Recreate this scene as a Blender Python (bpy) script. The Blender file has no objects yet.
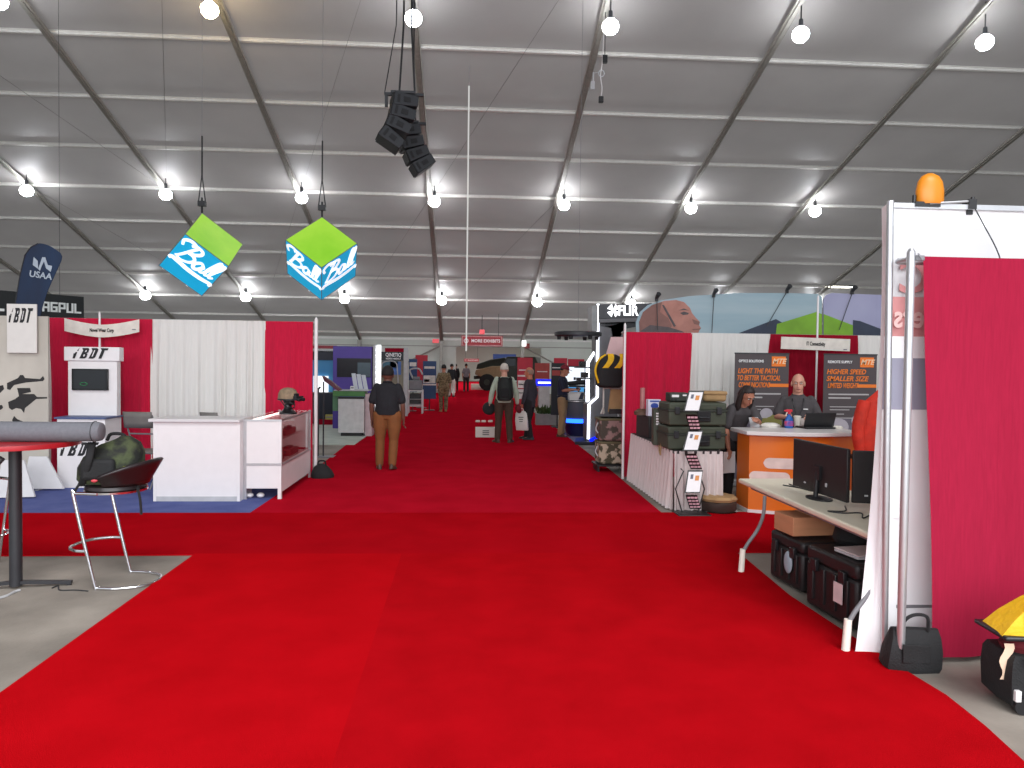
import bpy, bmesh, math, random
from mathutils import Vector as V, Matrix, Euler
random.seed(7)
PI = math.pi
R = math.radians
scene = bpy.context.scene
C = scene.collection

# ------------------------------------------------------------------ camera
F = 740.0
CAM = V((0, 0, 1.8))
RC = Matrix.Rotation(-math.atan(48 / F), 3, 'Z') @ Matrix.Rotation(PI / 2 - math.atan(20 / F), 3, 'X') @ Matrix.Rotation(R(0.7), 3, 'Z')
cam_d = bpy.data.cameras.new('camera')
cam_d.lens = F / 1024 * 36
cam_d.clip_end = 300
cam = bpy.data.objects.new('camera', cam_d)
C.objects.link(cam)
cam.matrix_world = Matrix.Translation(CAM) @ RC.to_4x4()
scene.camera = cam


def ray(px, py):
    return RC @ V(((px - 512) / F, (384 - py) / F, -1))


def at(px, py, Y):
    d = ray(px, py)
    return CAM + d * (Y / d.y)


def gr(px, py, z=0.0):
    d = ray(px, py)
    return CAM + d * ((z - CAM.z) / d.z)


# ------------------------------------------------------------------ materials
def lin(c):
    return tuple(((x / 255) / 12.92 if x / 255 <= .04045 else ((x / 255 + .055) / 1.055) ** 2.4) for x in c)


_M = {}


def mat(name, c, rough=.6, metal=0., var=.10, scale=8., emit=0., bump=0., bscale=60., trans=0., alpha=1., c2=None, stretch=None, spec=.5, detail=4., ramp=None, sheen=0.):
    if name in _M:
        return _M[name]
    m = bpy.data.materials.new(name)
    m.use_nodes = True
    nt = m.node_tree
    N, L = nt.nodes, nt.links
    N.clear()
    out = N.new('ShaderNodeOutputMaterial')
    b = N.new('ShaderNodeBsdfPrincipled')
    b.inputs['Roughness'].default_value = rough
    b.inputs['Metallic'].default_value = metal
    b.inputs['Specular IOR Level'].default_value = spec
    if sheen:
        b.inputs['Sheen Weight'].default_value = sheen
    l1 = lin(c)
    tc = N.new('ShaderNodeTexCoord')
    mp = N.new('ShaderNodeMapping')
    if stretch:
        mp.inputs['Scale'].default_value = stretch
    L.new(tc.outputs['Object'], mp.inputs['Vector'])
    nz = N.new('ShaderNodeTexNoise')
    nz.inputs['Scale'].default_value = scale
    nz.inputs['Detail'].default_value = detail
    L.new(mp.outputs['Vector'], nz.inputs['Vector'])
    cr = N.new('ShaderNodeValToRGB')
    if c2 is not None:
        lo, hi = l1, lin(c2)
    else:
        lo = tuple(x * (1 - var) for x in l1)
        hi = tuple(min(1, x * (1 + var)) for x in l1)
    e0, e1 = ramp or (.3, .7)
    cr.color_ramp.elements[0].position = e0
    cr.color_ramp.elements[0].color = (*lo, 1)
    cr.color_ramp.elements[1].position = e1
    cr.color_ramp.elements[1].color = (*hi, 1)
    L.new(nz.outputs['Fac'], cr.inputs['Fac'])
    L.new(cr.outputs['Color'], b.inputs['Base Color'])
    if emit:
        b.inputs['Emission Strength'].default_value = emit
        L.new(cr.outputs['Color'], b.inputs['Emission Color'])
    if bump:
        nb = N.new('ShaderNodeTexNoise')
        nb.inputs['Scale'].default_value = bscale
        nb.inputs['Detail'].default_value = 3
        L.new(mp.outputs['Vector'], nb.inputs['Vector'])
        bp = N.new('ShaderNodeBump')
        bp.inputs['Strength'].default_value = bump
        bp.inputs['Distance'].default_value = .02
        L.new(nb.outputs['Fac'], bp.inputs['Height'])
        L.new(bp.outputs['Normal'], b.inputs['Normal'])
    if alpha < 1:
        b.inputs['Alpha'].default_value = alpha
    surf = b.outputs[0]
    if trans:
        tr = N.new('ShaderNodeBsdfTranslucent')
        L.new(cr.outputs['Color'], tr.inputs['Color'])
        mx = N.new('ShaderNodeMixShader')
        mx.inputs[0].default_value = trans
        L.new(b.outputs[0], mx.inputs[1])
        L.new(tr.outputs[0], mx.inputs[2])
        surf = mx.outputs[0]
    L.new(surf, out.inputs['Surface'])
    _M[name] = m
    return m


def glow(name, c, s):
    if name in _M:
        return _M[name]
    m = bpy.data.materials.new(name)
    m.use_nodes = True
    N, L = m.node_tree.nodes, m.node_tree.links
    N.clear()
    out = N.new('ShaderNodeOutputMaterial')
    e = N.new('ShaderNodeEmission')
    e.inputs['Color'].default_value = (*lin(c), 1)
    e.inputs['Strength'].default_value = s
    L.new(e.outputs[0], out.inputs['Surface'])
    _M[name] = m
    return m


def glass(name, tint=(230, 235, 235), gl=.12):
    """thin clear pane: transparent with a glossy reflection"""
    if name in _M:
        return _M[name]
    m = bpy.data.materials.new(name)
    m.use_nodes = True
    N, L = m.node_tree.nodes, m.node_tree.links
    N.clear()
    out = N.new('ShaderNodeOutputMaterial')
    t = N.new('ShaderNodeBsdfTransparent')
    t.inputs['Color'].default_value = (*lin(tint), 1)
    g = N.new('ShaderNodeBsdfGlossy')
    g.inputs['Roughness'].default_value = .03
    mx = N.new('ShaderNodeMixShader')
    mx.inputs[0].default_value = gl
    L.new(t.outputs[0], mx.inputs[1])
    L.new(g.outputs[0], mx.inputs[2])
    L.new(mx.outputs[0], out.inputs['Surface'])
    _M[name] = m
    return m


WHITE = mat('white_laminate', (226, 222, 222), .35, var=.02)
WPLAS = mat('white_plastic', (232, 226, 214), .45, var=.03, bump=.05, bscale=150)
BLACK = mat('black_plastic', (24, 24, 27), .45, var=.2)
DARK = mat('dark_grey_metal', (52, 53, 56), .45, metal=.3)
CHROME = mat('chrome', (225, 225, 228), .12, metal=1., var=.02)
ALU = mat('brushed_aluminium', (196, 197, 200), .35, metal=.75, var=.05)
GREY = mat('grey_paint', (120, 120, 124), .5)
LGREY = mat('light_grey_paint', (178, 178, 180), .5)
REDD = mat('red_drape_cloth', (194, 30, 62), .85, var=.10, scale=14, stretch=(6, 6, .4), bump=.12, bscale=200, trans=.12, spec=.1, sheen=.1)
REDD2 = mat('dark_red_drape_cloth', (140, 14, 36), .85, var=.12, scale=14, stretch=(6, 6, .4), bump=.12, bscale=200, spec=.1)
WHTD = mat('white_drape_cloth', (236, 233, 228), .85, var=.03, scale=9, stretch=(6, 6, .4), bump=.1, bscale=200, trans=.25, spec=.1)
BTXT = mat('black_print', (20, 20, 22), .6, var=.05)
WTXT = mat('white_print', (235, 235, 235), .6, var=.02)
OTXT = mat('orange_print', (232, 120, 34), .6, var=.03)
CLOTHB = mat('black_nylon', (22, 22, 24), .8, var=.3, bump=.3, bscale=90)


# ------------------------------------------------------------------ mesh builder
class MB:
    def __init__(s):
        s.bm = bmesh.new()
        s.cur = 0

    def _new(s, f0):
        s.bm.faces.ensure_lookup_table()
        for f in s.bm.faces[f0:]:
            f.material_index = s.cur
        return s

    def m(s, i):
        s.cur = i
        return s

    def box(s, c, d, rot=None):
        n = len(s.bm.faces)
        M = Matrix.Translation(V(c))
        if rot is not None:
            M = M @ (Euler(rot).to_matrix().to_4x4() if not isinstance(rot, Matrix) else rot.to_4x4())
        bmesh.ops.create_cube(s.bm, size=1, matrix=M @ Matrix.Diagonal((*d, 1)))
        return s._new(n)

    def hexa(s, p):
        """eight corners: bottom ring of four, top ring of four"""
        n = len(s.bm.faces)
        v = [s.bm.verts.new(q) for q in p]
        for f in ((3, 2, 1, 0), (4, 5, 6, 7), (0, 1, 5, 4), (1, 2, 6, 5), (2, 3, 7, 6), (3, 0, 4, 7)):
            s.bm.faces.new([v[i] for i in f])
        return s._new(n)

    def rings(s, rs, cap=True, closed=False):
        n = len(s.bm.faces)
        vr = [[s.bm.verts.new(q) for q in r] for r in rs]
        k = len(vr[0])
        m = len(vr)
        for i in range(m if closed else m - 1):
            a, b = vr[i], vr[(i + 1) % m]
            for j in range(k):
                s.bm.faces.new((a[j], a[(j + 1) % k], b[(j + 1) % k], b[j]))
        if cap and not closed:
            s.bm.faces.new(vr[0][::-1])
            s.bm.faces.new(vr[-1])
        return s._new(n)

    def cyl(s, a, b, r0, r1=None, n=16):
        return s.tube([a, b], [r0, r0 if r1 is None else r1], n)

    def tube(s, pts, r, n=8, closed=False):
        pts = [V(p) for p in pts]
        rr = r if isinstance(r, (list, tuple)) else [r] * len(pts)
        m = len(pts)
        rs = []
        u = None
        for i in range(m):
            if closed:
                t = pts[(i + 1) % m] - pts[i - 1]
            else:
                t = pts[min(i + 1, m - 1)] - pts[max(i - 1, 0)]
            t.normalize()
            if u is None:
                u = t.orthogonal().normalized()
            u = (u - t * u.dot(t)).normalized()
            w = t.cross(u)
            rs.append([pts[i] + (u * math.cos(2 * PI * k / n) + w * math.sin(2 * PI * k / n)) * rr[i] for k in range(n)])
        return s.rings(rs, True, closed)

    def lathe(s, prof, c=(0, 0, 0), n=24, sx=1., sy=1.):
        c = V(c)
        rs = [[c + V((math.cos(2 * PI * k / n) * r * sx, math.sin(2 * PI * k / n) * r * sy, z)) for k in range(n)] for r, z in prof]
        return s.rings(rs)

    def ball(s, c, r, n=16, rot=None):
        k = len(s.bm.faces)
        if not isinstance(r, (tuple, list)):
            r = (r, r, r)
        M = Matrix.Translation(V(c))
        if rot is not None:
            M = M @ Euler(rot).to_matrix().to_4x4()
        bmesh.ops.create_uvsphere(s.bm, u_segments=n, v_segments=max(6, n // 2 + 2), radius=1, matrix=M @ Matrix.Diagonal((*r, 1)))
        return s._new(k)

    def prism(s, pts, d):
        """polygon (3-D points) swept along d"""
        n = len(s.bm.faces)
        d = V(d)
        a = [s.bm.verts.new(V(p)) for p in pts]
        b = [s.bm.verts.new(V(p) + d) for p in pts]
        k = len(pts)
        s.bm.faces.new(a)
        s.bm.faces.new(b[::-1])
        for i in range(k):
            s.bm.faces.new((a[i], b[i], b[(i + 1) % k], a[(i + 1) % k]))
        return s._new(n)

    def poly(s, pts):
        n = len(s.bm.faces)
        s.bm.faces.new([s.bm.verts.new(V(p)) for p in pts])
        return s._new(n)

    def grid(s, fn, nu, nv):
        n = len(s.bm.faces)
        g = [[s.bm.verts.new(fn(i / nu, j / nv)) for j in range(nv + 1)] for i in range(nu + 1)]
        for i in range(nu):
            for j in range(nv):
                s.bm.faces.new((g[i][j], g[i + 1][j], g[i + 1][j + 1], g[i][j + 1]))
        return s._new(n)

    def ribbon(s, pts, w, M):
        """flat brush stroke through 2-D points, placed by M"""
        n = len(s.bm.faces)
        pts = spline([V((p[0], p[1], 0)) for p in pts], 6)
        ww = [w * (.55 + .45 * math.sin(PI * min(1, .12 + .88 * i / (len(pts) - 1)))) for i in range(len(pts))]
        vs = []
        for i, p in enumerate(pts):
            t = (pts[min(i + 1, len(pts) - 1)] - pts[max(0, i - 1)]).normalized()
            q = V((-t.y, t.x, 0)) * ww[i] / 2
            vs.append((s.bm.verts.new(M @ (p + q)), s.bm.verts.new(M @ (p - q))))
        for a, b in zip(vs, vs[1:]):
            s.bm.faces.new((a[0], a[1], b[1], b[0]))
        return s._new(n)

    def build(s, name, mats, parent=None, smooth=True, bevel=0., loc=None, fix=True, seg=2):
        if fix:
            bmesh.ops.recalc_face_normals(s.bm, faces=s.bm.faces[:])
        me = bpy.data.meshes.new(name)
        s.bm.to_mesh(me)
        s.bm.free()
        for m in (mats if isinstance(mats, (list, tuple)) else [mats]):
            me.materials.append(m)
        if smooth:
            me.shade_smooth()
            me.set_sharp_from_angle(angle=R(38))
        o = bpy.data.objects.new(name, me)
        C.objects.link(o)
        if parent:
            o.parent = parent
        if loc is not None:
            o.location = loc
        if bevel:
            b = o.modifiers.new('bevel', 'BEVEL')
            b.width = bevel
            b.segments = seg
            b.limit_method = 'ANGLE'
            b.angle_limit = R(40)
        return o


def spline(p, k=6, closed=False):
    p = [V(q) for q in p]
    n = len(p)
    out = []
    for i in range(n if closed else n - 1):
        a = p[(i - 1) % n] if closed or i > 0 else p[0] * 2 - p[1]
        b, c = p[i], p[(i + 1) % n]
        d = p[(i + 2) % n] if closed or i + 2 < n else p[-1] * 2 - p[-2]
        for j in range(k):
            t = j / k
            out.append(.5 * ((2 * b) + (c - a) * t + (2 * a - 5 * b + 4 * c - d) * t * t + (3 * b - a - 3 * c + d) * t ** 3))
    if not closed:
        out.append(p[-1])
    return out


def tag(o, label=None, cat=None, group=None, kind=None):
    if label:
        o['label'] = label
    if cat:
        o['category'] = cat
    if group:
        o['group'] = group
    if kind:
        o['kind'] = kind
    return o


def thing(name, label, cat, loc=(0, 0, 0), rz=0., group=None):
    o = bpy.data.objects.new(name, None)
    o.empty_display_size = .1
    C.objects.link(o)
    o.location = loc
    o.rotation_euler = (0, 0, rz)
    return tag(o, label, cat, group)


def dup(o, parent=None, **kw):
    c = o.copy()
    C.objects.link(c)
    if parent:
        c.parent = parent
    for ch in list(o.children):
        dup(ch, c)
    for k, v in kw.items():
        if k == 'loc':
            c.location = v
        elif k == 'rz':
            c.rotation_euler = (0, 0, v)
        else:
            c[k] = v
    return c


FACE = Matrix.Rotation(PI / 2, 4, 'X')      # writing upright, read from -Y


def text(s, size, parent, loc, m, M=None, ext=.002, shear=0., name='lettering', bold=0., mirror=False, width=None, align='CENTER', space=1.):
    cu = bpy.data.curves.new('t', 'FONT')
    cu.body = s
    cu.size = size
    cu.extrude = ext
    cu.shear = shear
    cu.offset = min(bold, size * .022)
    cu.align_x = align
    cu.align_y = 'CENTER'
    cu.space_character = space
    cu.resolution_u = 3
    to = bpy.data.objects.new('t', cu)
    me = bpy.data.meshes.new_from_object(to)
    me.name = name
    bpy.data.objects.remove(to)
    bpy.data.curves.remove(cu)
    if width and len(me.vertices):
        xs = [v.co.x for v in me.vertices]
        k = width / max(1e-6, max(xs) - min(xs))
        me.transform(Matrix.Diagonal((k, 1, 1, 1)))
    if mirror:
        me.transform(Matrix.Diagonal((-1, 1, 1, 1)))
        me.flip_normals()
    me.transform(Matrix.Translation(V(loc)) @ (FACE if M is None else M))
    me.materials.clear()
    me.materials.append(m)
    o = bpy.data.objects.new(name, me)
    C.objects.link(o)
    o.parent = parent
    return o


def struct(o):
    o['kind'] = 'structure'
    return o
# ================================================================== SETTING
H0 = 15.0
SL = .297


def roof(y):
    return 1.8 + H0 - SL * y


YF = 45.0
CONC = mat('worn_concrete', (112, 105, 97), .75, scale=1.6, c2=(152, 143, 133), detail=8, bump=.15, bscale=40)
m = MB()
m.poly([(-60, -6, 0), (60, -6, 0), (60, 82, 0), (-60, 82, 0)])
struct(m.build('floor', CONC))

VINYL = mat('grey_tent_vinyl', (158, 154, 151), .55, var=.06, scale=.5, trans=.22, bump=.05, bscale=3)
m = MB()
PSP = 2.6
PY0 = 20.83 - 9 * PSP
prow = [PY0 + i * PSP for i in range(-1, 30) if -3 < PY0 + i * PSP < YF]


def rf(u, v):
    y = -3 + v * (YF + 3)
    k = ((y - PY0) / PSP) % 1
    return V((-60 + 120 * u, y, roof(y) - .12 * math.sin(PI * k)))


m.grid(rf, 2, 148)
struct(m.build('ceiling', VINYL))

BEAM = mat('dull_steel_beam', (150, 147, 140), .5, metal=.4, var=.1)
PURL = mat('pale_purlin', (222, 220, 215), .4, metal=.2, var=.05)
X4 = 3.8
d = ray(605, 0)
X4 = (CAM + d * (H0 / (SL * d.y + d.z))).x
BAY = 4.88
rx = [X4 + BAY * k for k in range(-8, 10)]
tn = 1
ang = math.atan(SL)
for x in rx:
    m = MB()
    for dx in (-.085, .085):
        m.tube([(x + dx * .8, -3, roof(-3) - .26), (x + dx * .8, YF, roof(YF) - .26)], .045, 6)
    m.box((x, (YF - 3) / 2, roof((YF - 3) / 2) - .26), (.10, (YF + 3) / math.cos(ang), .16), (-ang, 0, 0))
    struct(m.build('trim_%d' % tn, BEAM))
    tn += 1
    m = MB()                                       # leg under the eave
    m.box((x, YF - .35, (roof(YF) - .3) / 2), (.2, .25, roof(YF) - .3))
    struct(m.build('trim_%d' % tn, BEAM))
    tn += 1
for y in prow:
    m = MB()
    m.box((0, y, roof(y) - .10), (118, .06, .08), (-ang, 0, 0))
    m.box((0, y, roof(y) - .05), (118, .11, .012), (-ang, 0, 0))
    struct(m.build('trim_%d' % tn, PURL))
    tn += 1
# thin wind-brace cables crossing bays
CABLE = mat('steel_cable', (128, 126, 124), .5, metal=.5)
for (xa, ya, xb, yb) in ((-4, 1, -3, -1), (-3, -1, -2, 1), (-2, 0, -1, 0), (-3, 1, -2, -1), (-1, 1, 0, -1), (-1, -1, 0, 1)):
    for (y0, y1) in ((15.6, 28.6), (28.6, 41.6)):
        a, b = X4 + BAY * xa, X4 + BAY * (xa + 1)
        p, q = (y0, y1) if (xa + ya) % 2 else (y1, y0)
        if random.random() < .75:
            m = MB()
            m.tube([(a, p, roof(p) - .2), (b, q, roof(q) - .2)], .006, 5)
            struct(m.build('trim_%d' % tn, CABLE))
            tn += 1
# braces at the eave
for x, s in ((X4 - 3 * BAY, -1), (X4 - BAY, -1), (X4, 1), (X4 + 2 * BAY, 1)):
    m = MB()
    m.tube([(x, YF - .4, roof(YF) - .55), (x + s * 2.2, YF - .4, roof(YF) - 1.7)], .05, 6)
    struct(m.build('trim_%d' % tn, BEAM))
    tn += 1

WALLV = mat('pale_tent_wall', (205, 208, 200), .6, var=.05, scale=.6, trans=.15)
oa, ob, oz = at(456, 349, YF).x, at(541, 349, YF).x, 2.78
m = MB()
m.box(((-60 + oa) / 2, YF, 2.1), (oa + 60, .06, 4.2))
m.box(((60 + ob) / 2, YF, 2.1), (60 - ob, .06, 4.2))
m.box(((oa + ob) / 2, YF, (oz + 4.2) / 2), (ob - oa, .06, 4.2 - oz))
struct(m.build('wall_far', WALLV, smooth=False))
for s in (-1, 1):
    m = MB()
    m.box((s * 58, 21, 6), (.06, 48, 22))
    struct(m.build('wall_left' if s < 0 else 'wall_right', WALLV))
# seams and rail on the far wall
m = MB()
m.box((0, YF - .06, oz + .05), (116, .06, .05))
struct(m.build('trim_%d' % tn, BEAM)); tn += 1
m = MB()
m.box((0, YF - .07, roof(YF) - .20), (116, .08, .09))
struct(m.build('trim_%d' % tn, PURL)); tn += 1
# hall beyond the opening
m = MB()
m.box(((oa + ob) / 2, 76, 2.6), (30, .06, 5.2))
struct(m.build('wall_beyond', WALLV))
for s, x in ((-1, oa - 5), (1, ob + 5)):
    m = MB()
    m.box((x, 60.5, 2.6), (.06, 31, 5.2))
    struct(m.build('wall_side_left' if s < 0 else 'wall_side_right', WALLV))
m = MB()
m.box(((oa + ob) / 2, 60.5, 4.6), (32, 31, .05))
struct(m.build('ceiling_beyond', VINYL))

# ------------------------------------------------------------------ carpets (lie on the floor)
CARP = mat('bright_red_carpet', (174, 10, 18), .95, scale=2.2, c2=(188, 12, 22), detail=10, bump=.5, bscale=260, spec=0., sheen=0.)
CARP2 = mat('bright_red_carpet_second', (164, 10, 18), .95, scale=2.6, c2=(180, 12, 22), detail=10, bump=.5, bscale=260, spec=0., sheen=0.)
CARP4 = mat('dark_red_carpet_cross', (161, 10, 20), .95, scale=2.0, c2=(176, 12, 24), detail=10, bump=.5, bscale=260, spec=0., sheen=0.)
CARP3 = mat('red_carpet_cross', (172, 17, 34), .95, scale=2.0, c2=(188, 20, 40), detail=10, bump=.5, bscale=260, spec=0., sheen=0.)
BLUEC = mat('blue_grey_carpet', (78, 88, 142), .95, scale=3., c2=(98, 106, 156), detail=8, bump=.4, bscale=200, spec=.05)
PALEC = mat('pale_booth_floor', (176, 186, 176), .6, scale=3., c2=(196, 202, 192))


def carpet(name, label, pts, z, m_, cat='carpet', group=None):
    m = MB()
    m.prism([(p[0], p[1], .002) for p in pts], (0, 0, z))
    o = m.build(name, m_, smooth=False)
    return tag(o, label, cat, group)


sx_ = gr(400, 560).x
ys = gr(400, 555).y
yc = gr(420, 513.5).y
ce = [gr(195, 555), gr(90, 630), gr(0, 695), gr(-60, 738)]
le = [(p.x, p.y) for p in ce]
re_ = [(gr(*p).x, gr(*p).y) for p in ((1060, 792), (1024, 764), (985, 728), (946, 697), (905, 672), (849, 636), (790, 597), (746, 560), (738, 555))]
carpet('aisle_carpet', 'bright red aisle carpet length in the foreground, left of the seam',
       [(sx_, 1.5), (sx_, ys), le[0], le[1], le[2], (le[3][0], le[3][1]), (le[3][0] - .05, 1.5)], .012, CARP)
carpet('aisle_carpet', 'bright red aisle carpet length in the foreground, right of the seam',
       [(sx_, ys), (sx_, 1.5), (2.7, 1.5)] + re_[:-1] + [(re_[-1][0], ys)], .012, CARP2)
carpet('cross_aisle_carpet', 'red carpet strip crossing the hall between the first booths',
       [(-12, ys + .004), (10, ys + .004), (10, gr(760, 508).y - .1), (2.75, yc), (2.2, yc), (-2.4, yc), (-12, yc)], .010, CARP4)
carpet('long_aisle_carpet', 'red carpet running down the far aisle to the back of the hall',
       [(-2.5, yc + .004), (2.42, yc + .004), (2.5, 12), (2.6, 20), (2.65, 74), (-2.3, 74), (-2.6, 20), (-2.45, 12)], .010, CARP3)
carpet('booth_carpet', 'blue carpet under the white counter booth on the left',
       [(-12, yc + .02), (-2.47, yc + .02), (-2.47, 11.4), (-12, 11.4)], .006, BLUEC)
pf = [gr(318, 443), gr(356, 444), gr(382, 424), gr(318, 424)]
carpet('booth_floor', 'pale green grey booth floor under the white cabinet beside the aisle',
       [(pf[0].x - 4, pf[0].y), (-2.35, pf[1].y - .3), (-2.3, pf[2].y), (pf[3].x - 6, pf[3].y)], .02, PALEC, 'floor mat')

# ------------------------------------------------------------------ roof bulbs
BULB = glow('bulb_glass', (246, 250, 255), 55)
BULBW = glow('warm_bulb_glass', (255, 226, 176), 60)


def make_bulb(gm):
    t = thing('globe_bulb', 'x', 'light bulb', group='globe bulbs under the tent roof')
    m = MB(); m.lathe([(.02, .12), (.10, .10), (.18, .02), (.20, -.06), (.18, -.15), (.11, -.22), (.02, -.24)], n=14)
    m.build('globe', gm, t)
    m = MB(); m.cyl((0, 0, .1), (0, 0, .3), .06, .05, 10)
    m.build('socket', DARK, t)
    m = MB(); m.cyl((0, 0, .28), (0, 0, 1.), .018, n=6)
    m.build('cord', DARK, t)
    return t


ORD = ['first', 'second', 'third', 'fourth', 'fifth', 'sixth', 'seventh', 'eighth', 'ninth']
b0 = bw = None
for rname, Y, drop, ks in (('nearest', 18.5, 1.0, range(-3, 3)), ('middle', 27.95, .6, range(-4, 3)), ('farthest', 37.9, .48, range(-4, 4))):
    for i, k in enumerate(ks):
        warm = rname == 'nearest' and k == -2
        x = X4 + BAY * k + (.05 if rname == 'nearest' else .2)
        p = V((x, Y, roof(Y) - drop))
        lab = ('warm yellowish' if warm else 'white') + ' globe bulb glowing under the tent roof, %s from left in the %s row' % (ORD[i], rname)
        if warm:
            o = make_bulb(BULBW)
            o.location = p
        elif b0 is None:
            o = b0 = make_bulb(BULB)
            o.location = p
        else:
            o = dup(b0, loc=p)
        o['label'] = lab
        sc_b = {'nearest': 1.05, 'middle': 1.1, 'farthest': 1.25}[rname]
        for c in o.children:
            if not c.name.startswith('cord'):
                c.scale = (sc_b, sc_b, sc_b)
            if c.name.startswith('cord'):
                c.scale = (1, 1, 1) if drop > .9 else (1, 1, drop)
# one flat lit batten near the right
p = at(839, 287, 36)
t = thing('lamp_panel', 'short flat lamp panel glowing beyond the sky mural', 'lamp', p)
m = MB(); m.box((0, 0, 0), (1.2, .35, .04)); m.build('diffuser', glow('lamp_panel_glow', (255, 250, 235), 8), t)
m = MB(); m.box((0, 0, .05), (1.25, .4, .06)); m.build('housing', DARK, t)
m = MB(); m.cyl((0, 0, .07), (0, 0, roof(36) - p.z - .1), .012, n=6); m.build('cord', DARK, t)

# ------------------------------------------------------------------ things hung from the roof
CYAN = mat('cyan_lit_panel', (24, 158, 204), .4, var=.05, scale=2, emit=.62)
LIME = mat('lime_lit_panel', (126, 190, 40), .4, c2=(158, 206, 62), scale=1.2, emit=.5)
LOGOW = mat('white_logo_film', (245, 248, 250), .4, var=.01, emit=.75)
SCRIPT_B = [[(.06, .74), (.03, .86), (.17, .93), (.33, .87), (.30, .79), (.13, .50), (.06, .44)],
            [(.22, .84), (.31, .90), (.45, .88), (.47, .80), (.36, .70), (.24, .67), (.37, .66), (.44, .58), (.36, .47), (.20, .42), (.08, .46)],
            [(.66, .60), (.58, .64), (.48, .54), (.50, .44), (.59, .46), (.67, .60), (.64, .47), (.70, .46), (.77, .56)],
            [(.72, .46), (.78, .60), (.90, .88), (.86, .88), (.76, .58), (.77, .46), (.83, .48)],
            [(.83, .46), (.88, .60), (.99, .86), (.95, .87), (.86, .58), (.87, .46), (.95, .51)],
            [(.0, .30), (.04, .36), (.20, .35), (.45, .32), (.75, .32), (.99, .35), (.97, .28)]]


def hung_cube(px, py, Y, rot, a, label):
    """cube hung by one corner; rot turns its lime face away from the viewer's side (degrees)"""
    top = at(px, py, Y)
    t = thing('hanging_cube_sign', label, 'hanging sign', top, 0, 'lit cube signs hung under the roof')
    h = a * math.sqrt(3)
    rr = a * math.sqrt(2 / 3)

    def ring(deg, z):
        q = R(deg + rot)
        return V((rr * math.sin(q), -rr * math.cos(q), z))
    T, B = V((0, 0, 0)), V((0, 0, -h))
    r1 = {k: ring(k, -h / 3) for k in (-60, 60, 180)}
    r2 = {k: ring(k, -2 * h / 3) for k in (0, 120, -120)}
    for k, (p, q, s) in {0: (-60, 0, 60), 120: (60, 120, 180), -120: (180, -120, -60)}.items():
        m = MB()
        m.poly([T, r1[p], r2[q], r1[s]])
        m.build('top_panel', LIME, t, smooth=False)
    for k, (p, q, s) in {60: (0, 60, 120), -60: (-120, -60, 0), 180: (120, 180, -120)}.items():
        m = MB()
        m.poly([B, r2[p], r1[q], r2[s]])
        o = m.build('side_panel', CYAN, t, smooth=False)
        # writing: along the panel's upper edge
        if k == -60:
            o0, ux, uy = r2[-120], B - r2[-120], r1[-60] - r2[-120]
        elif k == 60:
            o0, ux, uy = B, r2[120] - B, r2[0] - B
        else:
            o0, ux, uy = r2[120], B - r2[120], r1[180] - r2[120]
        n = ux.cross(uy).normalized()
        M = Matrix.Translation(o0 + n * .006) @ Matrix((ux.normalized(), uy.normalized(), n)).transposed().to_4x4()
        m = MB()
        for st in SCRIPT_B:
            m.ribbon([(.03 * a + p_[0] * a * .95, .02 * a + p_[1] * a) for p_ in st], a * (.095 if st is SCRIPT_B[-1] else .075), M)
        lg = m.build('logo_lettering', LOGOW, o, smooth=False, fix=False)
    m = MB()
    for u, v in ((T, r1[-60]), (T, r1[60]), (T, r1[180]), (r1[-60], r2[0]), (r1[60], r2[0]), (r1[60], r2[120]), (r1[180], r2[120]), (r1[180], r2[-120]), (r1[-60], r2[-120]), (B, r2[0]), (B, r2[120]), (B, r2[-120])):
        m.tube([u, v], .008, 5)
    m.build('edge_frame', GREY, t)
    m = MB()
    m.box((0, 0, .18), (.14, .1, .10))
    m.cyl((0, 0, 0), (0, 0, .3), .02, n=6)
    m.tube([(-.07, 0, .2), (0, 0, .75)], .012, 5)
    m.tube([(.07, 0, .2), (0, 0, .75)], .012, 5)
    m.build('hook_block', BLACK, t)
    m = MB()
    m.cyl((0, 0, .7), (0, 0, 1.5), .016, n=6)
    m.build('hanging_strap', BLACK, t)
    m = MB()
    m.cyl((0, 0, 1.5), (0, 0, roof(Y) - top.z), .004, n=5)
    m.build('hanging_wire', GREY, t)


hung_cube(202, 213, 15.0, 57, .94, 'lime and blue cube sign hung by a corner, left of the pair')
hung_cube(322, 217, 15.0, 10.5, .95, 'lime and blue cube sign hung by a corner, right of the pair')

SPK = mat('speaker_black', (34, 36, 41), .55, var=.15, scale=20)
GRIL = mat('speaker_grille', (20, 21, 24), .7, var=.3, scale=90)


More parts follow.
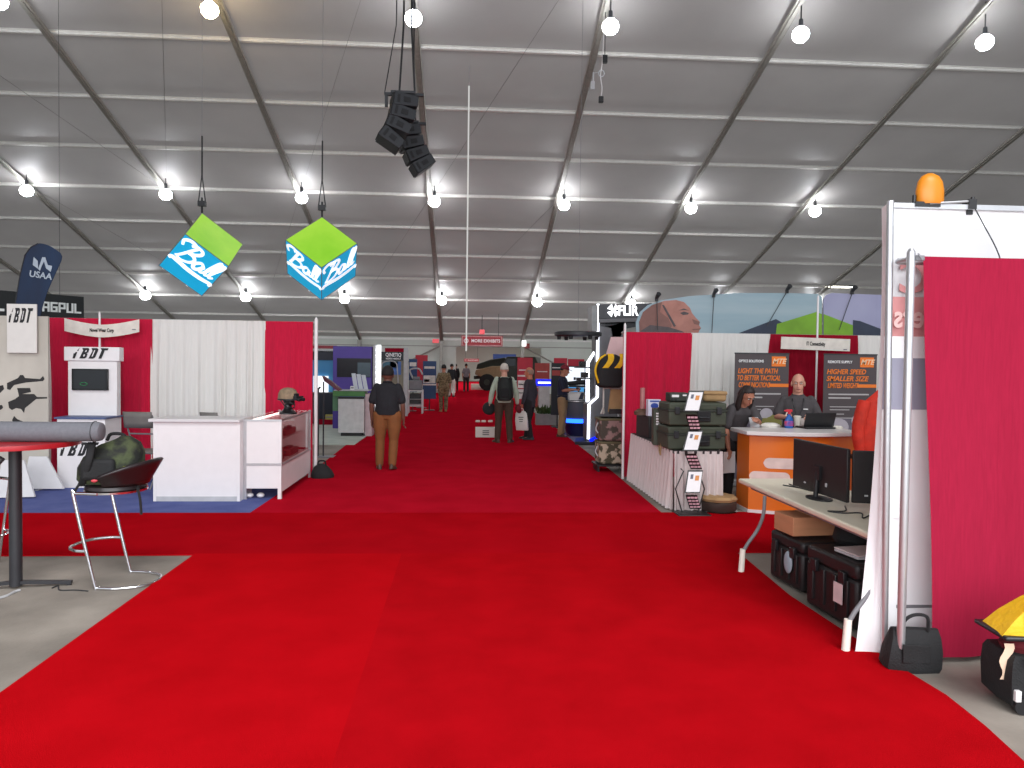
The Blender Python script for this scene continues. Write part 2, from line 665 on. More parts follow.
def line_array(pts, label, cables, Y, dep):
    c0 = at(*pts[0][:2], Y)
    t = thing('line_array_speaker', label, 'loudspeaker', c0, 0, 'black loudspeaker arrays hung from the roof')
    prevs = []
    for px, py, a in pts:
        p = at(px, py, Y) - c0
        M = Euler((0, R(a), R(14))).to_matrix()
        m = MB()
        w, hh = .52, .272
        m.hexa([M @ V(q) + p for q in ((-w / 2, -dep / 2, -hh / 2), (w / 2 - .03, -dep / 2, -hh / 2 + .03), (w / 2 - .03, dep / 2, -hh / 2 + .03), (-w / 2, dep / 2, -hh / 2),
                                       (-w / 2, -dep / 2, hh / 2), (w / 2 - .03, -dep / 2, hh / 2 - .03), (w / 2 - .03, dep / 2, hh / 2 - .03), (-w / 2, dep / 2, hh / 2))])
        o = m.build('speaker_cabinet', SPK, t, bevel=.012)
        m = MB()
        m.box(M @ V((.0, -dep / 2 - .008, 0)) + p, (.14, .012, .10), M)
        m.box(M @ V((-.17, -dep / 2 - .008, 0)) + p, (.05, .012, .16), M)
        m.build('side_grip', GRIL, o)
        m = MB()
        m.box(M @ V((-w / 2 - .012, 0, 0)) + p, (.02, dep * .9, hh * .82), M)
        m.build('grille', GRIL, o)
    m = MB()
    m.box((-.02, 0, .19), (.80, .08, .05))
    m.box((-.02, -.2, .17), (.5, .05, .05)); m.box((-.02, .2, .17), (.5, .05, .05))
    m.box((-.38, 0, .05), (.06, .06, .24))
    m.build('rigging_frame', DARK, t)
    for cx, r in cables:
        m = MB()
        m.tube([(cx, 0, .2), (cx * .5 + .02, 0, 1.6), (cx * .45 + .03, 0, roof(Y) - c0.z)], r, 6)
        m.build('hanging_cable', BLACK, t)


line_array([(405, 104, 4), (402.5, 116, 12), (398, 128, 22), (391, 141, 34)], 'black curved loudspeaker array bending left, nearer of the hung pair', ((-.12, .022), (.2, .022), (-.42, .012)), 15.5, .55)
line_array([(409, 132, -8), (412, 144, -14), (417, 155, -24), (423, 165, -34)], 'black curved loudspeaker array bending right, behind the other array', ((.15, .016),), 17.0, .5)

t = thing('lifting_hook', 'slack lifting strap with ring and black hook dangling below a bulb', 'hook', at(601, 98, 18.3))
m = MB(); m.tube(spline([(0, 0, 0), (.02, 0, .25), (-.02, 0, .55), (.02, 0, .9), (.05, 0, 1.7)], 5), .012, 6); m.build('strap', WHITE, t)
m = MB(); m.box((0, 0, -.04), (.12, .1, .16)); m.build('hook_body', BLACK, t, bevel=.02)
m = MB(); m.tube([(.0 + .07 * math.cos(k * PI / 8), 0, .6 + .08 * math.sin(k * PI / 8)) for k in range(16)], .012, 6, closed=True); m.build('ring', ALU, t)
m = MB(); m.box((.08, 0, .95), (.12, .1, .18)); m.cyl((.08, 0, 1.0), (.08, 0, 2.1), .01, n=5); m.build('pulley', BLACK, t)
m = MB(); m.cyl((-.2, 0, .2), (-.2, 0, .62), .02, n=6); m.box((-.21, 0, .3), (.1, .03, .2)); m.tube([(-.2, 0, .6), (-.02, 0, .64)], .008, 5); m.build('tension_rod', LGREY, t)

# white vertical drop rod
Yr = 21.5
a, b = at(469, 86, Yr), at(469, 351, Yr)
t = thing('drop_rod', 'thin white rod hanging straight down in mid-hall', 'rod', (a.x, Yr, b.z))
m = MB(); m.cyl((0, 0, 0), (0, 0, a.z - b.z), .022, n=8); m.build('rod', glow('white_rod_glow', (235, 235, 232), .75), t)  # the rod is no lamp; its brightness is put in as emission
m = MB(); m.cyl((0, 0, a.z - b.z), (0, 0, roof(Yr) - b.z), .006, n=6); m.build('hanging_wire', GREY, t)
# ================================================================== drapes
def drape(name, label, a, b, zt, zb, m_, folds=7, amp=.05, cat='drape', group=None, lean=(0, 0), seed=1, hem=True):
    """cloth hung from zt between floor points a and b"""
    rnd = random.Random(seed)
    a, b = V((a[0], a[1], 0)), V((b[0], b[1], 0))
    L_ = (b - a).length
    u = (b - a) / L_
    n = V((u.y, -u.x, 0))
    ph = [rnd.uniform(0, 6.28) for _ in range(4)]

    def fn(s, t):
        z = zt + (zb - zt) * t
        k = 2 * PI * folds
        am = amp * (.35 + .65 * min(1, t * 2.2))
        w = am * (math.sin(k * s + ph[0] + .6 * math.sin(2 * PI * s * 2 + ph[1])) * .6 + .4 * math.sin(k * 1.73 * s + ph[2] + t * .8))
        if hem and t < .03:
            w *= .4
        x = s * L_ + lean[0] * t * (1 - s) + lean[1] * t * s
        q = u * x + n * (w + .02 * math.sin(5 * t + ph[3]))
        return V((q.x, q.y, z))
    m = MB()
    m.grid(fn, max(24, folds * 12), 20)
    o = m.build(name, m_, None, smooth=True, fix=False, loc=(a.x, a.y, 0))
    return tag(o, label, cat, group)


def pole(name, label, x, y, z, r=.022, cat='pole', m_=ALU, base=True):
    t = thing(name, label, cat, (x, y, 0))
    m = MB(); m.cyl((0, 0, .01), (0, 0, z), r, n=12); m.cyl((0, 0, z), (0, 0, z + .03), r * .8, r * .3, 12); m.build('upright', m_, t)
    if base:
        m = MB(); m.box((0, 0, .006), (.4, .4, .01)); m.cyl((0, 0, .01), (0, 0, .12), r * 1.25, n=12); m.build('base_plate', DARK, t)
    return t


# ================================================================== NEAR RIGHT BOOTH
pf_ = gr(900, 671)
PXR, PYR = pf_.x, pf_.y
zt = at(911, 252, PYR).z
t = thing('pipe_stand', 'silver pipe upright with a crossbar carrying the near red drape', 'stand', (PXR, PYR, 0))
m = MB(); m.cyl((0, 0, 0), (.0, 0, zt), .024, n=14); m.cyl((0, 0, zt), (0, 0, zt + .02), .024, .012, 14); m.build('upright', ALU, t)
m = MB(); m.cyl((.03, .18, zt - .03), (3.2, .18, zt - .03), .020, n=12); m.cyl((.03, 0, zt - .03), (.03, .19, zt - .03), .015, n=10); m.build('crossbar', ALU, t)
m = MB(); m.box((.05, .0, zt - .035), (.05, .025, .03)); m.tube([(.03, -.02, zt - .01), (.05, -.03, zt - .05), (.075, -.01, zt - .04)], .005, 6); m.build('hook_clip', GREY, t)
m = MB(); m.box((.04, .06, .004), (.16, .16, .008)); m.build('base_plate', GREY, t)
dx0 = at(921, 258, PYR + .06).x
REDN = mat('near_red_drape_cloth', (148, 26, 54), .85, var=.08, scale=14, stretch=(6, 6, .4), bump=.12, bscale=200, spec=.1)
drape('red_drape', 'large red drape hanging near the camera at the right edge', (dx0 + .05, PYR + .11), (dx0 + 2.6, PYR + .11), zt - .005, .04, REDN, folds=4, amp=.03, lean=(.10, 0), seed=3)

# white fabric display wall behind it
FAB = mat('white_display_fabric', (246, 246, 248), .75, var=.02, scale=2, trans=.10, spec=.2)
FABG = mat('grey_show_through_fabric', (214, 214, 217), .75, var=.03, scale=2, trans=.2, spec=.2)
FABR = mat('pink_show_through_fabric', (214, 150, 150), .75, var=.05, scale=2, trans=.2, spec=.2)
FABB = mat('blue_grey_show_through_fabric', (160, 160, 178), .75, var=.06, scale=2, trans=.2, spec=.2)
FABP = mat('pale_pink_print', (238, 200, 196), .75, var=.03, trans=.2, spec=.2)
pw = gr(884, 656)
WX, WY = pw.x, pw.y
zw = at(888, 201, WY).z
t = thing('display_wall', 'tall white fabric display wall seen from behind at the right', 'display wall', (WX, WY, 0))
m = MB(); m.cyl((.0, 0, 0), (-.035, 0, zw), .021, n=14); m.build('frame_post', ALU, t)
m = MB(); m.box((1.7, .06, zw - .015), (3.4, .05, .03)); m.build('top_rail', ALU, t)


def zz(py):
    return at(905, py, WY).z


bands = [(zw, zz(224), 0), (zz(224), zz(262), 1), (zz(262), zz(296), 1), (zz(296), zz(336), 2), (zz(336), zz(358), 0), (zz(358), zz(410), 3), (zz(410), zz(520), 0), (zz(520), .02, 0)]
m = MB()
for z1, z0, k in bands:
    m.m(k)
    m.grid(lambda u, v: V((-.02 + 3.44 * u, .06 + .008 * math.sin(9 * u + z1 * 2), z0 + (z1 - z0) * v)), 24, 3)
pan = m.build('fabric_panel', [FAB, FABG, FABR, FABB], t, fix=False)
XC = lambda px, py: at(px, py, WY + .035).x - WX
text('C', .28, pan, (XC(914, 278), .035, zz(278)), FABR, bold=.012, mirror=True)
text('ers', .20, pan, (XC(909, 317), .035, zz(317)), FABP, bold=.008, mirror=True, width=XC(924, 317) - XC(894, 317))
m = MB()
fl0 = gr(862, 658)
ftop = V((at(884, 203, WY + .25).x - WX, .25, zw))


def flap(u, v):
    z = zw * (1 - v) + .015
    v2 = v ** 1.9
    x1 = (ftop.x * (1 - v2) + (fl0.x - WX) * v2)
    w = .007 * math.sin(u * 9 + v * 3) * (.3 + v)
    return V((x1 * u * 1.0 + w - .005 * (1 - v), .02 + (.25 * (1 - v) + (fl0.y - WY + .05) * v) * u, z))


m.grid(flap, 16, 24)
m.build('side_flap', FAB, t, fix=False)
# amber clip lamp on its top edge
cl = at(976, 203, WY)
t = thing('clip_lamp', 'amber rounded display lamp clamped on top of the white wall', 'lamp', (cl.x, WY + .06, cl.z))
AMBER = mat('amber_lamp_shell', (206, 124, 14), .4, var=.08)
hx = at(936, 187, WY).x - cl.x
hz = at(936, 187, WY).z - cl.z
m = MB(); m.lathe([(.01, -.095), (.078, -.095), (.088, -.07), (.088, -.01), (.078, .045), (.055, .08), (.02, .098), (.003, .10)], c=(hx, 0, hz), n=24, sx=1., sy=.6); m.build('lamp_head', AMBER, t)
m = MB(); m.box((hx - .03, -.0, hz - .10), (.16, .07, .03)); m.cyl((hx - .1, 0, hz - .11), (hx - .1, 0, hz - .04), .012, n=8); m.build('lamp_base', BLACK, t)
m = MB(); m.tube([(hx - .02, -.03, hz - .095), (hx * .5, -.03, hz - .085), (0, -.02, .02)], .008, 8); m.build('arm', ALU, t)
m = MB(); m.box((0, 0, 0), (.05, .07, .06)); m.cyl((.02, 0, .0), (.02, 0, .05), .012, n=8); m.box((0, 0, -.035), (.035, .02, .05)); m.build('clamp', BLACK, t)
m = MB(); m.tube(spline([(.02, -.02, -.02), (.05, -.055, -.12), (.16, -.06, -.32), (.22, -.06, -.55)], 5), .004, 5); m.build('cord', DARK, t)

# black tote bag at the foot of the pole
b_ = gr(922, 677)
t = thing('tote_bag', 'black nylon tote bag slumped against the silver poles', 'bag', (b_.x, b_.y + .12, 0), R(-8))
m = MB(); m.rings([[V((x * k + dx, y * k2, z)) for x, y in ((-.15, -.06), (0, -.085), (.15, -.06), (.16, 0), (.15, .06), (0, .08), (-.15, .06), (-.16, 0))] for z, k, k2, dx in ((.0, .95, .95, 0), (.03, 1.03, 1.1, 0), (.12, 1., 1.05, .01), (.20, .92, .7, .02), (.245, .86, .35, .02), (.25, .8, .15, .02))]); m.build('bag_body', CLOTHB, t)
m = MB(); m.tube(spline([(-.07, -.03, .23), (-.055, -.05, .31), (.0, -.055, .345), (.07, -.05, .33), (.085, -.03, .24)], 6), .010, 8); m.build('handle', CLOTHB, t)
m = MB(); m.box((.0, -.083, .12), (.16, .012, .11)); m.build('front_pocket', CLOTHB, t, bevel=.005)

# tool cart bag with a yellow bag on top, cut by the frame
YEL = mat('yellow_nylon', (226, 178, 16), .65, var=.1, scale=12, bump=.3, bscale=40)
MAROON = mat('maroon_cloth', (96, 18, 28), .8, var=.2)
g0 = gr(1022, 713)
t = thing('rolling_duffel', 'black rolling duffel with maroon top under the yellow bag', 'bag', (g0.x + .17, g0.y + .10, 0), R(-6))
m = MB(); m.rings([[V((x * k, y * k, z)) for x, y in ((-.22, -.13), (0, -.15), (.24, -.13), (.26, 0), (.24, .14), (0, .15), (-.22, .14), (-.24, 0))] for z, k in ((.03, .9), (.05, 1.), (.18, 1.03), (.27, 1.), (.30, .92))]); m.build('bag_body', CLOTHB, t)
m = MB(); m.lathe([(.02, .30), (.2, .30), (.21, .33), (.17, .37), (.02, .38)], n=18, sy=.6); m.build('lid', MAROON, t)
for x in (-.17, .2):
    m = MB(); m.cyl((x, -.15, .045), (x, -.11, .045), .045, n=14); m.build('wheel', BLACK, t)
m = MB(); m.box((-.20, -.14, .10), (.03, .03, .06)); m.build('white_tab', WHITE, t, bevel=.005)
m = MB(); m.tube(spline([(-.14, -.14, .25), (-.16, -.19, .34), (-.03, -.2, .36), (.1, -.15, .27)], 5), .012, 8); m.build('handle', CLOTHB, t)
m = MB(); m.grid(lambda u, v: V((-.255 + .05 * u + .012 * math.sin(9 * v), -.08 - .02 * v, .16 + .2 * v)), 4, 8); m.build('paper_tag', mat('cream_tag', (226, 196, 170), .6), t)
t = thing('yellow_bag', 'yellow and black bag lying on the rolling duffel', 'bag', (g0.x + .17, g0.y + .10, .385), R(-6))
m = MB(); m.rings([[V((x * k + dx, y * k, z)) for x, y in ((-.26, -.11), (0, -.14), (.24, -.12), (.25, .1), (0, .13), (-.24, .1))] for z, k, dx in ((.0, 1.0, 0), (.02, 1.04, 0), (.10, .85, .03), (.18, .6, .07), (.22, .4, .09))]); m.build('bag_body', YEL, t)
m = MB(); m.box((0, -.0, .012), (.54, .29, .025)); m.build('black_trim', BLACK, t, bevel=.01)
m = MB(); m.tube(spline([(-.10, -.135, .05), (-.11, -.15, .17), (.0, -.12, .26), (.12, -.13, .18), (.12, -.13, .06)], 6), .016, 8); m.build('handle', CLOTHB, t)
m = MB(); m.ball((.02, -.09, .215), (.05, .03, .03), 12); m.build('handle_wrap', mat('pink_wrap', (214, 150, 160), .7), t)

# ------------------------------------------------------------------ folding table with monitors
TX0, TX1 = at(739, 478, 6.9).x, at(739, 478, 6.9).x + .76
TY0, TY1 = 4.50, 6.92
TH = .73
lf, ln = gr(741, 573), gr(854, 652)
t = thing('folding_table', 'long white folding table with two black monitors standing on it', 'table', ((TX0 + TX1) / 2, (TY0 + TY1) / 2, 0))
hw, hl = (TX1 - TX0) / 2, (TY1 - TY0) / 2
m = MB(); m.box((0, 0, TH - .022), (2 * hw, 2 * hl, .044)); m.build('tabletop', mat('cream_table_plastic', (226, 217, 196), .45, var=.03, bump=.05, bscale=120), t, bevel=.014, seg=3)
m = MB(); m.box((hw - .08, 0, TH - .06), (.03, 2 * hl - .3, .035)); m.box((-hw + .08, 0, TH - .06), (.03, 2 * hl - .3, .035)); m.build('under_rail', GREY, t)
for Yl, nm in ((lf.y, 'far'), (ln.y, 'near')):
    y = Yl - (TY0 + TY1) / 2
    sgn = 1 if nm == 'far' else -1
    yt = y - sgn * .02
    m = MB()
    for s in (-1, 1):
        fx = lf.x - (TX0 + TX1) / 2 if s < 0 else hw - .05
        m.tube(spline([(fx - s * .19, yt, TH - .05), (fx - s * .18, yt, .52), (fx - s * .14, y, .38), (fx - s * .05, y, .25), (fx, y, .14), (fx, y, .012)], 5), .015, 10)
    m.cyl((-hw + .19, yt, .50), (hw - .19, yt, .50), .012, n=8)
    m.cyl((-hw + .12, y, .29), (hw - .12, y, .29), .012, n=8)
    m.tube([(0, yt, .50), (0, y - sgn * .22, TH - .05)], .011, 8)
    m.build('leg', GREY, t)
    for s in (-1, 1):
        fx = lf.x - (TX0 + TX1) / 2 if s < 0 else hw - .05
        m = MB(); m.cyl((fx, y, .0), (fx - s * .012, y, .21), .026, .024, 14); m.build('leg_sleeve', WPLAS, t)


def monitor(name, label, pl, pr, w, hgt, group):
    """pl, pr: far and near bottom corners on the table (world x, y)"""
    c = (V(pl) + V(pr)) / 2
    dvec = V(pr) - V(pl)
    rz = math.atan2(dvec.y, dvec.x)
    t = thing(name, label, 'monitor', (c.x, c.y, TH), rz, group)
    z0 = .045
    m = MB(); m.box((0, 0, z0 + hgt / 2), (w, .03, hgt)); m.box((0, .025, z0 + hgt * .45), (w * .6, .03, hgt * .55)); m.build('casing', mat('monitor_black', (26, 23, 25), .5, var=.1), t, bevel=.008)
    m = MB(); m.box((0, .017, z0 + hgt / 2), (w - .03, .004, hgt - .03)); m.build('screen', mat('dark_screen', (14, 14, 18), .12), t)
    m = MB(); m.cyl((0, -.03, .02), (0, -.02, z0 + .18), .02, n=10); m.box((0, -.02, z0 + .17), (.11, .03, .11)); m.build('stand_neck', BLACK, t)
    m = MB(); m.lathe([(.01, 0), (.12, 0), (.12, .012), (.04, .025), (.01, .025)], n=24, sx=1.15, sy=.75); m.build('stand_base', BLACK, t)
    m = MB(); m.box((.13, -.018, z0 + .09), (.02, .006, .03)); m.box((-.2, -.018, z0 + .06), (.025, .006, .012)); m.build('port', LGREY, t)
    return t


mz = TH + .045
ml, mr = at(794, 484, 6.25), at(848, 504, 5.42)
monitor('monitor', 'black monitor seen from behind, farther one on the white table', (ml.x, ml.y), (mr.x, mr.y), (V((mr.x, mr.y)) - V((ml.x, ml.y))).length, .41, 'monitors on the folding table')
monitor('monitor', 'black monitor seen from behind, nearer one beside the white wall', (mr.x + .03, mr.y + .02), (mr.x + .62, mr.y - .14), .60, .40, 'monitors on the folding table')


def cable(label, pts, r=.005, m_=BLACK, name='cable'):
    o = V(pts[0])
    m = MB(); m.tube(spline([V(p) - o for p in pts], 6), r, 6)
    return tag(m.build(name, m_, loc=o), label, 'cable')


zt_ = TH + .006
cable('thin black cable lying across the far half of the white table', [gr(*p, zt_) for p in ((789, 484), (800, 488), (812, 491), (806, 489), (783, 485))])
cable('black cable looping on the near half of the white table', [gr(*p, zt_) for p in ((845, 506), (845, 511), (828, 511), (843, 513), (861, 513), (863, 518), (872, 514))])
p_ = gr(802, 482, TH)
o = MB().box((0, 0, .008), (.10, .05, .016)).build('power_adapter', BLACK, loc=(p_.x, p_.y - .12, TH), bevel=.004)
tag(o, 'small black adapter lying on the table by the farther monitor', 'adapter')

# hard cases and the rest under the table
CASE = mat('case_black', (27, 24, 25), .5, var=.2, scale=30)


def hard_case(name, label, c, w, d, h, rz=0, group=None, m_=CASE, ribs=4):
    t = thing(name, label, 'case', c, rz, group)
    m = MB(); m.box((0, 0, h * .36 + .02), (w, d, h * .72)); m.build('case_body', m_, t, bevel=.025)
    m = MB(); m.box((0, 0, h * .88), (w, d, h * .235)); m.build('lid', m_, t, bevel=.025)
    m = MB()
    for k in range(ribs):
        x = (k + .5) / ribs - .5
        m.box((x * w * .92, 0, h * .45), (.035, d + .03, h * .55))
        m.box((0, x * d * .92, h * .45), (w + .03, .035, h * .55))
    m.build('rib', m_, t, bevel=.006)
    for k in (-.28, .28):
        m = MB(); m.box((-w / 2 - .015, k * d, h * .74), (.03, .07, .09)); m.build('latch', BLACK, t, bevel=.006)
        m = MB(); m.box((k * w, -d / 2 - .015, h * .74), (.07, .03, .09)); m.build('latch', BLACK, t, bevel=.006)
    m = MB(); m.tube(spline([(-.09, -d / 2, h * .6), (-.09, -d / 2 - .04, h * .56), (.09, -d / 2 - .04, h * .56), (.09, -d / 2, h * .6)], 4), .012, 8)
    m.build('handle', BLACK, t)
    return t


c1, c2 = gr(801, 604), gr(850, 633)
CW = .55
L1 = (V((c1.x, c1.y)) - V((c2.x, c2.y))).length
rz1 = math.atan2(c1.x - c2.x, c1.y - c2.y) * -1
cc = (c1 + c2) / 2
t = hard_case('hard_case', 'large black hard case with a white label under the table', (cc.x + CW / 2 + .02, cc.y, 0), CW, L1, .47, rz1, 'hard cases under the folding table')
m = MB(); m.box((-CW / 2 - .03, -L1 * .24, .235), (.006, .10, .14)); m.build('label_plate', mat('label_white', (216, 196, 196), .5), t)
c3 = gr(785, 589)
t = hard_case('hard_case', 'smaller black hard case with a pale round latch, behind the large one', (c3.x + .27, c3.y + .10, 0), .48, .50, .42, rz1, 'hard cases under the folding table')
m = MB(); m.ball((-.26, -.08, .22), (.02, .06, .09), 14); m.build('round_latch', mat('pale_blue_latch', (150, 165, 175), .4), t)
CARD = mat('cardboard', (182, 128, 92), .8, var=.08, scale=4, stretch=(1, 1, 6))
p_ = at(797, 533, c3.y)
t = thing('cardboard_box', 'small brown cardboard box on top of the smaller black case', 'box', (c3.x + .22, c3.y + .1, .445), rz1)
m = MB(); m.box((0, 0, .075), (.42, .30, .15)); m.build('carton', CARD, t, bevel=.004)
m = MB(); m.box((0, 0, .152), (.06, .302, .003)); m.build('packing_tape', mat('tan_tape', (198, 158, 120), .3), t)
t = thing('shoulder_bag', 'black soft bag slumped behind the box under the table', 'bag', (cc.x + .42, c3.y - .36, .47), .2)
m = MB(); m.rings([[V((.20 * k * math.cos(a) + dx, .17 * k * math.sin(a), z)) for a in [j * PI / 8 for j in range(16)]] for z, k, dx in ((0, .9, 0), (.03, 1., 0), (.10, .95, .01), (.16, .7, .02), (.19, .3, .02))]); m.build('bag_body', CLOTHB, t)
m = MB(); m.tube(spline([(-.12, -.1, .1), (-.05, -.14, .2), (.08, -.12, .2), (.14, -.08, .1)], 5), .01, 6); m.build('strap', CLOTHB, t)
t = thing('laptop', 'closed pale grey laptop lying on the large black case', 'laptop', (cc.x + .26, cc.y - .08, .478), rz1 + R(4))
m = MB(); m.box((0, 0, .010), (.34, .26, .020)); m.build('laptop_base', LGREY, t, bevel=.006)
m = MB(); m.box((0, 0, .026), (.34, .26, .010)); m.build('laptop_lid', mat('pale_lid', (206, 194, 192), .4), t, bevel=.004)

# ================================================================== ORANGE COUNTER BOOTH
oc = gr(744, 513)
ocr = gr(856, 516)
CX = (oc.x + ocr.x) / 2 + .06
CWd = ocr.x - oc.x + .02
CYb = oc.y
ORG = mat('orange_laminate', (224, 112, 26), .4, var=.05, scale=2)
t = thing('reception_counter', 'curved orange reception counter with a white top and white bars', 'counter', (CX, CYb, 0))
hwC = CWd / 2
CH = at(790, 432, CYb - .15).z


def arc(u, off=0.):
    x = -hwC - off + (CWd + 2 * off) * u
    return x, -.20 * (1 - (2 * u - 1) ** 2) - off


def shell(z0, z1, off, back):
    m = MB()
    n = 24
    pts = [arc(i / n, off) for i in range(n + 1)]
    ring = [V((x, y, 0)) for x, y in pts] + [V((hwC + off, back, 0)), V((-hwC - off, back, 0))]
    m.prism([p + V((0, 0, z0)) for p in ring], (0, 0, z1 - z0))
    return m


shell(.05, CH - .05, 0, .40).build('front_panel', ORG, t)
shell(CH - .05, CH, .06, .5).build('countertop', mat('counter_white', (222, 218, 216), .3, var=.02), t, bevel=.008)
shell(.0, .05, .01, .41).build('base_trim', WHITE, t)
for (xa, xb, py) in ((764, 822, 463), (752, 789, 477)):
    pa, pb = at(xa, py, CYb - .1), at(xb, py, CYb - .15)
    m = MB()
    n = 14
    zc = pa.z
    hh = .065

    def bar(u, v):
        x = pa.x - CX + (pb.x - pa.x) * u
        e = min(u, 1 - u) * (pb.x - pa.x)
        k = 1 if e > hh else math.sqrt(max(.02, 1 - ((hh - e) / hh) ** 2))
        y = arc((x + hwC) / CWd)[1]
        return V((x, y - .006, zc + hh * k * (2 * v - 1)))
    m.grid(bar, 40, 2)
    m.build('white_bar', mat('pale_bar', (226, 204, 196), .45), t, fix=False)

# things on the counter
BLUEL = mat('blue_cleaner', (28, 92, 168), .2, var=.08)
s = gr(793, 429, CH)
t = thing('spray_bottle', 'blue spray bottle with a red trigger on the orange counter', 'bottle', (s.x, s.y + .12, CH))
m = MB(); m.lathe([(.01, 0), (.055, .003), (.058, .02), (.056, .10), (.04, .14), (.018, .17), (.017, .19), (.005, .19)], n=18, sy=.65); m.build('bottle_body', BLUEL, t)
m = MB(); m.lathe([(.06, .03), (.0605, .035), (.0595, .09), (.058, .095)], n=18, sy=.65); m.build('label_wrap', mat('cleaner_label', (70, 80, 170), .4, c2=(200, 60, 80), scale=18), t)
m = MB(); m.box((-.005, 0, .225), (.085, .028, .034)); m.box((-.055, 0, .225), (.03, .018, .018)); m.cyl((0, 0, .18), (0, 0, .22), .018, n=12); m.build('spray_head', mat('red_trigger', (206, 52, 66), .4), t, bevel=.005)
m = MB(); m.box((-.035, 0, .19), (.010, .018, .06), (0, .4, 0)); m.build('trigger', WPLAS, t)
s = gr(804, 428, CH)
t = thing('paper_cup', 'white paper cup beside the blue spray bottle', 'cup', (s.x, s.y + .2, CH))
m = MB(); m.lathe([(.005, 0), (.035, 0), (.048, .13), (.046, .13), (.034, .008), (.005, .008)], n=20); m.build('cup_body', WPLAS, t)
m = MB(); m.lathe([(.005, .133), (.05, .13), (.05, .138), (.04, .146), (.005, .146)], n=20); m.build('lid', WPLAS, t)
s = gr(824, 430, CH)
t = thing('laptop', 'black open laptop on the orange counter, seen from behind', 'laptop', (s.x + .02, s.y + .2, CH), R(6))
m = MB(); m.box((0, .06, .012), (.40, .28, .022)); m.build('laptop_base', BLACK, t, bevel=.006)
m = MB(); m.box((0, -.04, .115), (.42, .014, .20), (R(18), 0, 0)); m.build('laptop_lid', BLACK, t, bevel=.006)
s = gr(758, 428, CH)
t = thing('card_stand', 'small tilted display of cards at the counter left end', 'display stand', (s.x, s.y + .13, CH), R(8))
m = MB(); m.box((0, 0, .065), (.13, .012, .13), (R(-22), 0, 0)); m.build('backing', LGREY, t)
m = MB()
for i in range(3):
    for j in range(3):
        m.box((-.04 + i * .04, -.012 + (.03 + j * .035) * .40, .03 + j * .035), (.032, .004, .024), (R(-22), 0, 0))
m.build('card', WHITE, t)
s = gr(775, 428, CH)
m = MB(); m.rings([[V((.14 * k * math.cos(a), .07 * k * math.sin(a) * (1 + .2 * math.sin(3 * a)), z)) for a in [j * PI / 10 for j in range(20)]] for z, k in ((0, .95), (.02, 1), (.04, .8), (.055, .5))])
tag(m.build('crumpled_cloth', mat('white_cloth', (226, 222, 214), .8, bump=.6, bscale=30), loc=(s.x, s.y + .15, CH)), 'crumpled white cloth on the counter left of the bottle', 'cloth')
s = gr(845, 430, CH)
m = MB(); m.lathe([(.005, 0), (.06, 0), (.075, .02), (.05, .035), (.005, .04)], n=18)
tag(m.build('white_dish', WPLAS, loc=(s.x, s.y + .2, CH)), 'small white dish at the counter right end beside the laptop', 'dish')

# roll-up banners behind the counter
BANN = mat('brown_grey_banner', (74, 66, 68), .6, var=.08, scale=1.2)
BANL = mat('banner_lower_photo', (122, 116, 134), .6, c2=(74, 68, 72), scale=2.2)


def rollup(label, xl, xr, ytop, Y, lines, head, orange_bar, blob):
    a, b = at(xl, ytop, Y), at(xr, ytop, Y)
    w = b.x - a.x
    zt2 = (a.z + b.z) / 2
    t = thing('rollup_banner', label, 'banner', ((a.x + b.x) / 2, Y, 0), 0, 'roll-up banners behind the orange counter')
    m = MB()
    m.box((0, 0, (zt2 + zt2 * .52) / 2), (w, .006, zt2 * .48))
    m.m(1).box((0, 0, zt2 * .29), (w, .006, zt2 * .46))
    for sx, sz, r, k in blob:
        m.m(k).ball((sx * w, -.003, sz), (r * w, .003, r * w * .8), 18)
    sh = m.build('banner_sheet', [BANN, BANL, mat('olive_print', (128, 124, 62), .6), mat('pale_print', (170, 164, 172), .6)], t, smooth=False)
    m = MB(); m.box((0, .02, .05), (w + .04, .16, .09)); m.build('base_cassette', ALU, t, bevel=.01)
    m = MB(); m.cyl((0, .03, .08), (0, .03, zt2), .012, n=8); m.build('support_pole', ALU, t)
    m = MB(); m.box((0, 0, zt2 + .008), (w + .01, .02, .018)); m.build('top_bar', DARK, t)
    m = MB(); m.box((w * .31, -.006, zt2 - .11), (w * .26, .004, .15)); lb = m.build('logo_patch', OTXT, t)
    text('MTE', .11, lb, (w * .31, -.010, zt2 - .11), mat('logo_pale', (240, 200, 160), .5), shear=.3, bold=.006)
    text(head, .055, sh, (-w * .2, -.008, zt2 - .11), WTXT, width=w * .46, bold=.002)
    for i, s_ in enumerate(lines):
        text(s_, .105, sh, (-w * (.08, .06, .14)[i], -.008, zt2 - .26 - .105 * i), OTXT, width=w * (.74, .80, .58)[i], shear=.25, bold=.006)
    m = MB(); m.box((w * .32, -.006, zt2 - .47), (w * .36, .003, .05)); m.build('orange_stripe', OTXT, sh)
    m = MB()
    zq = zt2 - .60
    for k, (x0, x1, dz) in enumerate(((-.4, .36, 0), (-.4, .02, .055), (-.37, .24, .19), (-.37, .0, .235), (-.37, -.1, .30), (-.37, .12, .36))):
        m.box(((x0 + x1) / 2 * w, -.005, zq - dz), ((x1 - x0) * w, .003, .022 if k < 2 else .012))
    m.build('small_print', mat('grey_print', (176, 172, 172), .6), sh)


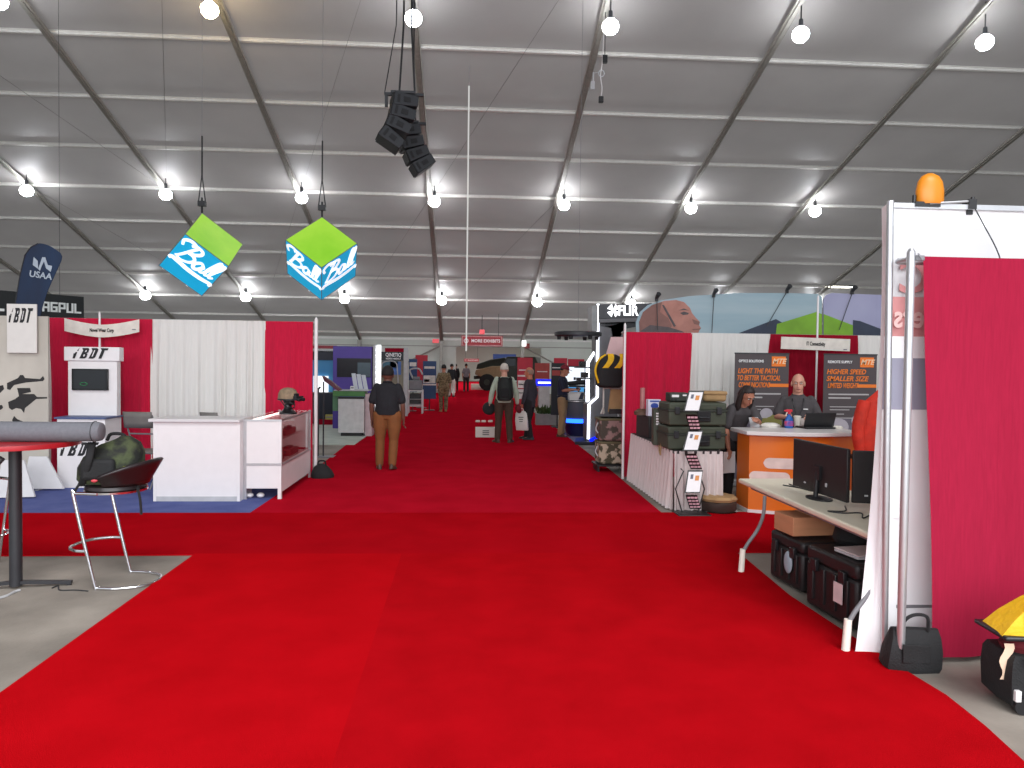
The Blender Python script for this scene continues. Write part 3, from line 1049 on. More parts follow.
BWY = 11.6
rollup('dark roll-up banner with orange heading about tactical communications, left of the bald man', 735, 789, 354, 10.9, ('LIGHT THE PATH', 'TO BETTER TACTICAL', 'COMMUNICATIONS'), 'OPTICS SOLUTIONS', 0, [(.2, .95, .2, 2), (.1, 1.1, .12, 3)])
rollup('dark roll-up banner with orange heading about smaller size, right of the bald man', 824, 877, 355, 10.9, ('HIGHER SPEED', 'SMALLER SIZE', 'LIMITED WEIGHT'), 'REMOTE SUPPLY', 0, [(-.2, .9, .2, 3), (.2, 1.0, .16, 3)])

# drape line behind the booth
zl = at(700, 333, BWY).z


def xs_(px, y=BWY, py=400):
    return at(px, py, y).x


pl_ = gr(624, 478)
for nm, x0, x1, mm, lab, fo, ln_ in (
        ('red_drape', 623, 692, REDD, 'red drape at the aisle end of the right booth, behind the skirted table', 4, (0, -.05)),
        ('white_drape', 691, 770, WHTD, 'white drape between the red drapes behind the green cases', 7, (0, 0)),
        ('red_drape', 768, 858, REDD2, 'dark red drape behind the bald man and his booth sign', 6, (0, 0)),
        ('white_drape', 857, 935, WHTD, 'white drape at the right end of the back booth line', 7, (0, 0))):
    drape(nm, lab, (xs_(x0, py=334), BWY), (xs_(x1, py=334), BWY), zl, .03, mm, folds=fo, amp=.04, seed=x0, lean=ln_)
# drape return running along the aisle edge
t = pole('pipe_upright', 'white pipe upright at the aisle corner of the right booth', xs_(622.5), BWY - .10, at(622, 325, BWY).z, .02, m_=WHITE, base=False)
m = MB(); m.cyl((0, .21, zl - .01), (xs_(935) - xs_(622), .21, zl - .01), .018, n=8); m.cyl((0, 0, zl - .01), (0, .22, zl - .01), .014, n=8); m.build('crossbar', ALU, t)
sp = at(816, 390, BWY - .25)
t = pole('pipe_upright', 'white pipe upright behind the bald man, carrying the booth sign', sp.x, BWY - .25, at(821, 297, BWY - .25).z, .016, m_=WHITE)
a, b = at(781, 343, BWY - .32), at(850, 345, BWY - .32)
t = thing('booth_sign', 'white booth sign hung on the dark red drape above the counter', 'sign', ((a.x + b.x) / 2, BWY - .32, (a.z + b.z) / 2), 0)
t.rotation_euler = (0, R(1.2), 0)
wS = b.x - a.x
m = MB(); m.box((0, 0, 0), (wS, .008, .19)); o = m.build('sign_board', mat('sign_white', (214, 206, 196), .6), t)
text('IT Connectivity', .085, o, (0, -.008, 0), BTXT, width=wS * .27, bold=.002)
m = MB(); m.box((wS * .43, -.006, -.07), (wS * .05, .003, .016)); m.build('small_print', GREY, o)

# ------------------------------------------------------------------ skirted table with radios and cases
qa, qb = gr(670, 511), gr(633, 481)
SX0 = (qa.x + qb.x) / 2
SY0, SY1 = qa.y, min(qb.y, BWY - .15)
SX1 = at(722, 470, SY0).x
TZ = .75
t = thing('skirted_table', 'table draped with a pleated white skirt beside the aisle carpet', 'table', ((SX0 + SX1) / 2, (SY0 + SY1) / 2, 0))
hx_, hy_ = (SX1 - SX0) / 2, (SY1 - SY0) / 2
m = MB(); m.box((0, 0, TZ - .02), (2 * hx_, 2 * hy_, .04)); m.build('tabletop', mat('dark_table_cloth', (52, 44, 46), .8), t, bevel=.006)
SK = mat('white_skirt_cloth', (222, 210, 208), .85, var=.05, scale=14, stretch=(4, 4, .4), trans=.1, spec=.1)


def skirt(pA, pB, nf, sd):
    pA, pB = V(pA), V(pB)
    dv = pB - pA
    nn = V((dv.y, -dv.x, 0)).normalized()
    m = MB()
    m.grid(lambda u, v: pA + dv * u + nn * ((.012 + .03 * v) * math.sin(2 * PI * nf * u + sd + .7 * math.sin(9 * u)) + .025 * v + .006) + V((0, 0, TZ - .005 - (TZ - .02) * v)), nf * 10, 8)
    return m.build('skirt', SK, t, fix=False)


skirt((-hx_, hy_, 0), (-hx_, -hy_, 0), 16, 0)
skirt((-hx_, -hy_, 0), (hx_, -hy_, 0), 6, 1)
for sx2 in (-1, 1):
    for sy2 in (-1, 1):
        m = MB(); m.cyl((sx2 * (hx_ - .05), sy2 * (hy_ - .06), 0), (sx2 * (hx_ - .05), sy2 * (hy_ - .06), TZ - .03), .015, n=8); m.build('leg', GREY, t)
OLIVE = mat('olive_case', (60, 66, 52), .6, var=.15, scale=10)
gx = (at(668, 430, SY0 + .07).x + at(726, 430, SY0 + .07).x) / 2
gw = at(726, 430, SY0 + .07).x - at(668, 430, SY0 + .07).x
gh = .295


def olive_case(label, c, w, d, h):
    t = thing('transit_case', label, 'case', c, 0, 'olive transit cases on the skirted table')
    m = MB(); m.box((0, 0, h * .33), (w, d, h * .62)); m.build('case_body', OLIVE, t, bevel=.02)
    m = MB(); m.box((0, 0, h * .83), (w, d, h * .32)); m.build('lid', OLIVE, t, bevel=.02)
    m = MB(); m.box((0, 0, h * .655), (w + .02, d + .02, .03)); m.build('rim', mat('dark_olive', (40, 44, 36), .6), t, bevel=.005)
    m = MB(); m.box((w * .10, -d / 2 - .012, h * .42), (.17, .02, .13)); m.build('handle_plate', BLACK, t, bevel=.006)
    m = MB(); m.tube(spline([(w * .1 - .06, -d / 2 - .02, h * .42), (w * .1 - .05, -d / 2 - .045, h * .38), (w * .1 + .05, -d / 2 - .045, h * .38), (w * .1 + .06, -d / 2 - .02, h * .42)], 4), .01, 6); m.build('handle', DARK, t)
    for x in (-.36, .36):
        m = MB(); m.box((x * w, -d / 2 - .015, h * .66), (.06, .03, .09)); m.build('latch', DARK, t, bevel=.005)
    return t


olive_case('olive green transit case, lower one of the stack on the skirted table', (gx, SY0 + .32, TZ), gw, .5, gh)
olive_case('olive green transit case, upper one of the stack on the skirted table', (gx + .01, SY0 + .33, TZ + gh + .005), gw, .5, gh)
tz = TZ + 2 * gh + .01
p_ = at(714, 400, SY0 + .3)
t = thing('tan_pouch', 'tan padded pouch lying on top of the olive cases', 'pouch', (p_.x, SY0 + .36, tz))
TAN = mat('tan_cloth', (160, 128, 88), .8, var=.12, bump=.3, bscale=40)
m = MB(); m.box((0, 0, .06), (.30, .24, .12)); m.build('pouch_body', TAN, t, bevel=.04, seg=3)
m = MB(); m.box((0, -.01, .11), (.31, .25, .05)); m.build('flap', TAN, t, bevel=.02)
p_ = at(673, 400, SY0 + .3)
t = thing('radio_set', 'dark radio with pale stickers lying on the upper olive case', 'radio', (p_.x + .07, SY0 + .34, tz))
m = MB(); m.box((0, 0, .055), (.26, .22, .11)); m.build('radio_case', mat('dark_olive', (40, 44, 36), .6), t, bevel=.012)
m = MB(); m.box((-.06, -.112, .07), (.09, .004, .03)); m.box((.06, -.112, .08), (.05, .004, .02)); m.build('sticker', WHITE, t)
m = MB(); m.cyl((-.1, -.11, .03), (-.1, -.13, .03), .015, n=10); m.cyl((-.05, -.11, .03), (-.05, -.13, .03), .012, n=10); m.build('knob', BLACK, t)
# black electronics at the far end
p_ = at(655, 436, SY1 - .45)
t = thing('radio_case', 'black radio equipment box at the far end of the skirted table', 'case', (SX0 + .25, SY1 - .55, TZ), R(4))
m = MB(); m.box((0, 0, .16), (.44, .60, .32)); m.build('case_body', CASE, t, bevel=.012)
m = MB(); m.box((-.03, -.305, .15), (.07, .01, .16)); m.box((-.15, -.305, .2), (.05, .01, .05)); m.build('front_label', mat('beige_label', (196, 168, 130), .6), t)
m = MB(); m.cyl((.1, -.30, .22), (.1, -.33, .22), .025, n=12); m.cyl((.16, -.30, .12), (.16, -.33, .12), .02, n=12); m.build('knob', DARK, t)
m = MB(); m.tube(spline([(-.12, 0, .32), (-.1, 0, .36), (.1, 0, .36), (.12, 0, .32)], 4), .012, 6); m.build('handle', BLACK, t)
p_ = at(654, 417, SY1 - .8)
t = thing('product_box', 'white carton with a blue picture standing on the black radio box', 'box', (p_.x, SY1 - .75, TZ + .322), R(6))
m = MB(); m.box((0, 0, .12), (.19, .10, .24)); m.build('carton', mat('lilac_white', (206, 204, 220), .5), t, bevel=.004)
m = MB(); m.ball((0, -.052, .15), (.06, .003, .04), 14); m.box((-.0, -.052, .215), (.14, .004, .02)); m.build('printed_picture', mat('blue_picture', (40, 66, 150), .5), t)
p_ = at(643, 414, SY1 - .6)
t = thing('antenna_tube', 'upright pinkish tube standing on the black radio box', 'tube', (p_.x, SY1 - .55, TZ + .322))
m = MB(); m.cyl((0, 0, .06), (0, 0, .40), .035, n=14); m.build('tube_body', mat('pinkish_plastic', (168, 110, 108), .5), t)
m = MB(); m.lathe([(.01, 0), (.12, 0), (.12, .05), (.06, .09), (.01, .09)], n=16); m.build('tube_base', mat('brown_base', (92, 66, 52), .6), t)
t = thing('connector_panel', 'olive panel with rows of white connectors beside the cases', 'panel', (at(665, 425, SY0 + .5).x, SY0 + .75, TZ), R(-10))
m = MB(); m.box((0, 0, .24), (.2, .3, .48)); m.build('panel_box', OLIVE, t, bevel=.01)
m = MB()
for i in range(2):
    for j in range(5):
        m.box((-.04 + .08 * i, -.155, .28 + j * .035), (.05, .012, .02))
m.build('connector', WHITE, t)
cable('tan rope hanging down over the front of the skirted table', [(SX0 + .02, SY0 + .5, TZ + .28), (SX0 - .02, SY0 + .45, TZ + .18), (SX0 - .055, SY0 + .4, TZ + .05), (SX0 - .07, SY0 + .38, TZ - .1), (SX0 - .05, SY0 + .5, TZ + .02), (SX0 + .1, SY0 + .6, TZ + .06)], .009, TAN, 'rope')

# zig-zag literature rack
lb_ = gr(692, 515)
t = thing('literature_rack', 'black zigzag literature rack holding brochures in front of the skirted table', 'rack', (lb_.x, lb_.y, 0))
FR = mat('rack_black', (20, 18, 20), .4)
BRO = mat('brochure_page', (226, 222, 224), .4, var=.05)
Yr2 = lb_.y
pg = [((706, 391), (682, 411), 1), ((684, 414), (703, 431), 0), ((705, 431), (681, 450), 1), ((683, 453), (704, 470), 0), ((705, 471), (683, 492), 1), ((684, 494), (703, 510), 0)]
hw2 = .094
for i, (pa, pb, page) in enumerate(pg):
    a, b = at(*pa, Yr2), at(*pb, Yr2)
    cz0, cz1 = b.z, a.z
    # each shelf is a plane that leans back at alternating slopes
    lean = .10
    y0, y1 = (-.07, .07) if page else (.07, -.07)
    xa, xb_ = (a.x - lb_.x, b.x - lb_.x)
    xt = (706 if 0 else 0)
    hw2 = .094 if page else .070
    P0 = V(((xb_ + (hw2 if page else -hw2)), y0, cz0))
    P1 = V(((xa - hw2 if page else xa + hw2), y1, cz1))
    sd = V((hw2, 0, 0))
    m = MB(); m.prism([P0 - sd, P0 + sd, P1 + sd, P1 - sd], (0, .012, 0)); fr = m.build('tray', FR, t)
    nrm = V((0, -.008, 0))
    if page:
        m = MB(); m.prism([P0 - sd * .88 + (P1 - P0) * .05 + nrm, P0 + sd * .88 + (P1 - P0) * .05 + nrm, P1 + sd * .88 - (P1 - P0) * .07 + nrm, P1 - sd * .88 - (P1 - P0) * .07 + nrm], (0, .004, 0)); br = m.build('brochure', BRO, fr, smooth=False)
        m = MB()
        for (u, v, w_, h_, k) in ((-.4, .62, .35, .2, 0), (.3, .55, .5, .22, 1)):
            q = P0 + (P1 - P0) * v + sd * u + nrm * 1.6
            m.m(k).prism([q - sd * w_ / 2, q + sd * w_ / 2, q + sd * w_ / 2 + (P1 - P0) * h_, q - sd * w_ / 2 + (P1 - P0) * h_], (0, .002, 0))
        m.build('printed_picture', [mat('grey_picture', (92, 92, 110), .5), mat('amber_picture', (206, 132, 60), .5)], br, smooth=False)
    else:
        for r_ in range(4):
            for c_ in range(3):
                q = P0 + (P1 - P0) * (.16 + .22 * r_) + sd * (-.62 + .62 * c_) + V((0, -.008, 0))
                m = MB()
                m.box(q, (.036, .006, .022))
                m.build('slot', mat('pink_slot', (196, 150, 160), .5), fr)
m = MB(); m.box((0, .02, .012), (.40, .30, .024)); m.build('base_plate', FR, t, bevel=.008)
m = MB(); m.tube([(-.1, .08, .02), (-.18, .1, .3), (-.09, .08, .52), (-.12, .1, .55)], .008, 6); m.tube([(.1, .08, .02), (.18, .1, .3), (.1, .08, .52)], .008, 6); m.build('scissor_strut', FR, t)

pq = gr(718, 513)
t = thing('round_pouf', 'low dark round tub with a tan ruffled cushion on the floor', 'pouf', (pq.x + .04, pq.y + .12, 0))
m = MB(); m.lathe([(.01, 0), (.2, 0), (.225, .04), (.225, .12), (.2, .14), (.01, .14)], n=28); m.build('tub', mat('dark_brown_tub', (54, 40, 34), .6), t)
m = MB(); m.rings([[V((.215 * k * (1 + .05 * math.sin(9 * a)) * math.cos(a), .215 * k * (1 + .05 * math.sin(9 * a)) * math.sin(a), z)) for a in [j * 2 * PI / 54 for j in range(54)]] for z, k in ((.14, .98), (.17, 1.05), (.20, .95), (.21, .6), (.20, .1))]); m.build('cushion', TAN, t)
m = MB(); m.lathe([(.2, .0), (.24, .0), (.24, .012), (.2, .012)], n=28); m.build('base_ring', LGREY, t)

# red jacket over a high chair at the counter's right end
jp = at(862, 440, 8.45)
t = thing('high_chair', 'high chair at the counter right end, mostly under the red jacket', 'chair', (jp.x + .12, 8.45, 0))
m = MB(); m.box((0, 0, .74), (.42, .42, .05)); m.build('seat', BLACK, t, bevel=.015)
m = MB(); m.box((0, -.19, 1.06), (.38, .03, .5)); m.build('backrest', BLACK, t, bevel=.012)
for x in (-.18, .18):
    for y in (-.18, .18):
        m = MB(); m.cyl((x * 1.15, y * 1.15, 0), (x, y, .73), .015, n=8); m.build('leg', CHROME, t)
REDJ = mat('orange_red_jacket', (206, 46, 26), .75, var=.15, scale=9, bump=.3, bscale=25)
t = thing('red_jacket', 'orange red jacket hung over the high chair beside the counter', 'jacket', (jp.x + .12, 8.45, 0))
m = MB()
m.rings([[V((dx + .27 * k * (1 + .08 * math.sin(5 * a + z * 3)) * math.cos(a), -.17 + .10 * k2 * (1 + .15 * math.sin(7 * a)) * math.sin(a), z)) for a in [j * 2 * PI / 32 for j in range(32)]] for z, k, k2, dx in ((.78, .9, .9, 0), (.84, 1., 1.1, 0), (1.0, .98, 1.1, 0), (1.25, .9, 1.0, 0), (1.42, .75, .8, .02), (1.51, .4, .6, .03), (1.55, .25, .4, .03))])
m.build('jacket_body', REDJ, t)
for s in (-1, 1):
    m = MB(); m.tube(spline([(s * .2, -.18, 1.42), (s * .28, -.2, 1.1), (s * .27, -.22, .85)], 5), [.07, .075, .075, .075, .075, .07, .07, .07, .065, .06, .05], 12); m.build('sleeve', REDJ, t)

# ------------------------------------------------------------------ sky mural behind
MY = 12.7
SKY = mat('mural_sky', (134, 160, 172), .6, c2=(160, 178, 184), scale=1.1, stretch=(.4, 1, 3))
SKY2 = mat('mural_sky_violet', (140, 140, 172), .6, c2=(158, 158, 186), scale=1.)
SKIN_P = mat('mural_skin', (176, 122, 108), .6, c2=(146, 96, 86), scale=4)
SKIN_D = mat('mural_skin_dark', (122, 84, 76), .6, var=.1)
GRN = mat('mural_lime_tent', (126, 176, 40), .6, c2=(108, 152, 34), scale=3)
NVY = mat('mural_navy_tent', (44, 52, 70), .6, var=.1)
HAIRP = mat('mural_cap_band', (78, 70, 72), .6, var=.2, scale=9)


def mp(px, py, dy=0.):
    p = at(px, py, MY + dy)
    return V((p.x, MY + dy, p.z))


t = thing('photo_mural', 'wide sky mural printed with a man’s head and tents, behind the drapes'.replace('’', "'"), 'mural', (0, 0, 0))
top = [(636, 420), (636, 322), (640, 312), (648, 305), (662, 300), (690, 296), (740, 293), (790, 293), (818, 294), (822, 297), (822, 420)]
m = MB(); m.prism([mp(*p) for p in top], (0, .03, 0)); pan = m.build('mural_panel', SKY, t, smooth=False)
d1, d2, d3 = -.004, -.008, -.012
m = MB()
m.m(0).poly([mp(*p, d1) for p in ((640, 333), (639, 322), (643, 312), (652, 305), (664, 301), (676, 300), (684, 302), (690, 308), (692, 313), (696, 318), (700, 322), (699, 325), (701, 328), (699, 331), (698, 334), (696, 345), (640, 345))])
m.m(1).poly([mp(*p, d2) for p in ((640, 345), (639, 322), (643, 312), (652, 305), (662, 302), (660, 312), (668, 318), (672, 326), (666, 334), (660, 345))])
m.m(2).poly([mp(*p, d3) for p in ((639, 332), (650, 325), (668, 327), (682, 331), (690, 336), (640, 345))])
m.m(2).poly([mp(*p, d3) for p in ((680, 313), (684, 311.5), (689, 313), (688, 314.5), (683, 315))])
m.m(2).poly([mp(*p, d3) for p in ((678, 310.5), (684, 308.5), (689, 310.5), (684, 310))])
m.m(1).poly([mp(*p, d3) for p in ((692, 319), (700, 322), (699, 325), (694, 324))])
m.m(1).poly([mp(*p, d3) for p in ((692, 329), (701, 328.3), (700, 329.6), (693, 330.5))])
m.m(2).poly([mp(*p, d3 - .002) for p in ((662, 305), (664, 305), (676, 326), (674, 327))])
m.build('printed_head', [SKIN_P, SKIN_D, HAIRP], pan, smooth=False)
m = MB()
m.m(0).poly([mp(*p, d1) for p in ((739, 333), (776, 319), (783, 323), (783, 345), (739, 345))])
m.m(1).poly([mp(*p, d2) for p in ((776, 333), (777, 324), (816, 312), (822, 314), (822, 345), (776, 345))])
m.build('printed_tent', [NVY, GRN], pan, smooth=False)
m = MB(); m.prism([mp(*p) for p in ((823.5, 420), (823.5, 300), (826, 295), (832, 293), (910, 296), (910, 420))], (0, .03, 0)); pan2 = m.build('mural_panel', SKY2, t, smooth=False)
m = MB()
m.m(1).poly([mp(*p, d1) for p in ((823.6, 345), (823.6, 314), (855, 326), (857, 345))])
m.m(0).poly([mp(*p, d2) for p in ((853, 345), (853, 320), (860, 321), (905, 338), (905, 345))])
m.build('printed_tent', [NVY, GRN], pan2, smooth=False)
# feet of the mural
m = MB()
for px in (640, 730, 815, 900):
    m.box((at(px, 400, MY).x, MY + .1, .02), (.06, .5, .04))
m.build('foot', ALU, t)
zt3 = mp(700, 296).z
for i, (px, py, lx, ly) in enumerate(((656, 299, 657, 330), (713, 295, 711, 333), (786, 291, 766, 326), (851, 292, 838, 330))):
    q = mp(px, py)
    t = thing('clip_spotlight', ['small black spotlight above the printed head on the mural', 'small black spotlight on the mural above the white drape', 'small black spotlight on the mural left of the lime tent peak', 'small black spotlight on the violet mural panel at the right'][i], 'lamp', (q.x, MY, q.z), 0, 'clip-on spotlights along the top of the mural')
    m = MB(); m.box((0, -.035, -.01), (.05, .05, .07)); m.build('clamp', BLACK, t, bevel=.006)
    m = MB(); m.cyl((0, -.05, .02), (.015, -.13, .08), .032, .042, 12); m.build('lamp_head', DARK, t)
    l = mp(lx, ly)
    m = MB(); m.tube([(0, -.06, .0), ((l.x - q.x) * .5, -.05, (l.z - q.z) * .5), (l.x - q.x, -.045, l.z - q.z)], .007, 5); m.build('cord', BLACK, t)

# ------------------------------------------------------------------ grey LED tower and counter of the next booth
TYW = 16.6
TG = mat('tower_grey', (104, 103, 106), .45, var=.06)
TGD = mat('tower_dark_grey', (64, 64, 68), .45, var=.06)
LED = glow('led_white', (240, 244, 255), 3.2)
LEDB = glow('led_blue', (30, 90, 255), 5.)
LEDBd = glow('led_deep_blue', (10, 30, 235), 2.2)


def tp(px, py, y=TYW):
    p = at(px, py, y)
    return V((p.x, p.y, p.z))


base = gr(590, 462)
t = thing('led_tower', 'grey exhibit tower with a white lit edge and lit sign box', 'exhibit tower', (0, 0, 0))
m = MB()
m.prism([tp(*p) for p in ((597, 304), (626, 304), (626, 452), (588, 452), (588, 405), (597, 396))], (0, .7, 0))
m.build('tower_body', TG, t, bevel=.01)
m = MB()
m.prism([tp(*p, TYW - .05) for p in ((592, 306), (597.5, 305), (597.5, 331), (592, 331))], (0, .6, 0)); m.build('side_fin', mat('tower_light_grey', (150, 152, 152), .45), t)
m = MB()
m.prism([tp(*p, TYW - .12) for p in ((599, 305), (656, 303), (656, 318), (599, 319))], (0, .7, 0)); sb = m.build('sign_box', TGD, t, bevel=.01)
m = MB()
m.prism([tp(*p, TYW - .14) for p in ((599, 319), (656, 317.5), (656, 321), (599, 322.5))], (0, .7, 0)); m.build('sign_ledge', TG, t)
m = MB(); m.prism([tp(*p, TYW + .0) for p in ((599, 322), (640, 321), (640, 326), (624, 329), (619, 340), (613, 340), (611, 328), (599, 326))], (0, .5, 0)); m.build('underside_housing', DARK, t)
c_ = tp(628, 311, TYW - .135)
FL = glow('lit_letter_white', (250, 252, 255), 3.)
text('FLIR', .31, sb, c_, FL, width=.46, bold=.02)
c_ = tp(613.5, 310.5, TYW - .135)
m = MB()
for k in range(4):
    a = R(45 + 90 * k)
    m.prism([c_ + V((.15 * math.cos(a + s), -.004, .15 * math.sin(a + s))) for s in (-.5, .5)] + [c_ + V((.03 * math.cos(a + s), -.004, .03 * math.sin(a + s))) for s in (.6, -.6)], (0, .006, 0))
m.ball(c_, (.045, .006, .045), 10)
m.build('sign_emblem', FL, sb, smooth=False)
m = MB()
ed = [tp(*p, TYW - .02) for p in ((598, 304), (597.3, 397), (589, 404.5), (588.3, 439))]
m.tube(ed, .032, 8)
m.build('led_strip', LED, t)
m = MB()
m.prism([tp(*p, TYW + .35) for p in ((586, 363), (593.5, 351.5), (595.5, 352.5), (589.5, 363), (589.5, 402), (586, 402))], (0, .03, 0)); m.build('led_strip', LED, t)
m = MB()
m.prism([tp(*p, TYW + .40) for p in ((589, 363), (594, 353), (598, 356), (598, 402), (589, 402))], (0, .06, 0)); m.build('screen_panel', TGD, t)
q = gr(596, 446)
m = MB()
m.tube(spline([V((q.x - .10, TYW - .10, .09)), V((q.x + .02, TYW - .14, .15)), V((q.x + .14, TYW - .12, .13)), V((q.x + .17, TYW - .10, .08))], 6), .04, 8); m.build('floor_glow_tube', LEDBd, t)
m = MB(); m.prism([V((q.x - .45, TYW - .2, .014)), V((q.x + .5, TYW - .2, .014)), V((q.x + .5, TYW + .7, .014)), V((q.x - .3, TYW + .7, .014))], (0, 0, .06)); m.build('plinth', mat('dark_plinth', (26, 24, 40), .5), t)

CYd = 18.7
c0 = at(574, 440, CYd)
t = thing('demo_counter', 'round grey demonstration counter with a blue lit foot', 'counter', (at(577.5, 430, CYd).x, CYd, 0))
m = MB(); m.lathe([(.02, .44), (.36, .44), (.42, .56), (.45, .86), (.02, .86)], n=32); m.build('counter_body', mat('counter_grey', (92, 96, 108), .35, var=.05), t)
m = MB(); m.lathe([(.02, .86), (.49, .86), (.49, .91), (.02, .91)], n=32); m.build('countertop', TGD, t)
m = MB(); m.lathe([(.488, .88), (.496, .88), (.496, .895), (.488, .895)], n=32); m.build('edge_trim', ALU, t)
m = MB(); m.lathe([(.28, .32), (.39, .35), (.39, .42), (.28, .43)], n=32); m.build('led_ring', LEDB, t)
m = MB(); m.lathe([(.02, .0), (.28, .0), (.36, .34), (.02, .34)], n=32); m.build('counter_foot', mat('navy_foot', (22, 22, 66), .4), t)
cxw = t.location.x
t = thing('tablet_stand', 'white tilted info panel standing on the round grey counter', 'display stand', (at(577, 398, CYd - .15).x, CYd - .15, .91))
m = MB(); m.prism([(-.2, -.1, .0), (.12, -.1, 0), (.2, .06, .2), (-.2, .06, .2)], (0, .02, 0)); m.build('panel', WHITE, t)
m = MB(); m.prism([(.02, -.11, .02), (.13, -.11, .02), (.19, .05, .19), (.12, .05, .19)], (0, .004, 0)); m.build('panel_graphic', mat('navy_print', (30, 38, 62), .5), t)
t = thing('optic_device', 'black long optic device mounted above the round grey counter', 'optical device', (at(580, 386, CYd - .1).x, CYd + .15, .91))
m = MB(); m.cyl((-.34, 0, .40), (.1, 0, .44), .05, .065, 14); m.cyl((.1, 0, .44), (.32, 0, .45), .07, .07, 14); m.build('optic_tube', BLACK, t)
m = MB(); m.box((0, 0, .34), (.5, .1, .05)); m.cyl((0, 0, 0), (0, 0, .33), .025, n=8); m.build('mount', DARK, t)
m = MB(); m.box((.0, 0, .52), (.12, .08, .06)); m.cyl((-.1, 0, .5), (-.1, 0, .57), .03, n=10); m.build('turret', DARK, t)
t = thing('lit_screen', 'bright screen showing a white picture behind the round counter', 'screen', (at(573, 380, 19.6).x, 19.6, 0))
z0, z1 = at(573, 392, 19.6).z, at(573, 367, 19.6).z
wq = at(586, 380, 19.6).x - at(563, 380, 19.6).x
m = MB(); m.box((0, .03, (z0 + z1) / 2), (wq + .06, .05, z1 - z0 + .06)); m.build('bezel', BLACK, t)
m = MB(); m.box((0, 0, (z0 + z1) / 2 + .05), (wq, .01, z1 - z0 - .1)); m.m(1).box((.05, -.006, z0 + .08), (wq * .8, .01, .14)); m.build('display', [glow('screen_white', (225, 235, 245), 1.3), glow('screen_cyan', (80, 160, 220), .9)], t)
m = MB(); m.cyl((0, .05, 0), (0, .05, z0), .05, n=10); m.build('stand_pole', DARK, t)
m = MB(); m.box((0, .05, .01), (.5, .4, .02)); m.build('stand_base', DARK, t)
for i, (px, py) in enumerate(((579, 366), (581, 377))):
    q = at(px, py, 17.0)
    t = thing('wall_shelf', ['small grey shelf with a camera, upper one on the lit tower', 'small grey shelf with a camera, lower one on the lit tower'][i], 'shelf', (q.x + .08, 17.0, q.z), 0, 'shelves on the lit tower')
    m = MB(); m.box((0, 0, -.03), (.34, .3, .03)); m.box((.16, .1, -.06), (.04, .1, .08)); m.build('shelf_board', DARK, t)
    m = MB(); m.box((0, 0, .05), (.16, .12, .12)); m.cyl((-.02, -.06, .05), (-.02, -.14, .05), .04, n=12); m.build('camera_body', BLACK, t)
# ring truss with spotlights above
q = at(578, 336.5, 15.5)
t = thing('lighting_ring', 'dark round overhead lighting ring beside the tower top', 'light fixture', (q.x, 15.5, q.z))
m = MB(); m.lathe([(.46, .0), (.5, .02), (.5, .08), (.46, .10), (.05, .10), (.05, .06), (.4, .05)], n=30); m.build('ring', DARK, t)
for k in range(6):
    a = k * PI / 3
    m = MB(); m.cyl((.4 * math.cos(a), .4 * math.sin(a), .02), (.4 * math.cos(a), .4 * math.sin(a), -.07), .05, .04, 10); m.build('spot_head', BLACK, t)
m = MB(); m.cyl((0, 0, .1), (0, 0, roof(15.5) - q.z), .004, n=5); m.build('hanging_wire', GREY, t)

# rescue backpack on a white stand, camouflage crates
SY = 12.4
q = at(609, 420, SY)
t = thing('display_stand', 'white tubular stand carrying the black and yellow rescue pack', 'stand', (q.x, SY, 0))
zb = at(609, 414, SY).z
zs = at(609, 388, SY).z
m = MB()
for dx in (-.10, .22):
    m.cyl((dx, 0, zb), (dx, 0, zs + .35), .014, n=8)
    m.tube([(dx - .06, -.1, zb + .01), (dx, 0, zb + .12), (dx + .04, .1, zb + .01)], .012, 6)
m.cyl((-.10, 0, zs), (.22, 0, zs), .014, n=8)
m.build('frame', mat('stand_white', (206, 204, 196), .5), t)
m = MB(); m.prism([(-.02, -.03, zb + .04), (.26, -.03, zb + .04), (.26, -.03, zs - .02), (.02, -.03, zs - .02)], (0, .05, 0)); m.build('tan_panel', TAN, t)
m = MB(); m.box((.14, -.06, zb + .05), (.3, .1, .08)); m.build('black_tray', BLACK, t)
q2 = at(610, 371, SY - .15)
t = thing('rescue_pack', 'black rescue backpack with yellow straps hung on the white stand', 'backpack', (q2.x, SY - .12, q2.z))
m = MB(); m.rings([[V((.24 * k * math.copysign(abs(math.cos(a)) ** .6, math.cos(a)), .12 * k2 * math.copysign(abs(math.sin(a)) ** .7, math.sin(a)), z)) for a in [j * 2 * PI / 24 for j in range(24)]] for z, k, k2 in ((-.28, .7, .7), (-.24, .95, 1.), (-.05, 1.02, 1.1), (.14, .95, 1.), (.24, .72, .7), (.28, .4, .3))]); m.build('pack_body', CLOTHB, t)
for s in (-1, 1):
    m = MB(); m.grid(lambda u, v: V((s * (.05 + .10 * u) + .10 * math.sin(v * 2), -.13 - .02 * math.sin(v * PI) + .1 * v * v * .6, .05 + .24 * v)), 3, 10); m.build('yellow_strap', YEL, t)
m = MB(); m.tube(spline([(-.2, -.08, -.2), (-.26, -.10, 0), (-.2, -.08, .18), (-.08, -.05, .27)], 6), .018, 8); m.build('yellow_piping', YEL, t)
CAMO = mat('camouflage_print', (74, 70, 52), .8, c2=(188, 172, 150), scale=9, ramp=(.46, .54), detail=3)
CAMP = mat('pink_grey_camouflage', (150, 120, 116), .8, c2=(74, 66, 58), scale=8, ramp=(.46, .54), detail=3)
q = gr(608, 467)
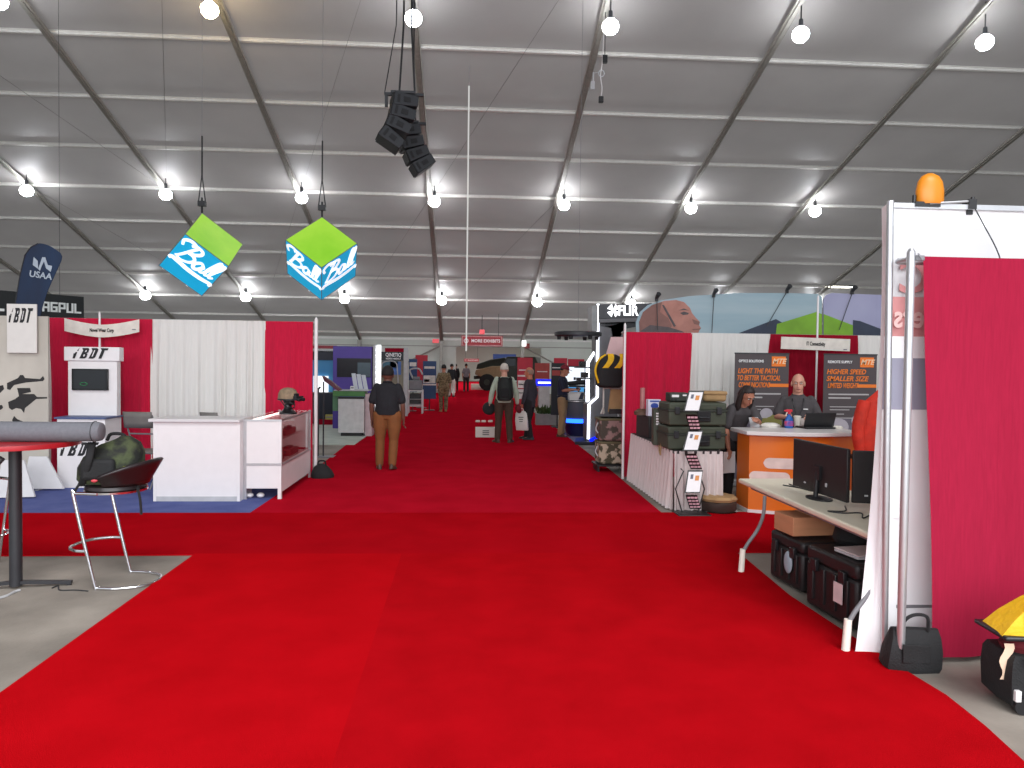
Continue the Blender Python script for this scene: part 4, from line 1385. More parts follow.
for i, (py, mm, lab) in enumerate(((460, CAMO, 'camouflage covered crate on the floor, lower of the pair by the tower'), (438, CAMP, 'pink and grey camouflage crate, upper of the pair by the tower'))):
    z0 = .14 if i == 0 else .53
    t = thing('camouflage_crate', lab, 'crate', (at(609, 430, SY).x + .04, SY + .05, z0), 0, 'camouflage crates beside the tower')
    m = MB(); m.box((0, 0, .19), (.46, .44, .38)); m.build('crate_body', mm, t, bevel=.035)
    m = MB(); m.box((0, 0, .36), (.48, .46, .04)); m.build('lid_rim', mat('olive_drab', (98, 92, 66), .7), t, bevel=.01)
    m = MB(); m.tube(spline([(-.235, -.1, .12), (-.27, -.08, .2), (-.235, -.1, .3)], 4), .012, 6); m.build('handle', LGREY, t)
t = thing('low_bench', 'low black bench under the camouflage crates', 'bench', (at(609, 430, SY).x + .04, SY + .05, 0))
m = MB(); m.box((0, 0, .12), (.56, .5, .03)); m.build('bench_top', BLACK, t)
for x in (-.24, .24):
    m = MB(); m.box((x, 0, .055), (.03, .44, .11)); m.build('leg', BLACK, t)
q = at(612, 343, SY + .3)
t = thing('leaning_poster', 'pinkish poster panel above the rescue pack', 'poster', (at(614, 350, SY + .35).x, SY + .35, 0))
m = MB(); m.prism([tp(*p, SY + .35) - V(t.location) for p in ((611, 337), (626, 337), (626, 362), (604, 362))], (0, .02, 0)); m.build('poster_sheet', mat('pinkish_poster', (206, 172, 172), .6, var=.1, scale=4), t)
m = MB(); m.cyl((.1, .04, 0), (.1, .04, tp(615, 350, SY + .35).z), .015, n=8); m.build('support_pole', ALU, t)
# ================================================================== LEFT BOOTH
# --- white counter
a, b = gr(153, 502), gr(240, 502)
Yc = (a.y + b.y) / 2
cw = b.x - a.x
ch = at(200, 419, Yc).z
t = thing('booth_counter', 'white laminate counter with a plain front on the blue carpet', 'counter', ((a.x + b.x) / 2, Yc, 0))
m = MB(); m.box((0, .02, .06 + (ch - .1) / 2), (cw - .08, .03, ch - .1)); m.build('front_panel', WHITE, t)
for s in (-1, 1):
    m = MB(); m.box((s * (cw / 2 - .02), .26, ch / 2 - .02), (.04, .52, ch - .04)); m.build('side_panel', WHITE, t, bevel=.004)
m = MB(); m.box((-.02, .26, ch - .02), (cw + .05, .60, .04)); m.build('countertop', mat('counter_top_grey', (206, 203, 204), .35, var=.02), t, bevel=.006)
m = MB(); m.box((0, .015, .035), (cw - .08, .03, .07)); m.build('base_trim', LGREY, t)
m = MB(); m.box((0, .3, .5), (cw - .08, .4, .02)); m.build('shelf', WHITE, t)
# --- display case
c0, c1, c2 = gr(240.5, 501), gr(281, 500), gr(313, 477)
DX0, DX1 = c0.x + .012, c1.x
DY0, DY1 = c1.y, c2.y - .1
DH = at(281, 419, DY0).z
t = thing('display_case', 'white display case with glass side facing the aisle, right of the counter', 'display case', ((DX0 + DX1) / 2, (DY0 + DY1) / 2, 0))
hw, hl = (DX1 - DX0) / 2, (DY1 - DY0) / 2
GLS = glass('case_glass', (246, 242, 242), .30)
m = MB(); m.box((-.0, -hl + .01, .15 + (DH - .17) / 2), (2 * hw - .06, .02, DH - .17)); m.build('front_panel', WHITE, t)
for s in (-1, 1):
    m = MB(); m.box((s * (hw - .02), -hl + .02, DH / 2 - .005), (.045, .045, DH - .01)); m.build('corner_post', ALU if s < 0 else WHITE, t)
    m = MB(); m.box((s * (hw - .015), hl - .02, DH / 2), (.03, .03, DH)); m.build('corner_post', ALU, t)
m = MB(); m.box((hw - .01, .0, .27), (.02, 2 * hl - .06, .34)); m.build('lower_panel', WHITE, t)
m = MB(); m.box((0, 0, .44), (2 * hw - .04, 2 * hl - .04, .02)); m.m(1).box((0, 0, .43), (2 * hw - .05, 2 * hl - .05, .01)); m.build('case_floor', [mat('case_pink_floor', (230, 190, 190), .5), WHITE], t)
m = MB(); m.box((hw - .008, 0, (DH + .46) / 2), (.006, 2 * hl - .08, DH - .50)); m.build('side_glass', GLS, t)
m = MB(); m.box((0, 0, DH - .008), (2 * hw, 2 * hl, .012)); m.build('top_glass', glass('case_top_glass', (240, 236, 236), .25), t)
m = MB(); m.box((-.03, 0, .74), (2 * hw - .16, 2 * hl - .10, .008)); m.build('glass_shelf', GLS, t)
m = MB(); m.box((hw - .005, 0, DH - .02), (.02, 2 * hl, .025)); m.box((hw - .005, 0, .45), (.02, 2 * hl, .025)); m.box((0, -hl, DH - .02), (2 * hw, .02, .025)); m.box((0, -hl + .005, .46), (2 * hw, .016, .035)); m.build('metal_rail', ALU, t)
m = MB(); m.box((0, hl - .045, .75), (2 * hw - .08, .015, DH - .52)); m.build('end_panel', WHITE, t)
m = MB(); m.box((-hw + .06, 0, DH - .035), (.03, 2 * hl - .2, .02)); m.build('added_glow_strip', glow('case_fill_glow', (255, 246, 240), 5.), t)  # glowing strip added to brighten the dark case interior
m = MB(); m.box((-hw + .03, 0, .75), (.02, 2 * hl - .06, DH - .5)); m.build('back_panel', mat('case_rose_back', (232, 196, 198), .6, var=.05), t)
ctr = t.location
for i, (yy, zz_, w_, l_, h_, col, lab) in enumerate((
        (-.5, .455, .16, .34, .10, (150, 60, 66), 'dark red device box on the case floor, near end'),
        (.25, .455, .18, .5, .09, (122, 48, 52), 'dark red long device on the case floor, far end'),
        (-.5, .75, .14, .26, .14, (190, 140, 140), 'pinkish device box on the glass shelf, near end'),
        (.2, .75, .12, .52, .09, (104, 36, 42), 'dark long device on the glass shelf, far end'))):
    q = thing('display_device', lab, 'device', (ctr.x + .06, ctr.y + yy, zz_), 0, 'devices inside the glass display case')
    mm = mat('device_%d' % i, col, .5)
    m = MB(); m.box((0, 0, h_ / 2), (w_, l_, h_)); m.build('device_body', mm, q, bevel=.01)
    m = MB(); m.cyl((0, -l_ / 2, h_ * .6), (0, -l_ / 2 - .1, h_ * .6), .025, n=10); m.cyl((0, l_ / 2, h_ * .6), (0, l_ / 2 + .05, h_ * .6), .03, n=10); m.build('lens_tube', DARK, q)
    m = MB(); m.box((0, 0, h_ + .015), (w_ * .4, l_ * .5, .03)); m.build('rail', DARK, q)
for i, px in enumerate((247, 258)):
    q = gr(px, 499)
    t = thing('caster_foot', ['white round foot object under the display case, left one', 'white round foot object under the display case, right one'][i], 'foot', (q.x + .02, DY0 + .12, 0.008), 0, 'white round objects under the display case')
    m = MB(); m.ball((0, 0, .035), (.05, .05, .034), 14); m.build('foot_body', WHITE, t)
# --- helmet on a black mannequin head
HP = at(288, 412, DY0 + .95)
t = thing('mannequin_head', 'black mannequin head standing on the glass display case', 'mannequin head', ((DX0 + DX1) / 2 - .0, DY0 + .95, DH), R(60))
t.location.x = HP.x
m = MB()
m.lathe([(.01, 0), (.13, 0), (.13, .02), (.085, .05), (.058, .085), (.056, .13), (.03, .14)], n=20, sx=1., sy=.9)
m.ball((0, -.015, .22), (.075, .095, .115), 20)
m.ball((0, -.10, .205), (.016, .022, .024), 10)
m.ball((0, -.085, .155), (.04, .03, .03), 12)
m.build('head', mat('mannequin_black', (20, 20, 22), .35), t)
t = thing('helmet', 'tan camouflage helmet with black goggle mount on the mannequin head', 'helmet', (HP.x, DY0 + .95, DH + .25), R(60))
m = MB(); m.lathe([(.132, -.05), (.136, -.02), (.13, .04), (.105, .09), (.06, .118), (.01, .126)], n=26, sx=.92, sy=1.12); m.build('helmet_shell', mat('tan_camouflage', (150, 126, 100), .8, c2=(112, 96, 78), scale=14), t)
m = MB(); m.lathe([(.134, -.055), (.142, -.05), (.142, -.035), (.134, -.03)], n=26, sx=.92, sy=1.12); m.build('rim_band', BLACK, t)
m = MB(); m.box((0, -.155, .01), (.08, .03, .07)); m.box((0, -.19, -.02), (.15, .06, .06)); m.cyl((-.04, -.2, -.03), (-.04, -.26, -.04), .026, n=12); m.cyl((.04, -.2, -.03), (.04, -.26, -.04), .026, n=12); m.build('goggle_mount', BLACK, t, bevel=.004)
m = MB(); m.tube(spline([(-.12, .03, -.05), (-.09, -.04, -.14), (0, -.07, -.165), (.09, -.04, -.14), (.12, .03, -.05)], 5), .008, 6); m.build('chin_strap', BLACK, t)

# --- back drapes
LY = 11.7
zl2 = at(200, 320, LY).z
for nm, x0, x1, mm, lab, fo in (
        ('white_drape', -40, 51, WHTD, 'white drape at the far left edge behind the robot banner', 8),
        ('red_drape', 50, 153, REDD, 'red drape behind the tall white kiosk', 6),
        ('white_drape', 151, 222, WHTD, 'plain white drape behind the counter, next to the kiosk drape', 5),
        ('white_drape', 220, 266, WHTD, 'white drape behind the counter, next to the narrow red drape', 5),
        ('red_drape', 265, 313, REDD, 'narrow red drape behind the helmet, at the aisle end', 3)):
    drape(nm, lab, (xs_(x0, LY, 320), LY), (xs_(x1, LY, 320), LY), zl2, .03, mm, folds=fo, amp=.035, seed=x0 + 60)
xe = xs_(313.5, LY - .03, 480)
t = pole('pipe_upright', 'white pipe upright at the aisle end of the left drapes', xe + .03, LY - .03, zl2 + .04, .028, m_=WHITE, base=False)
m = MB(); m.cyl((0, .13, zl2 - .01), (xs_(-40, LY, 320) - xe, .13, zl2 - .01), .018, n=8); m.build('crossbar', ALU, t)
xp = xs_(101, LY - .12, 340)
t = pole('pipe_upright', 'white pipe upright behind the tall kiosk, above the small booth sign', xp, LY - .16, at(101, 314, LY).z, .016, m_=WHITE)
a, b = at(64, 327, LY - .25), at(139, 327, LY - .25)
t = thing('booth_sign', 'curved white booth sign hung on the red drape above the kiosk', 'sign', ((a.x + b.x) / 2, LY - .24, (a.z + b.z) / 2))
wS = b.x - a.x
m = MB(); m.grid(lambda u, v: V(((u - .5) * wS, 0, (v - .5) * .19 + .09 * (abs(2 * u - 1) ** 1.6) - .06 + (.03 * u if 0 else 0))), 24, 2)
o = m.build('sign_board', mat('sign_white', (214, 206, 196), .6), t, fix=False)
text('Novel Wear Corp', .075, o, (0, -.008, -.05), BTXT, width=wS * .32, bold=.002)
m = MB(); m.box((wS * .43, -.006, -.03), (wS * .05, .003, .016)); m.build('small_print', GREY, o)

# --- tall white kiosk
KY = LY - .75


def kp(px, py, Y=KY):
    return at(px, py, Y)


IBOT = ([(.02, 0), (.16, 0), (.24, .60), (.14, .60), (.12, .46), (.04, .50)], [(.22, .70), (.34, 1.), (.30, .72)],
        [(.44, 0), (.78, 0), (.87, .10), (.90, .42), (.84, .50), (.93, .58), (.97, .88), (.90, 1.), (.52, 1.), (.60, .74)],
        [(1.02, 0), (1.30, 0), (1.42, .12), (1.54, .88), (1.44, 1.), (1.10, 1.), (1.19, .74)],
        [(1.64, 0), (1.82, 0), (1.95, .80), (2.12, .80), (2.16, 1.), (1.66, 1.), (1.76, .80)])
SLOT = ([(.66, .20), (.74, .20), (.77, .38), (.69, .38)], [(.74, .62), (.81, .62), (.84, .80), (.77, .80)], [(1.20, .20), (1.26, .20), (1.36, .80), (1.30, .80)])


def ibot(parent, c, w, h, n=1.):
    """heavy slanted lettering in the x-z plane around c"""
    m = MB()

    def q(x, y, d_):
        return V((c[0] + (x / 2.16 - .5) * w * .92 + (y - .5) * w * .05, c[1] - d_, c[2] + (y - .5) * h))
    for g in IBOT:
        m.m(0).prism([q(x, y, 0) for x, y in g], (0, .003, 0))
    for g in SLOT:
        m.m(1).prism([q(x, y, .002) for x, y in g], (0, .002, 0))
    return m.build('lettering', [BTXT, WHITE], parent, smooth=False)


a, b = kp(68, 417), kp(117, 417)
kx = (a.x + b.x) / 2
t = thing('exhibit_kiosk', 'tall white kiosk with a black screen and slanted lettering', 'kiosk', (kx, KY, 0))
kw = b.x - a.x
zk0, zk1 = a.z, kp(92, 347).z
zh = kp(92, 361).z
m = MB(); m.box((0, .06, (zk0 + zh) / 2), (kw, .12, zh - zk0)); m.build('kiosk_body', WHITE, t, bevel=.008)
m = MB(); m.box((0, .05, (zh + zk1) / 2), (kw * 1.13, .14, zk1 - zh)); hd = m.build('header', WHITE, t, bevel=.008)
ibot(hd, (-kw * .02, -.03, (zh + zk1) / 2 + .01), kw * .76, .15)
a, b = kp(73, 390), kp(109, 369)
sw_, sh_ = b.x - a.x, b.z - a.z
m = MB(); m.box(((a.x + b.x) / 2 - kx, -.02, (a.z + b.z) / 2), (sw_, .04, sh_)); sc_ = m.build('screen', mat('kiosk_screen', (16, 18, 20), .2), t, bevel=.006)
m = MB(); m.box(((a.x + b.x) / 2 - kx, -.042, (a.z + b.z) / 2), (sw_ - .05, .004, sh_ - .05)); m.build('display', mat('kiosk_display', (24, 27, 30), .15), sc_)
m = MB(); m.tube([(((a.x + b.x) / 2 - kx) - .08 + .05 * math.cos(k * PI / 10), -.046, a.z + .09 + .022 * math.sin(k * PI / 10)) for k in range(20)], .005, 5, closed=True); m.build('green_mark', mat('green_mark', (40, 120, 70), .5), sc_)
a, b = kp(57, 480, KY - .35), kp(105, 480, KY - .35)
bw = b.x - a.x
bx_ = (a.x + b.x) / 2 - kx
zb_ = kp(80, 419, KY - .35).z
m = MB(); m.box((bx_ + .0, -.10, zb_ / 2), (bw, .5, zb_)); bs = m.build('base_cabinet', WHITE, t, bevel=.008)
m = MB(); m.box((bx_, -.10, zb_ + .012), (bw + .05, .55, .025)); m.build('blue_top', mat('blue_grey_top', (72, 88, 128), .5), t, bevel=.004)
zt_ = kp(75, 449, KY - .35).z
ibot(bs, (bx_ - .02, -.354, zt_), bw * .85, .19)

# --- robot banner with its small front sign, at the far left
RY = 10.6
a, b = at(-22, 400, RY), at(49, 400, RY)
rw = b.x - a.x
zr = at(20, 316, RY).z
t = thing('robot_banner', 'pale stone patterned banner printed with black tracked robots', 'banner', ((a.x + b.x) / 2, RY, 0))
STN = mat('stone_print', (196, 190, 178), .7, c2=(166, 160, 150), scale=1.6, detail=9, stretch=(1, 1, .6))
m = MB(); m.box((0, 0, (zr + .2) / 2), (rw, .03, zr - .2)); sh = m.build('banner_sheet', STN, t, smooth=False)
RBK = mat('robot_print', (30, 28, 28), .6, var=.2)
ox = (a.x + b.x) / 2


def rp(px, py, d_=0.):
    p = at(px, py, RY - .018)
    return V((p.x - ox, -.018 - d_, p.z))


m = MB()
for poly_ in (((7, 383), (18, 378), (20, 375), (23, 375), (25, 378), (40, 379), (43, 376), (44.5, 379), (43, 381), (26, 382.5), (14, 385), (10, 390), (7, 389)),
              ((17, 388), (30, 388), (31, 392), (22, 394), (34, 394), (37, 397), (47, 397), (47, 398.5), (36, 399), (30, 404), (25, 408), (24, 413), (21, 409), (16, 408), (12, 410), (9, 408), (8, 402), (15, 399), (19, 396)),
              ((-6, 387), (3, 385), (4, 389), (0, 393), (-6, 396)), ((-2, 405), (2, 405), (3, 408), (0, 410)),
              ((12, 420), (14, 416), (17, 419), (24, 422), (18, 424), (13, 423))):
    m.prism([rp(*p) for p in poly_], (0, .006, 0))
m.build('printed_robot', RBK, sh, smooth=False)
for s in (-1, 1):
    m = MB(); m.prism([(s * rw * .33 - .03, -.10, 0), (s * rw * .33 + .03, -.10, 0), (s * rw * .33 + .03, .02, .34), (s * rw * .33 - .03, .02, .34)], (0, .05, 0)); m.build('foot', LGREY, t)
a, b = at(7, 302, RY - .06), at(37, 306, RY - .06)
sx1 = (a.x + b.x) / 2
sw1 = b.x - a.x
z1, z0 = (a.z + b.z) / 2, at(22, 353, RY - .06).z
t = thing('hanging_sign', 'small white panel with slanted black lettering in front of the robot banner', 'sign', (sx1, RY - .06, 0))
m = MB(); m.box((0, 0, (z0 + z1) / 2), (sw1, .02, z1 - z0)); sg = m.build('sign_panel', mat('panel_white', (212, 208, 202), .5, var=.03), t, bevel=.004)
ibot(sg, (-.01, -.014, z1 - .155), sw1 * .86, .20)
m = MB(); m.box((0, .017, z1 - .04), (sw1 * .6, .012, .03)); m.build('hanging_strip', ALU, t)
# slanted white feet panels seen on the blue carpet
for i, (pts, lab) in enumerate(((((-6, 498), (34, 497), (16, 462), (-6, 462)), 'white slanted floor panel below the robot banner, nearer one'), (((22, 489), (63, 489), (40, 458), (22, 458)), 'white slanted floor panel below the robot banner, beside the kiosk'))):
    g = gr(*pts[0])
    yb = g.y
    yb -= .12 + .1 * i
    t = thing('slanted_panel', lab, 'panel', (g.x, yb, 0), 0, 'white slanted panels below the robot banner')
    q = [at(px, py, yb) - g for px, py in pts]
    for p in q:
        p.z = max(.003, p.z)
    m = MB(); m.prism([V((p.x, .35 * p.z, p.z)) for p in q], (0, .03, 0)); m.build('panel_sheet', mat('panel_grey_white', (204, 202, 204), .5, var=.03), t)
    m = MB(); m.box(((q[0].x + q[1].x) / 2 - .1, .10, .05), (.04, .12, .10)); m.build('support_foot', LGREY, t)

# --- folding chair between kiosk and counter, grey chair behind the counter
CHG = mat('chair_grey', (104, 100, 96), .6)


def folding_chair(label, x, y, rz, sc=1.):
    t = thing('folding_chair', label, 'chair', (x, y, 0), rz, 'grey folding chairs in the left booth')
    m = MB(); m.box((0, 0, .45), (.42, .42, .03)); m.build('seat', CHG, t, bevel=.01)
    m = MB(); m.grid(lambda u, v: V(((u - .5) * .44, .22 + .03 * (1 - (2 * u - 1) ** 2) + .04 * v, .76 + .20 * v)), 10, 3); o = m.build('backrest', CHG, t)
    sd = o.modifiers.new('s', 'SOLIDIFY'); sd.thickness = .015
    for s in (-1, 1):
        m = MB(); m.tube([(s * .215, -.25, .0), (s * .21, .0, .44), (s * .21, .23, .92)], .012, 8); m.build('leg', GREY, t)
        m = MB(); m.tube([(s * .19, .25, .0), (s * .19, -.12, .44)], .012, 8); m.build('leg', GREY, t)
    m = MB(); m.cyl((-.21, .12, .68), (.21, .12, .68), .01, n=8); m.build('stretcher', GREY, t)
    return t


q = at(146, 412, 10.7)
folding_chair('grey folding chair between the white kiosk and the counter', q.x, 10.75, R(172)).scale = (.95, 1, 1.12)
q = at(218, 411, 10.7)
folding_chair('grey chair back just showing above the white counter', q.x, 10.75, R(165)).scale = (.62, 1, 1.12)

# --- black bag on the floor at the end pole, black stand behind it
q = gr(322, 479)
t = thing('shoulder_bag', 'small black bag on the floor at the end of the display case', 'bag', (q.x + .0, q.y + .05, 0), .2)
m = MB(); m.rings([[V((.17 * k * math.cos(a) + dx, .11 * k * math.sin(a), z)) for a in [j * PI / 8 for j in range(16)]] for z, k, dx in ((.005, .95, 0), (.05, 1.05, 0), (.12, .9, -.01), (.19, .6, -.02), (.23, .25, -.02))]); m.build('bag_body', CLOTHB, t)
m = MB(); m.tube(spline([(-.08, -.02, .17), (-.06, -.03, .27), (.03, -.03, .27), (.05, -.02, .17)], 5), .012, 6); m.build('handle', CLOTHB, t)
q = gr(320, 457)
t = thing('sign_stand', 'dark twin pole stand with a tilted reading panel behind the left booth', 'stand', (q.x, q.y, 0))
zt_ = at(320, 388, q.y).z
m = MB(); m.cyl((-.035, 0, .02), (-.035, 0, zt_), .014, n=8); m.cyl((.06, 0, .02), (.06, 0, zt_ + .12), .014, n=8); m.build('pole', DARK, t)
m = MB(); m.box((.02, 0, .008), (.5, .32, .016)); m.build('base_plate', GREY, t)
m = MB(); m.prism([at(322, 376, q.y) - q, at(330, 381, q.y) - q, at(341, 390, q.y) - q, at(338, 391, q.y) - q, at(324, 381, q.y) - q], (0, .22, 0)); m.build('tilted_panel', mat('maroon_panel', (92, 44, 58), .5), t)
m = MB(); m.tube([(-.12, 0, zt_ - .12), (-.035, 0, zt_ - .02), (.0, 0, zt_ + .02)], .018, 8); m.build('clamp', BLACK, t)

# ================================================================== HIGH TABLE AND STOOLS
bt = gr(16, 588)
t = thing('bar_table', 'high round table with a red edge and black pedestal', 'table', (bt.x, bt.y, 0))
th = at(30, 441, bt.y).z
rT = at(74, 444, bt.y).x - bt.x
m = MB(); m.lathe([(.01, th - .02), (rT, th - .02), (rT, th), (.01, th)], n=48); m.build('tabletop', mat('table_top_red', (120, 28, 36), .3), t, bevel=.002)
m = MB(); m.lathe([(rT - .005, th - .034), (rT + .008, th - .034), (rT + .010, th - .015), (rT + .008, th + .003), (rT - .005, th + .003)], n=48); m.build('red_edge', mat('red_edge_band', (166, 26, 36), .35), t)
PB = mat('pedestal_black', (40, 40, 44), .45)
m = MB(); m.cyl((0, 0, .02), (0, 0, th - .03), .045, n=20); m.build('pedestal', PB, t)
m = MB(); m.cyl((0, 0, th - .05), (0, 0, th - .02), .16, n=24); m.build('mounting_plate', PB, t)
for k in range(2):
    an = R(12 + 180 * k)
    m = MB(); m.box((.19 * math.cos(an), .19 * math.sin(an), .035), (.40, .05, .022), (0, R(4), an)); m.cyl((.37 * math.cos(an), .37 * math.sin(an), 0), (.37 * math.cos(an), .37 * math.sin(an), .02), .02, n=10)
    m.build('base_leg', PB, t)
ry = bt.y - .08
p0, p1 = at(-30, 433, ry), at(103, 432, ry)
t = thing('grey_roll', 'long grey fabric covered roll lying on the red edged table', 'roll', ((p0.x + p1.x) / 2, ry, th + .084), R(0))
hl = (p1.x - p0.x) / 2
m = MB(); m.tube([(-hl, .0, .0), (-hl + .03, 0, 0), (0, 0, -.004), (hl - .04, 0, 0), (hl - .01, 0, 0), (hl, 0, 0)], [.065, .076, .078, .076, .068, .046], 24); m.build('roll_body', mat('grey_felt', (104, 104, 110), .9, var=.08, scale=40, bump=.2, bscale=150), t)
m = MB(); m.tube([(hl - .06, .080 * math.cos(k * PI / 10), .080 * math.sin(k * PI / 10)) for k in range(20)], .003, 5, closed=True); m.build('end_seam', DARK, t)


def bar_stool(label, fl, fr, zsec):
    """cantilever bar stool facing the table on its left; fl, fr: floor points of near and far upright"""
    c = (fl + fr) / 2
    w = (fr - fl).length / 2
    rz = math.atan2(fr.y - fl.y, fr.x - fl.x) - PI / 2
    t = thing('bar_stool', label, 'bar stool', (c.x, c.y, 0), rz, 'chrome bar stools at the high table')
    zs = zsec
    r = .013
    sl = -.17
    m = MB()
    # floor loop, uprights and seat bearers in one bent chrome tube
    path = [(.02, w, zs), (sl + .02, w, zs), (sl, w, zs - .03), (0, w, .02), (.02, w, .014), (.16, w * .98, .013), (.30, w * .70, .013), (.355, w * .3, .013), (.36, 0, .013), (.355, -w * .3, .013), (.30, -w * .70, .013), (.16, -w * .98, .013), (.02, -w, .014), (0, -w, .02), (sl, -w, zs - .03), (sl + .02, -w, zs), (.02, -w, zs)]
    m.tube(spline(path, 4), r, 10)
    m.build('chrome_frame', CHROME, t)
    zf = .30
    xf = sl * zf / zs
    m = MB(); m.tube(spline([(xf, w, zf), (xf - .10, w * .95, zf), (xf - .2, w * .6, zf), (xf - .23, 0, zf), (xf - .2, -w * .6, zf), (xf - .1, -w * .95, zf), (xf, -w, zf)], 5), .011, 8); m.build('foot_ring', CHROME, t)
    m = MB(); m.lathe([(.01, zs), (.19, zs), (.215, zs + .02), (.21, zs + .045), (.01, zs + .055)], n=30, c=(.03, 0, 0), sx=1.05, sy=1.1); m.build('seat', mat('stool_black_vinyl', (34, 26, 28), .35), t)
    m = MB(); m.lathe([(.20, zs - .008), (.218, zs - .008), (.218, zs + .008), (.20, zs + .008)], n=30, c=(.03, 0, 0), sx=1.05, sy=1.1); m.build('seat_rim', CHROME, t)

    def back(u, v):
        a = (u - .5) * R(160)
        rr = .235 + .10 * v
        return V((.03 + rr * 1.03 * math.cos(a), rr * 1.05 * math.sin(a), zs + .05 + .20 * v * (1 - .55 * abs(2 * u - 1) ** 2)))
    m = MB(); m.grid(back, 24, 6); o = m.build('backrest', mat('stool_black_vinyl', (34, 26, 28), .35), t, fix=False)
    sd = o.modifiers.new('s', 'SOLIDIFY'); sd.thickness = .02
    return t


fl, fr = gr(95, 590), gr(130, 573)
zseat = at(97, 489, (fl.y + fr.y) / 2).z
bar_stool('chrome bar stool with black seat holding the green backpack', fl, fr, zseat)
off = V((-1.36, .38, 0))
bar_stool('second chrome bar stool behind the table pedestal, cut by the left edge', fl + off, fr + off, zseat).rotation_euler[2] = R(150)
# backpack on the stool
mid = (fl + fr) / 2
bp = at(108, 490, mid.y - .02)
GRNB = mat('olive_green_nylon', (62, 70, 42), .8, c2=(22, 24, 20), scale=9, ramp=(.42, .58), bump=.4, bscale=30)
t = thing('backpack', 'dark green and black backpack lying on the chrome bar stool', 'backpack', (bp.x + .02, mid.y, zseat + .06), R(8))
t.scale = (1.12, 1.05, 1.12)
m = MB()
m.rings([[V((dx + .215 * k * math.copysign(abs(math.cos(a)) ** .75, math.cos(a)), .16 * k * math.copysign(abs(math.sin(a)) ** .75, math.sin(a)) , z + .03 * math.cos(a) * z * 3)) for a in [j * PI / 14 for j in range(28)]] for z, k, dx in ((.0, .92, 0), (.03, 1.02, 0), (.12, 1.0, .0), (.20, .92, .02), (.26, .74, .03), (.30, .45, .03), (.31, .2, .03))])
m.build('pack_body', GRNB, t)
m = MB(); m.box((-.04, -.165, .11), (.22, .06, .15)); m.build('front_pocket', CLOTHB, t, bevel=.025)
m = MB(); m.grid(lambda u, v: V((-.10 + .05 * u - .09 * v * v, -.17 - .035 * math.sin(PI * v) + .10 * v * v * .6, .30 - .30 * v)), 3, 12); o = m.build('shoulder_strap', CLOTHB, t, fix=False)
sd = o.modifiers.new('s', 'SOLIDIFY'); sd.thickness = .02
m = MB(); m.tube(spline([(-.16, -.12, .03), (-.2, -.15, -.06), (-.19, -.15, -.14)], 5), .010, 6); m.build('loose_strap', CLOTHB, t)
m = MB(); m.tube(spline([(.19, -.12, .03), (.22, -.13, -.1), (.23, -.13, -.22)], 5), .010, 6); m.build('loose_strap', CLOTHB, t)
m = MB(); m.tube(spline([(-.03, 0, .30), (.0, -.01, .345), (.08, -.01, .34), (.1, 0, .29)], 5), .012, 8); m.build('grab_handle', CLOTHB, t)
m = MB(); m.ball((-.06, -.18, .035), (.022, .012, .014), 10); m.build('red_tag', mat('pink_tag', (206, 70, 80), .5), t)
m = MB(); m.rings([[V((.15 + .07 * k * math.cos(a), -.13 + .05 * k * math.sin(a), z)) for a in [j * PI / 6 for j in range(12)]] for z, k in ((.03, .8), (.05, 1), (.1, .95), (.13, .6))]); m.build('mesh_pocket', mat('moss_mesh', (92, 96, 40), .8), t)
# cable on the floor at the table base
cable('pale cable coiled on the concrete by the table pedestal', [gr(*p, .008) for p in ((-8, 600), (6, 596), (14, 592), (20, 590))], .010, LGREY)
cable('thin dark cable on the concrete left of the chrome stool', [gr(*p, .006) for p in ((52, 588), (58, 586), (60, 590), (75, 590), (88, 591))], .005, DARK)

# ================================================================== LEFT BACKGROUND SIGNS
FLY = 13.2
NAVB = mat('feather_blue', (8, 18, 44), .6, c2=(10, 44, 80), scale=1.4, stretch=(1, 1, .5))


def fp(px, py, Y=FLY, d_=0.):
    p = at(px, py, Y)
    return V((p.x, Y + d_, p.z))


g = fp(25, 350)
t = thing('feather_flag', 'blue feather flag with a pale emblem above the robot banner', 'flag', (g.x, FLY, 0))
G = V((g.x, FLY, 0))
out = [(15.5, 320), (15.5, 302), (20, 275), (25, 255), (31, 247), (38, 243.5), (46, 244.5), (54, 248.5), (62, 256.5), (56, 272), (48, 290), (42, 308), (40, 320)]
m = MB(); m.prism([fp(*p) - G for p in spline([V((*q, 0)) for q in out], 3) for p in [(p.x, p.y)]], (0, .012, 0)); sh = m.build('flag_cloth', NAVB, t, smooth=False)
EMB = mat('flag_emblem', (176, 186, 198), .5, var=.05)
m = MB()
for poly_ in (((34, 257), (38, 261), (38.5, 269), (33, 265)), ((38.5, 269), (42.5, 257.3), (45.5, 257.3), (48, 265), (52.5, 266), (51, 272), (46.5, 268.5), (44.2, 261.5), (42, 266), (40.2, 271))):
    m.prism([fp(*p, FLY, -.01) - G for p in poly_], (0, .004, 0))
m.build('emblem', EMB, sh, smooth=False)
c_ = fp(41, 275.5) - G
text('USAA', .15, sh, c_ + V((0, -.012, 0)), EMB, M=Matrix.Rotation(R(8), 4, 'Y') @ FACE, bold=.004)
m = MB(); m.tube([fp(17, 330) - G, fp(15.5, 302) - G, fp(20, 275) - G, fp(25, 255) - G, fp(31, 247) - G, fp(38, 243.5) - G], .010, 6); m.cyl((fp(17, 330) - G), V(((fp(17, 330) - G).x, 0, 0)), .018, n=8); m.build('flag_pole', DARK, t)
m = MB(); m.box(((fp(17, 330) - G).x, 0, .01), (.5, .5, .02)); m.build('base_plate', DARK, t)

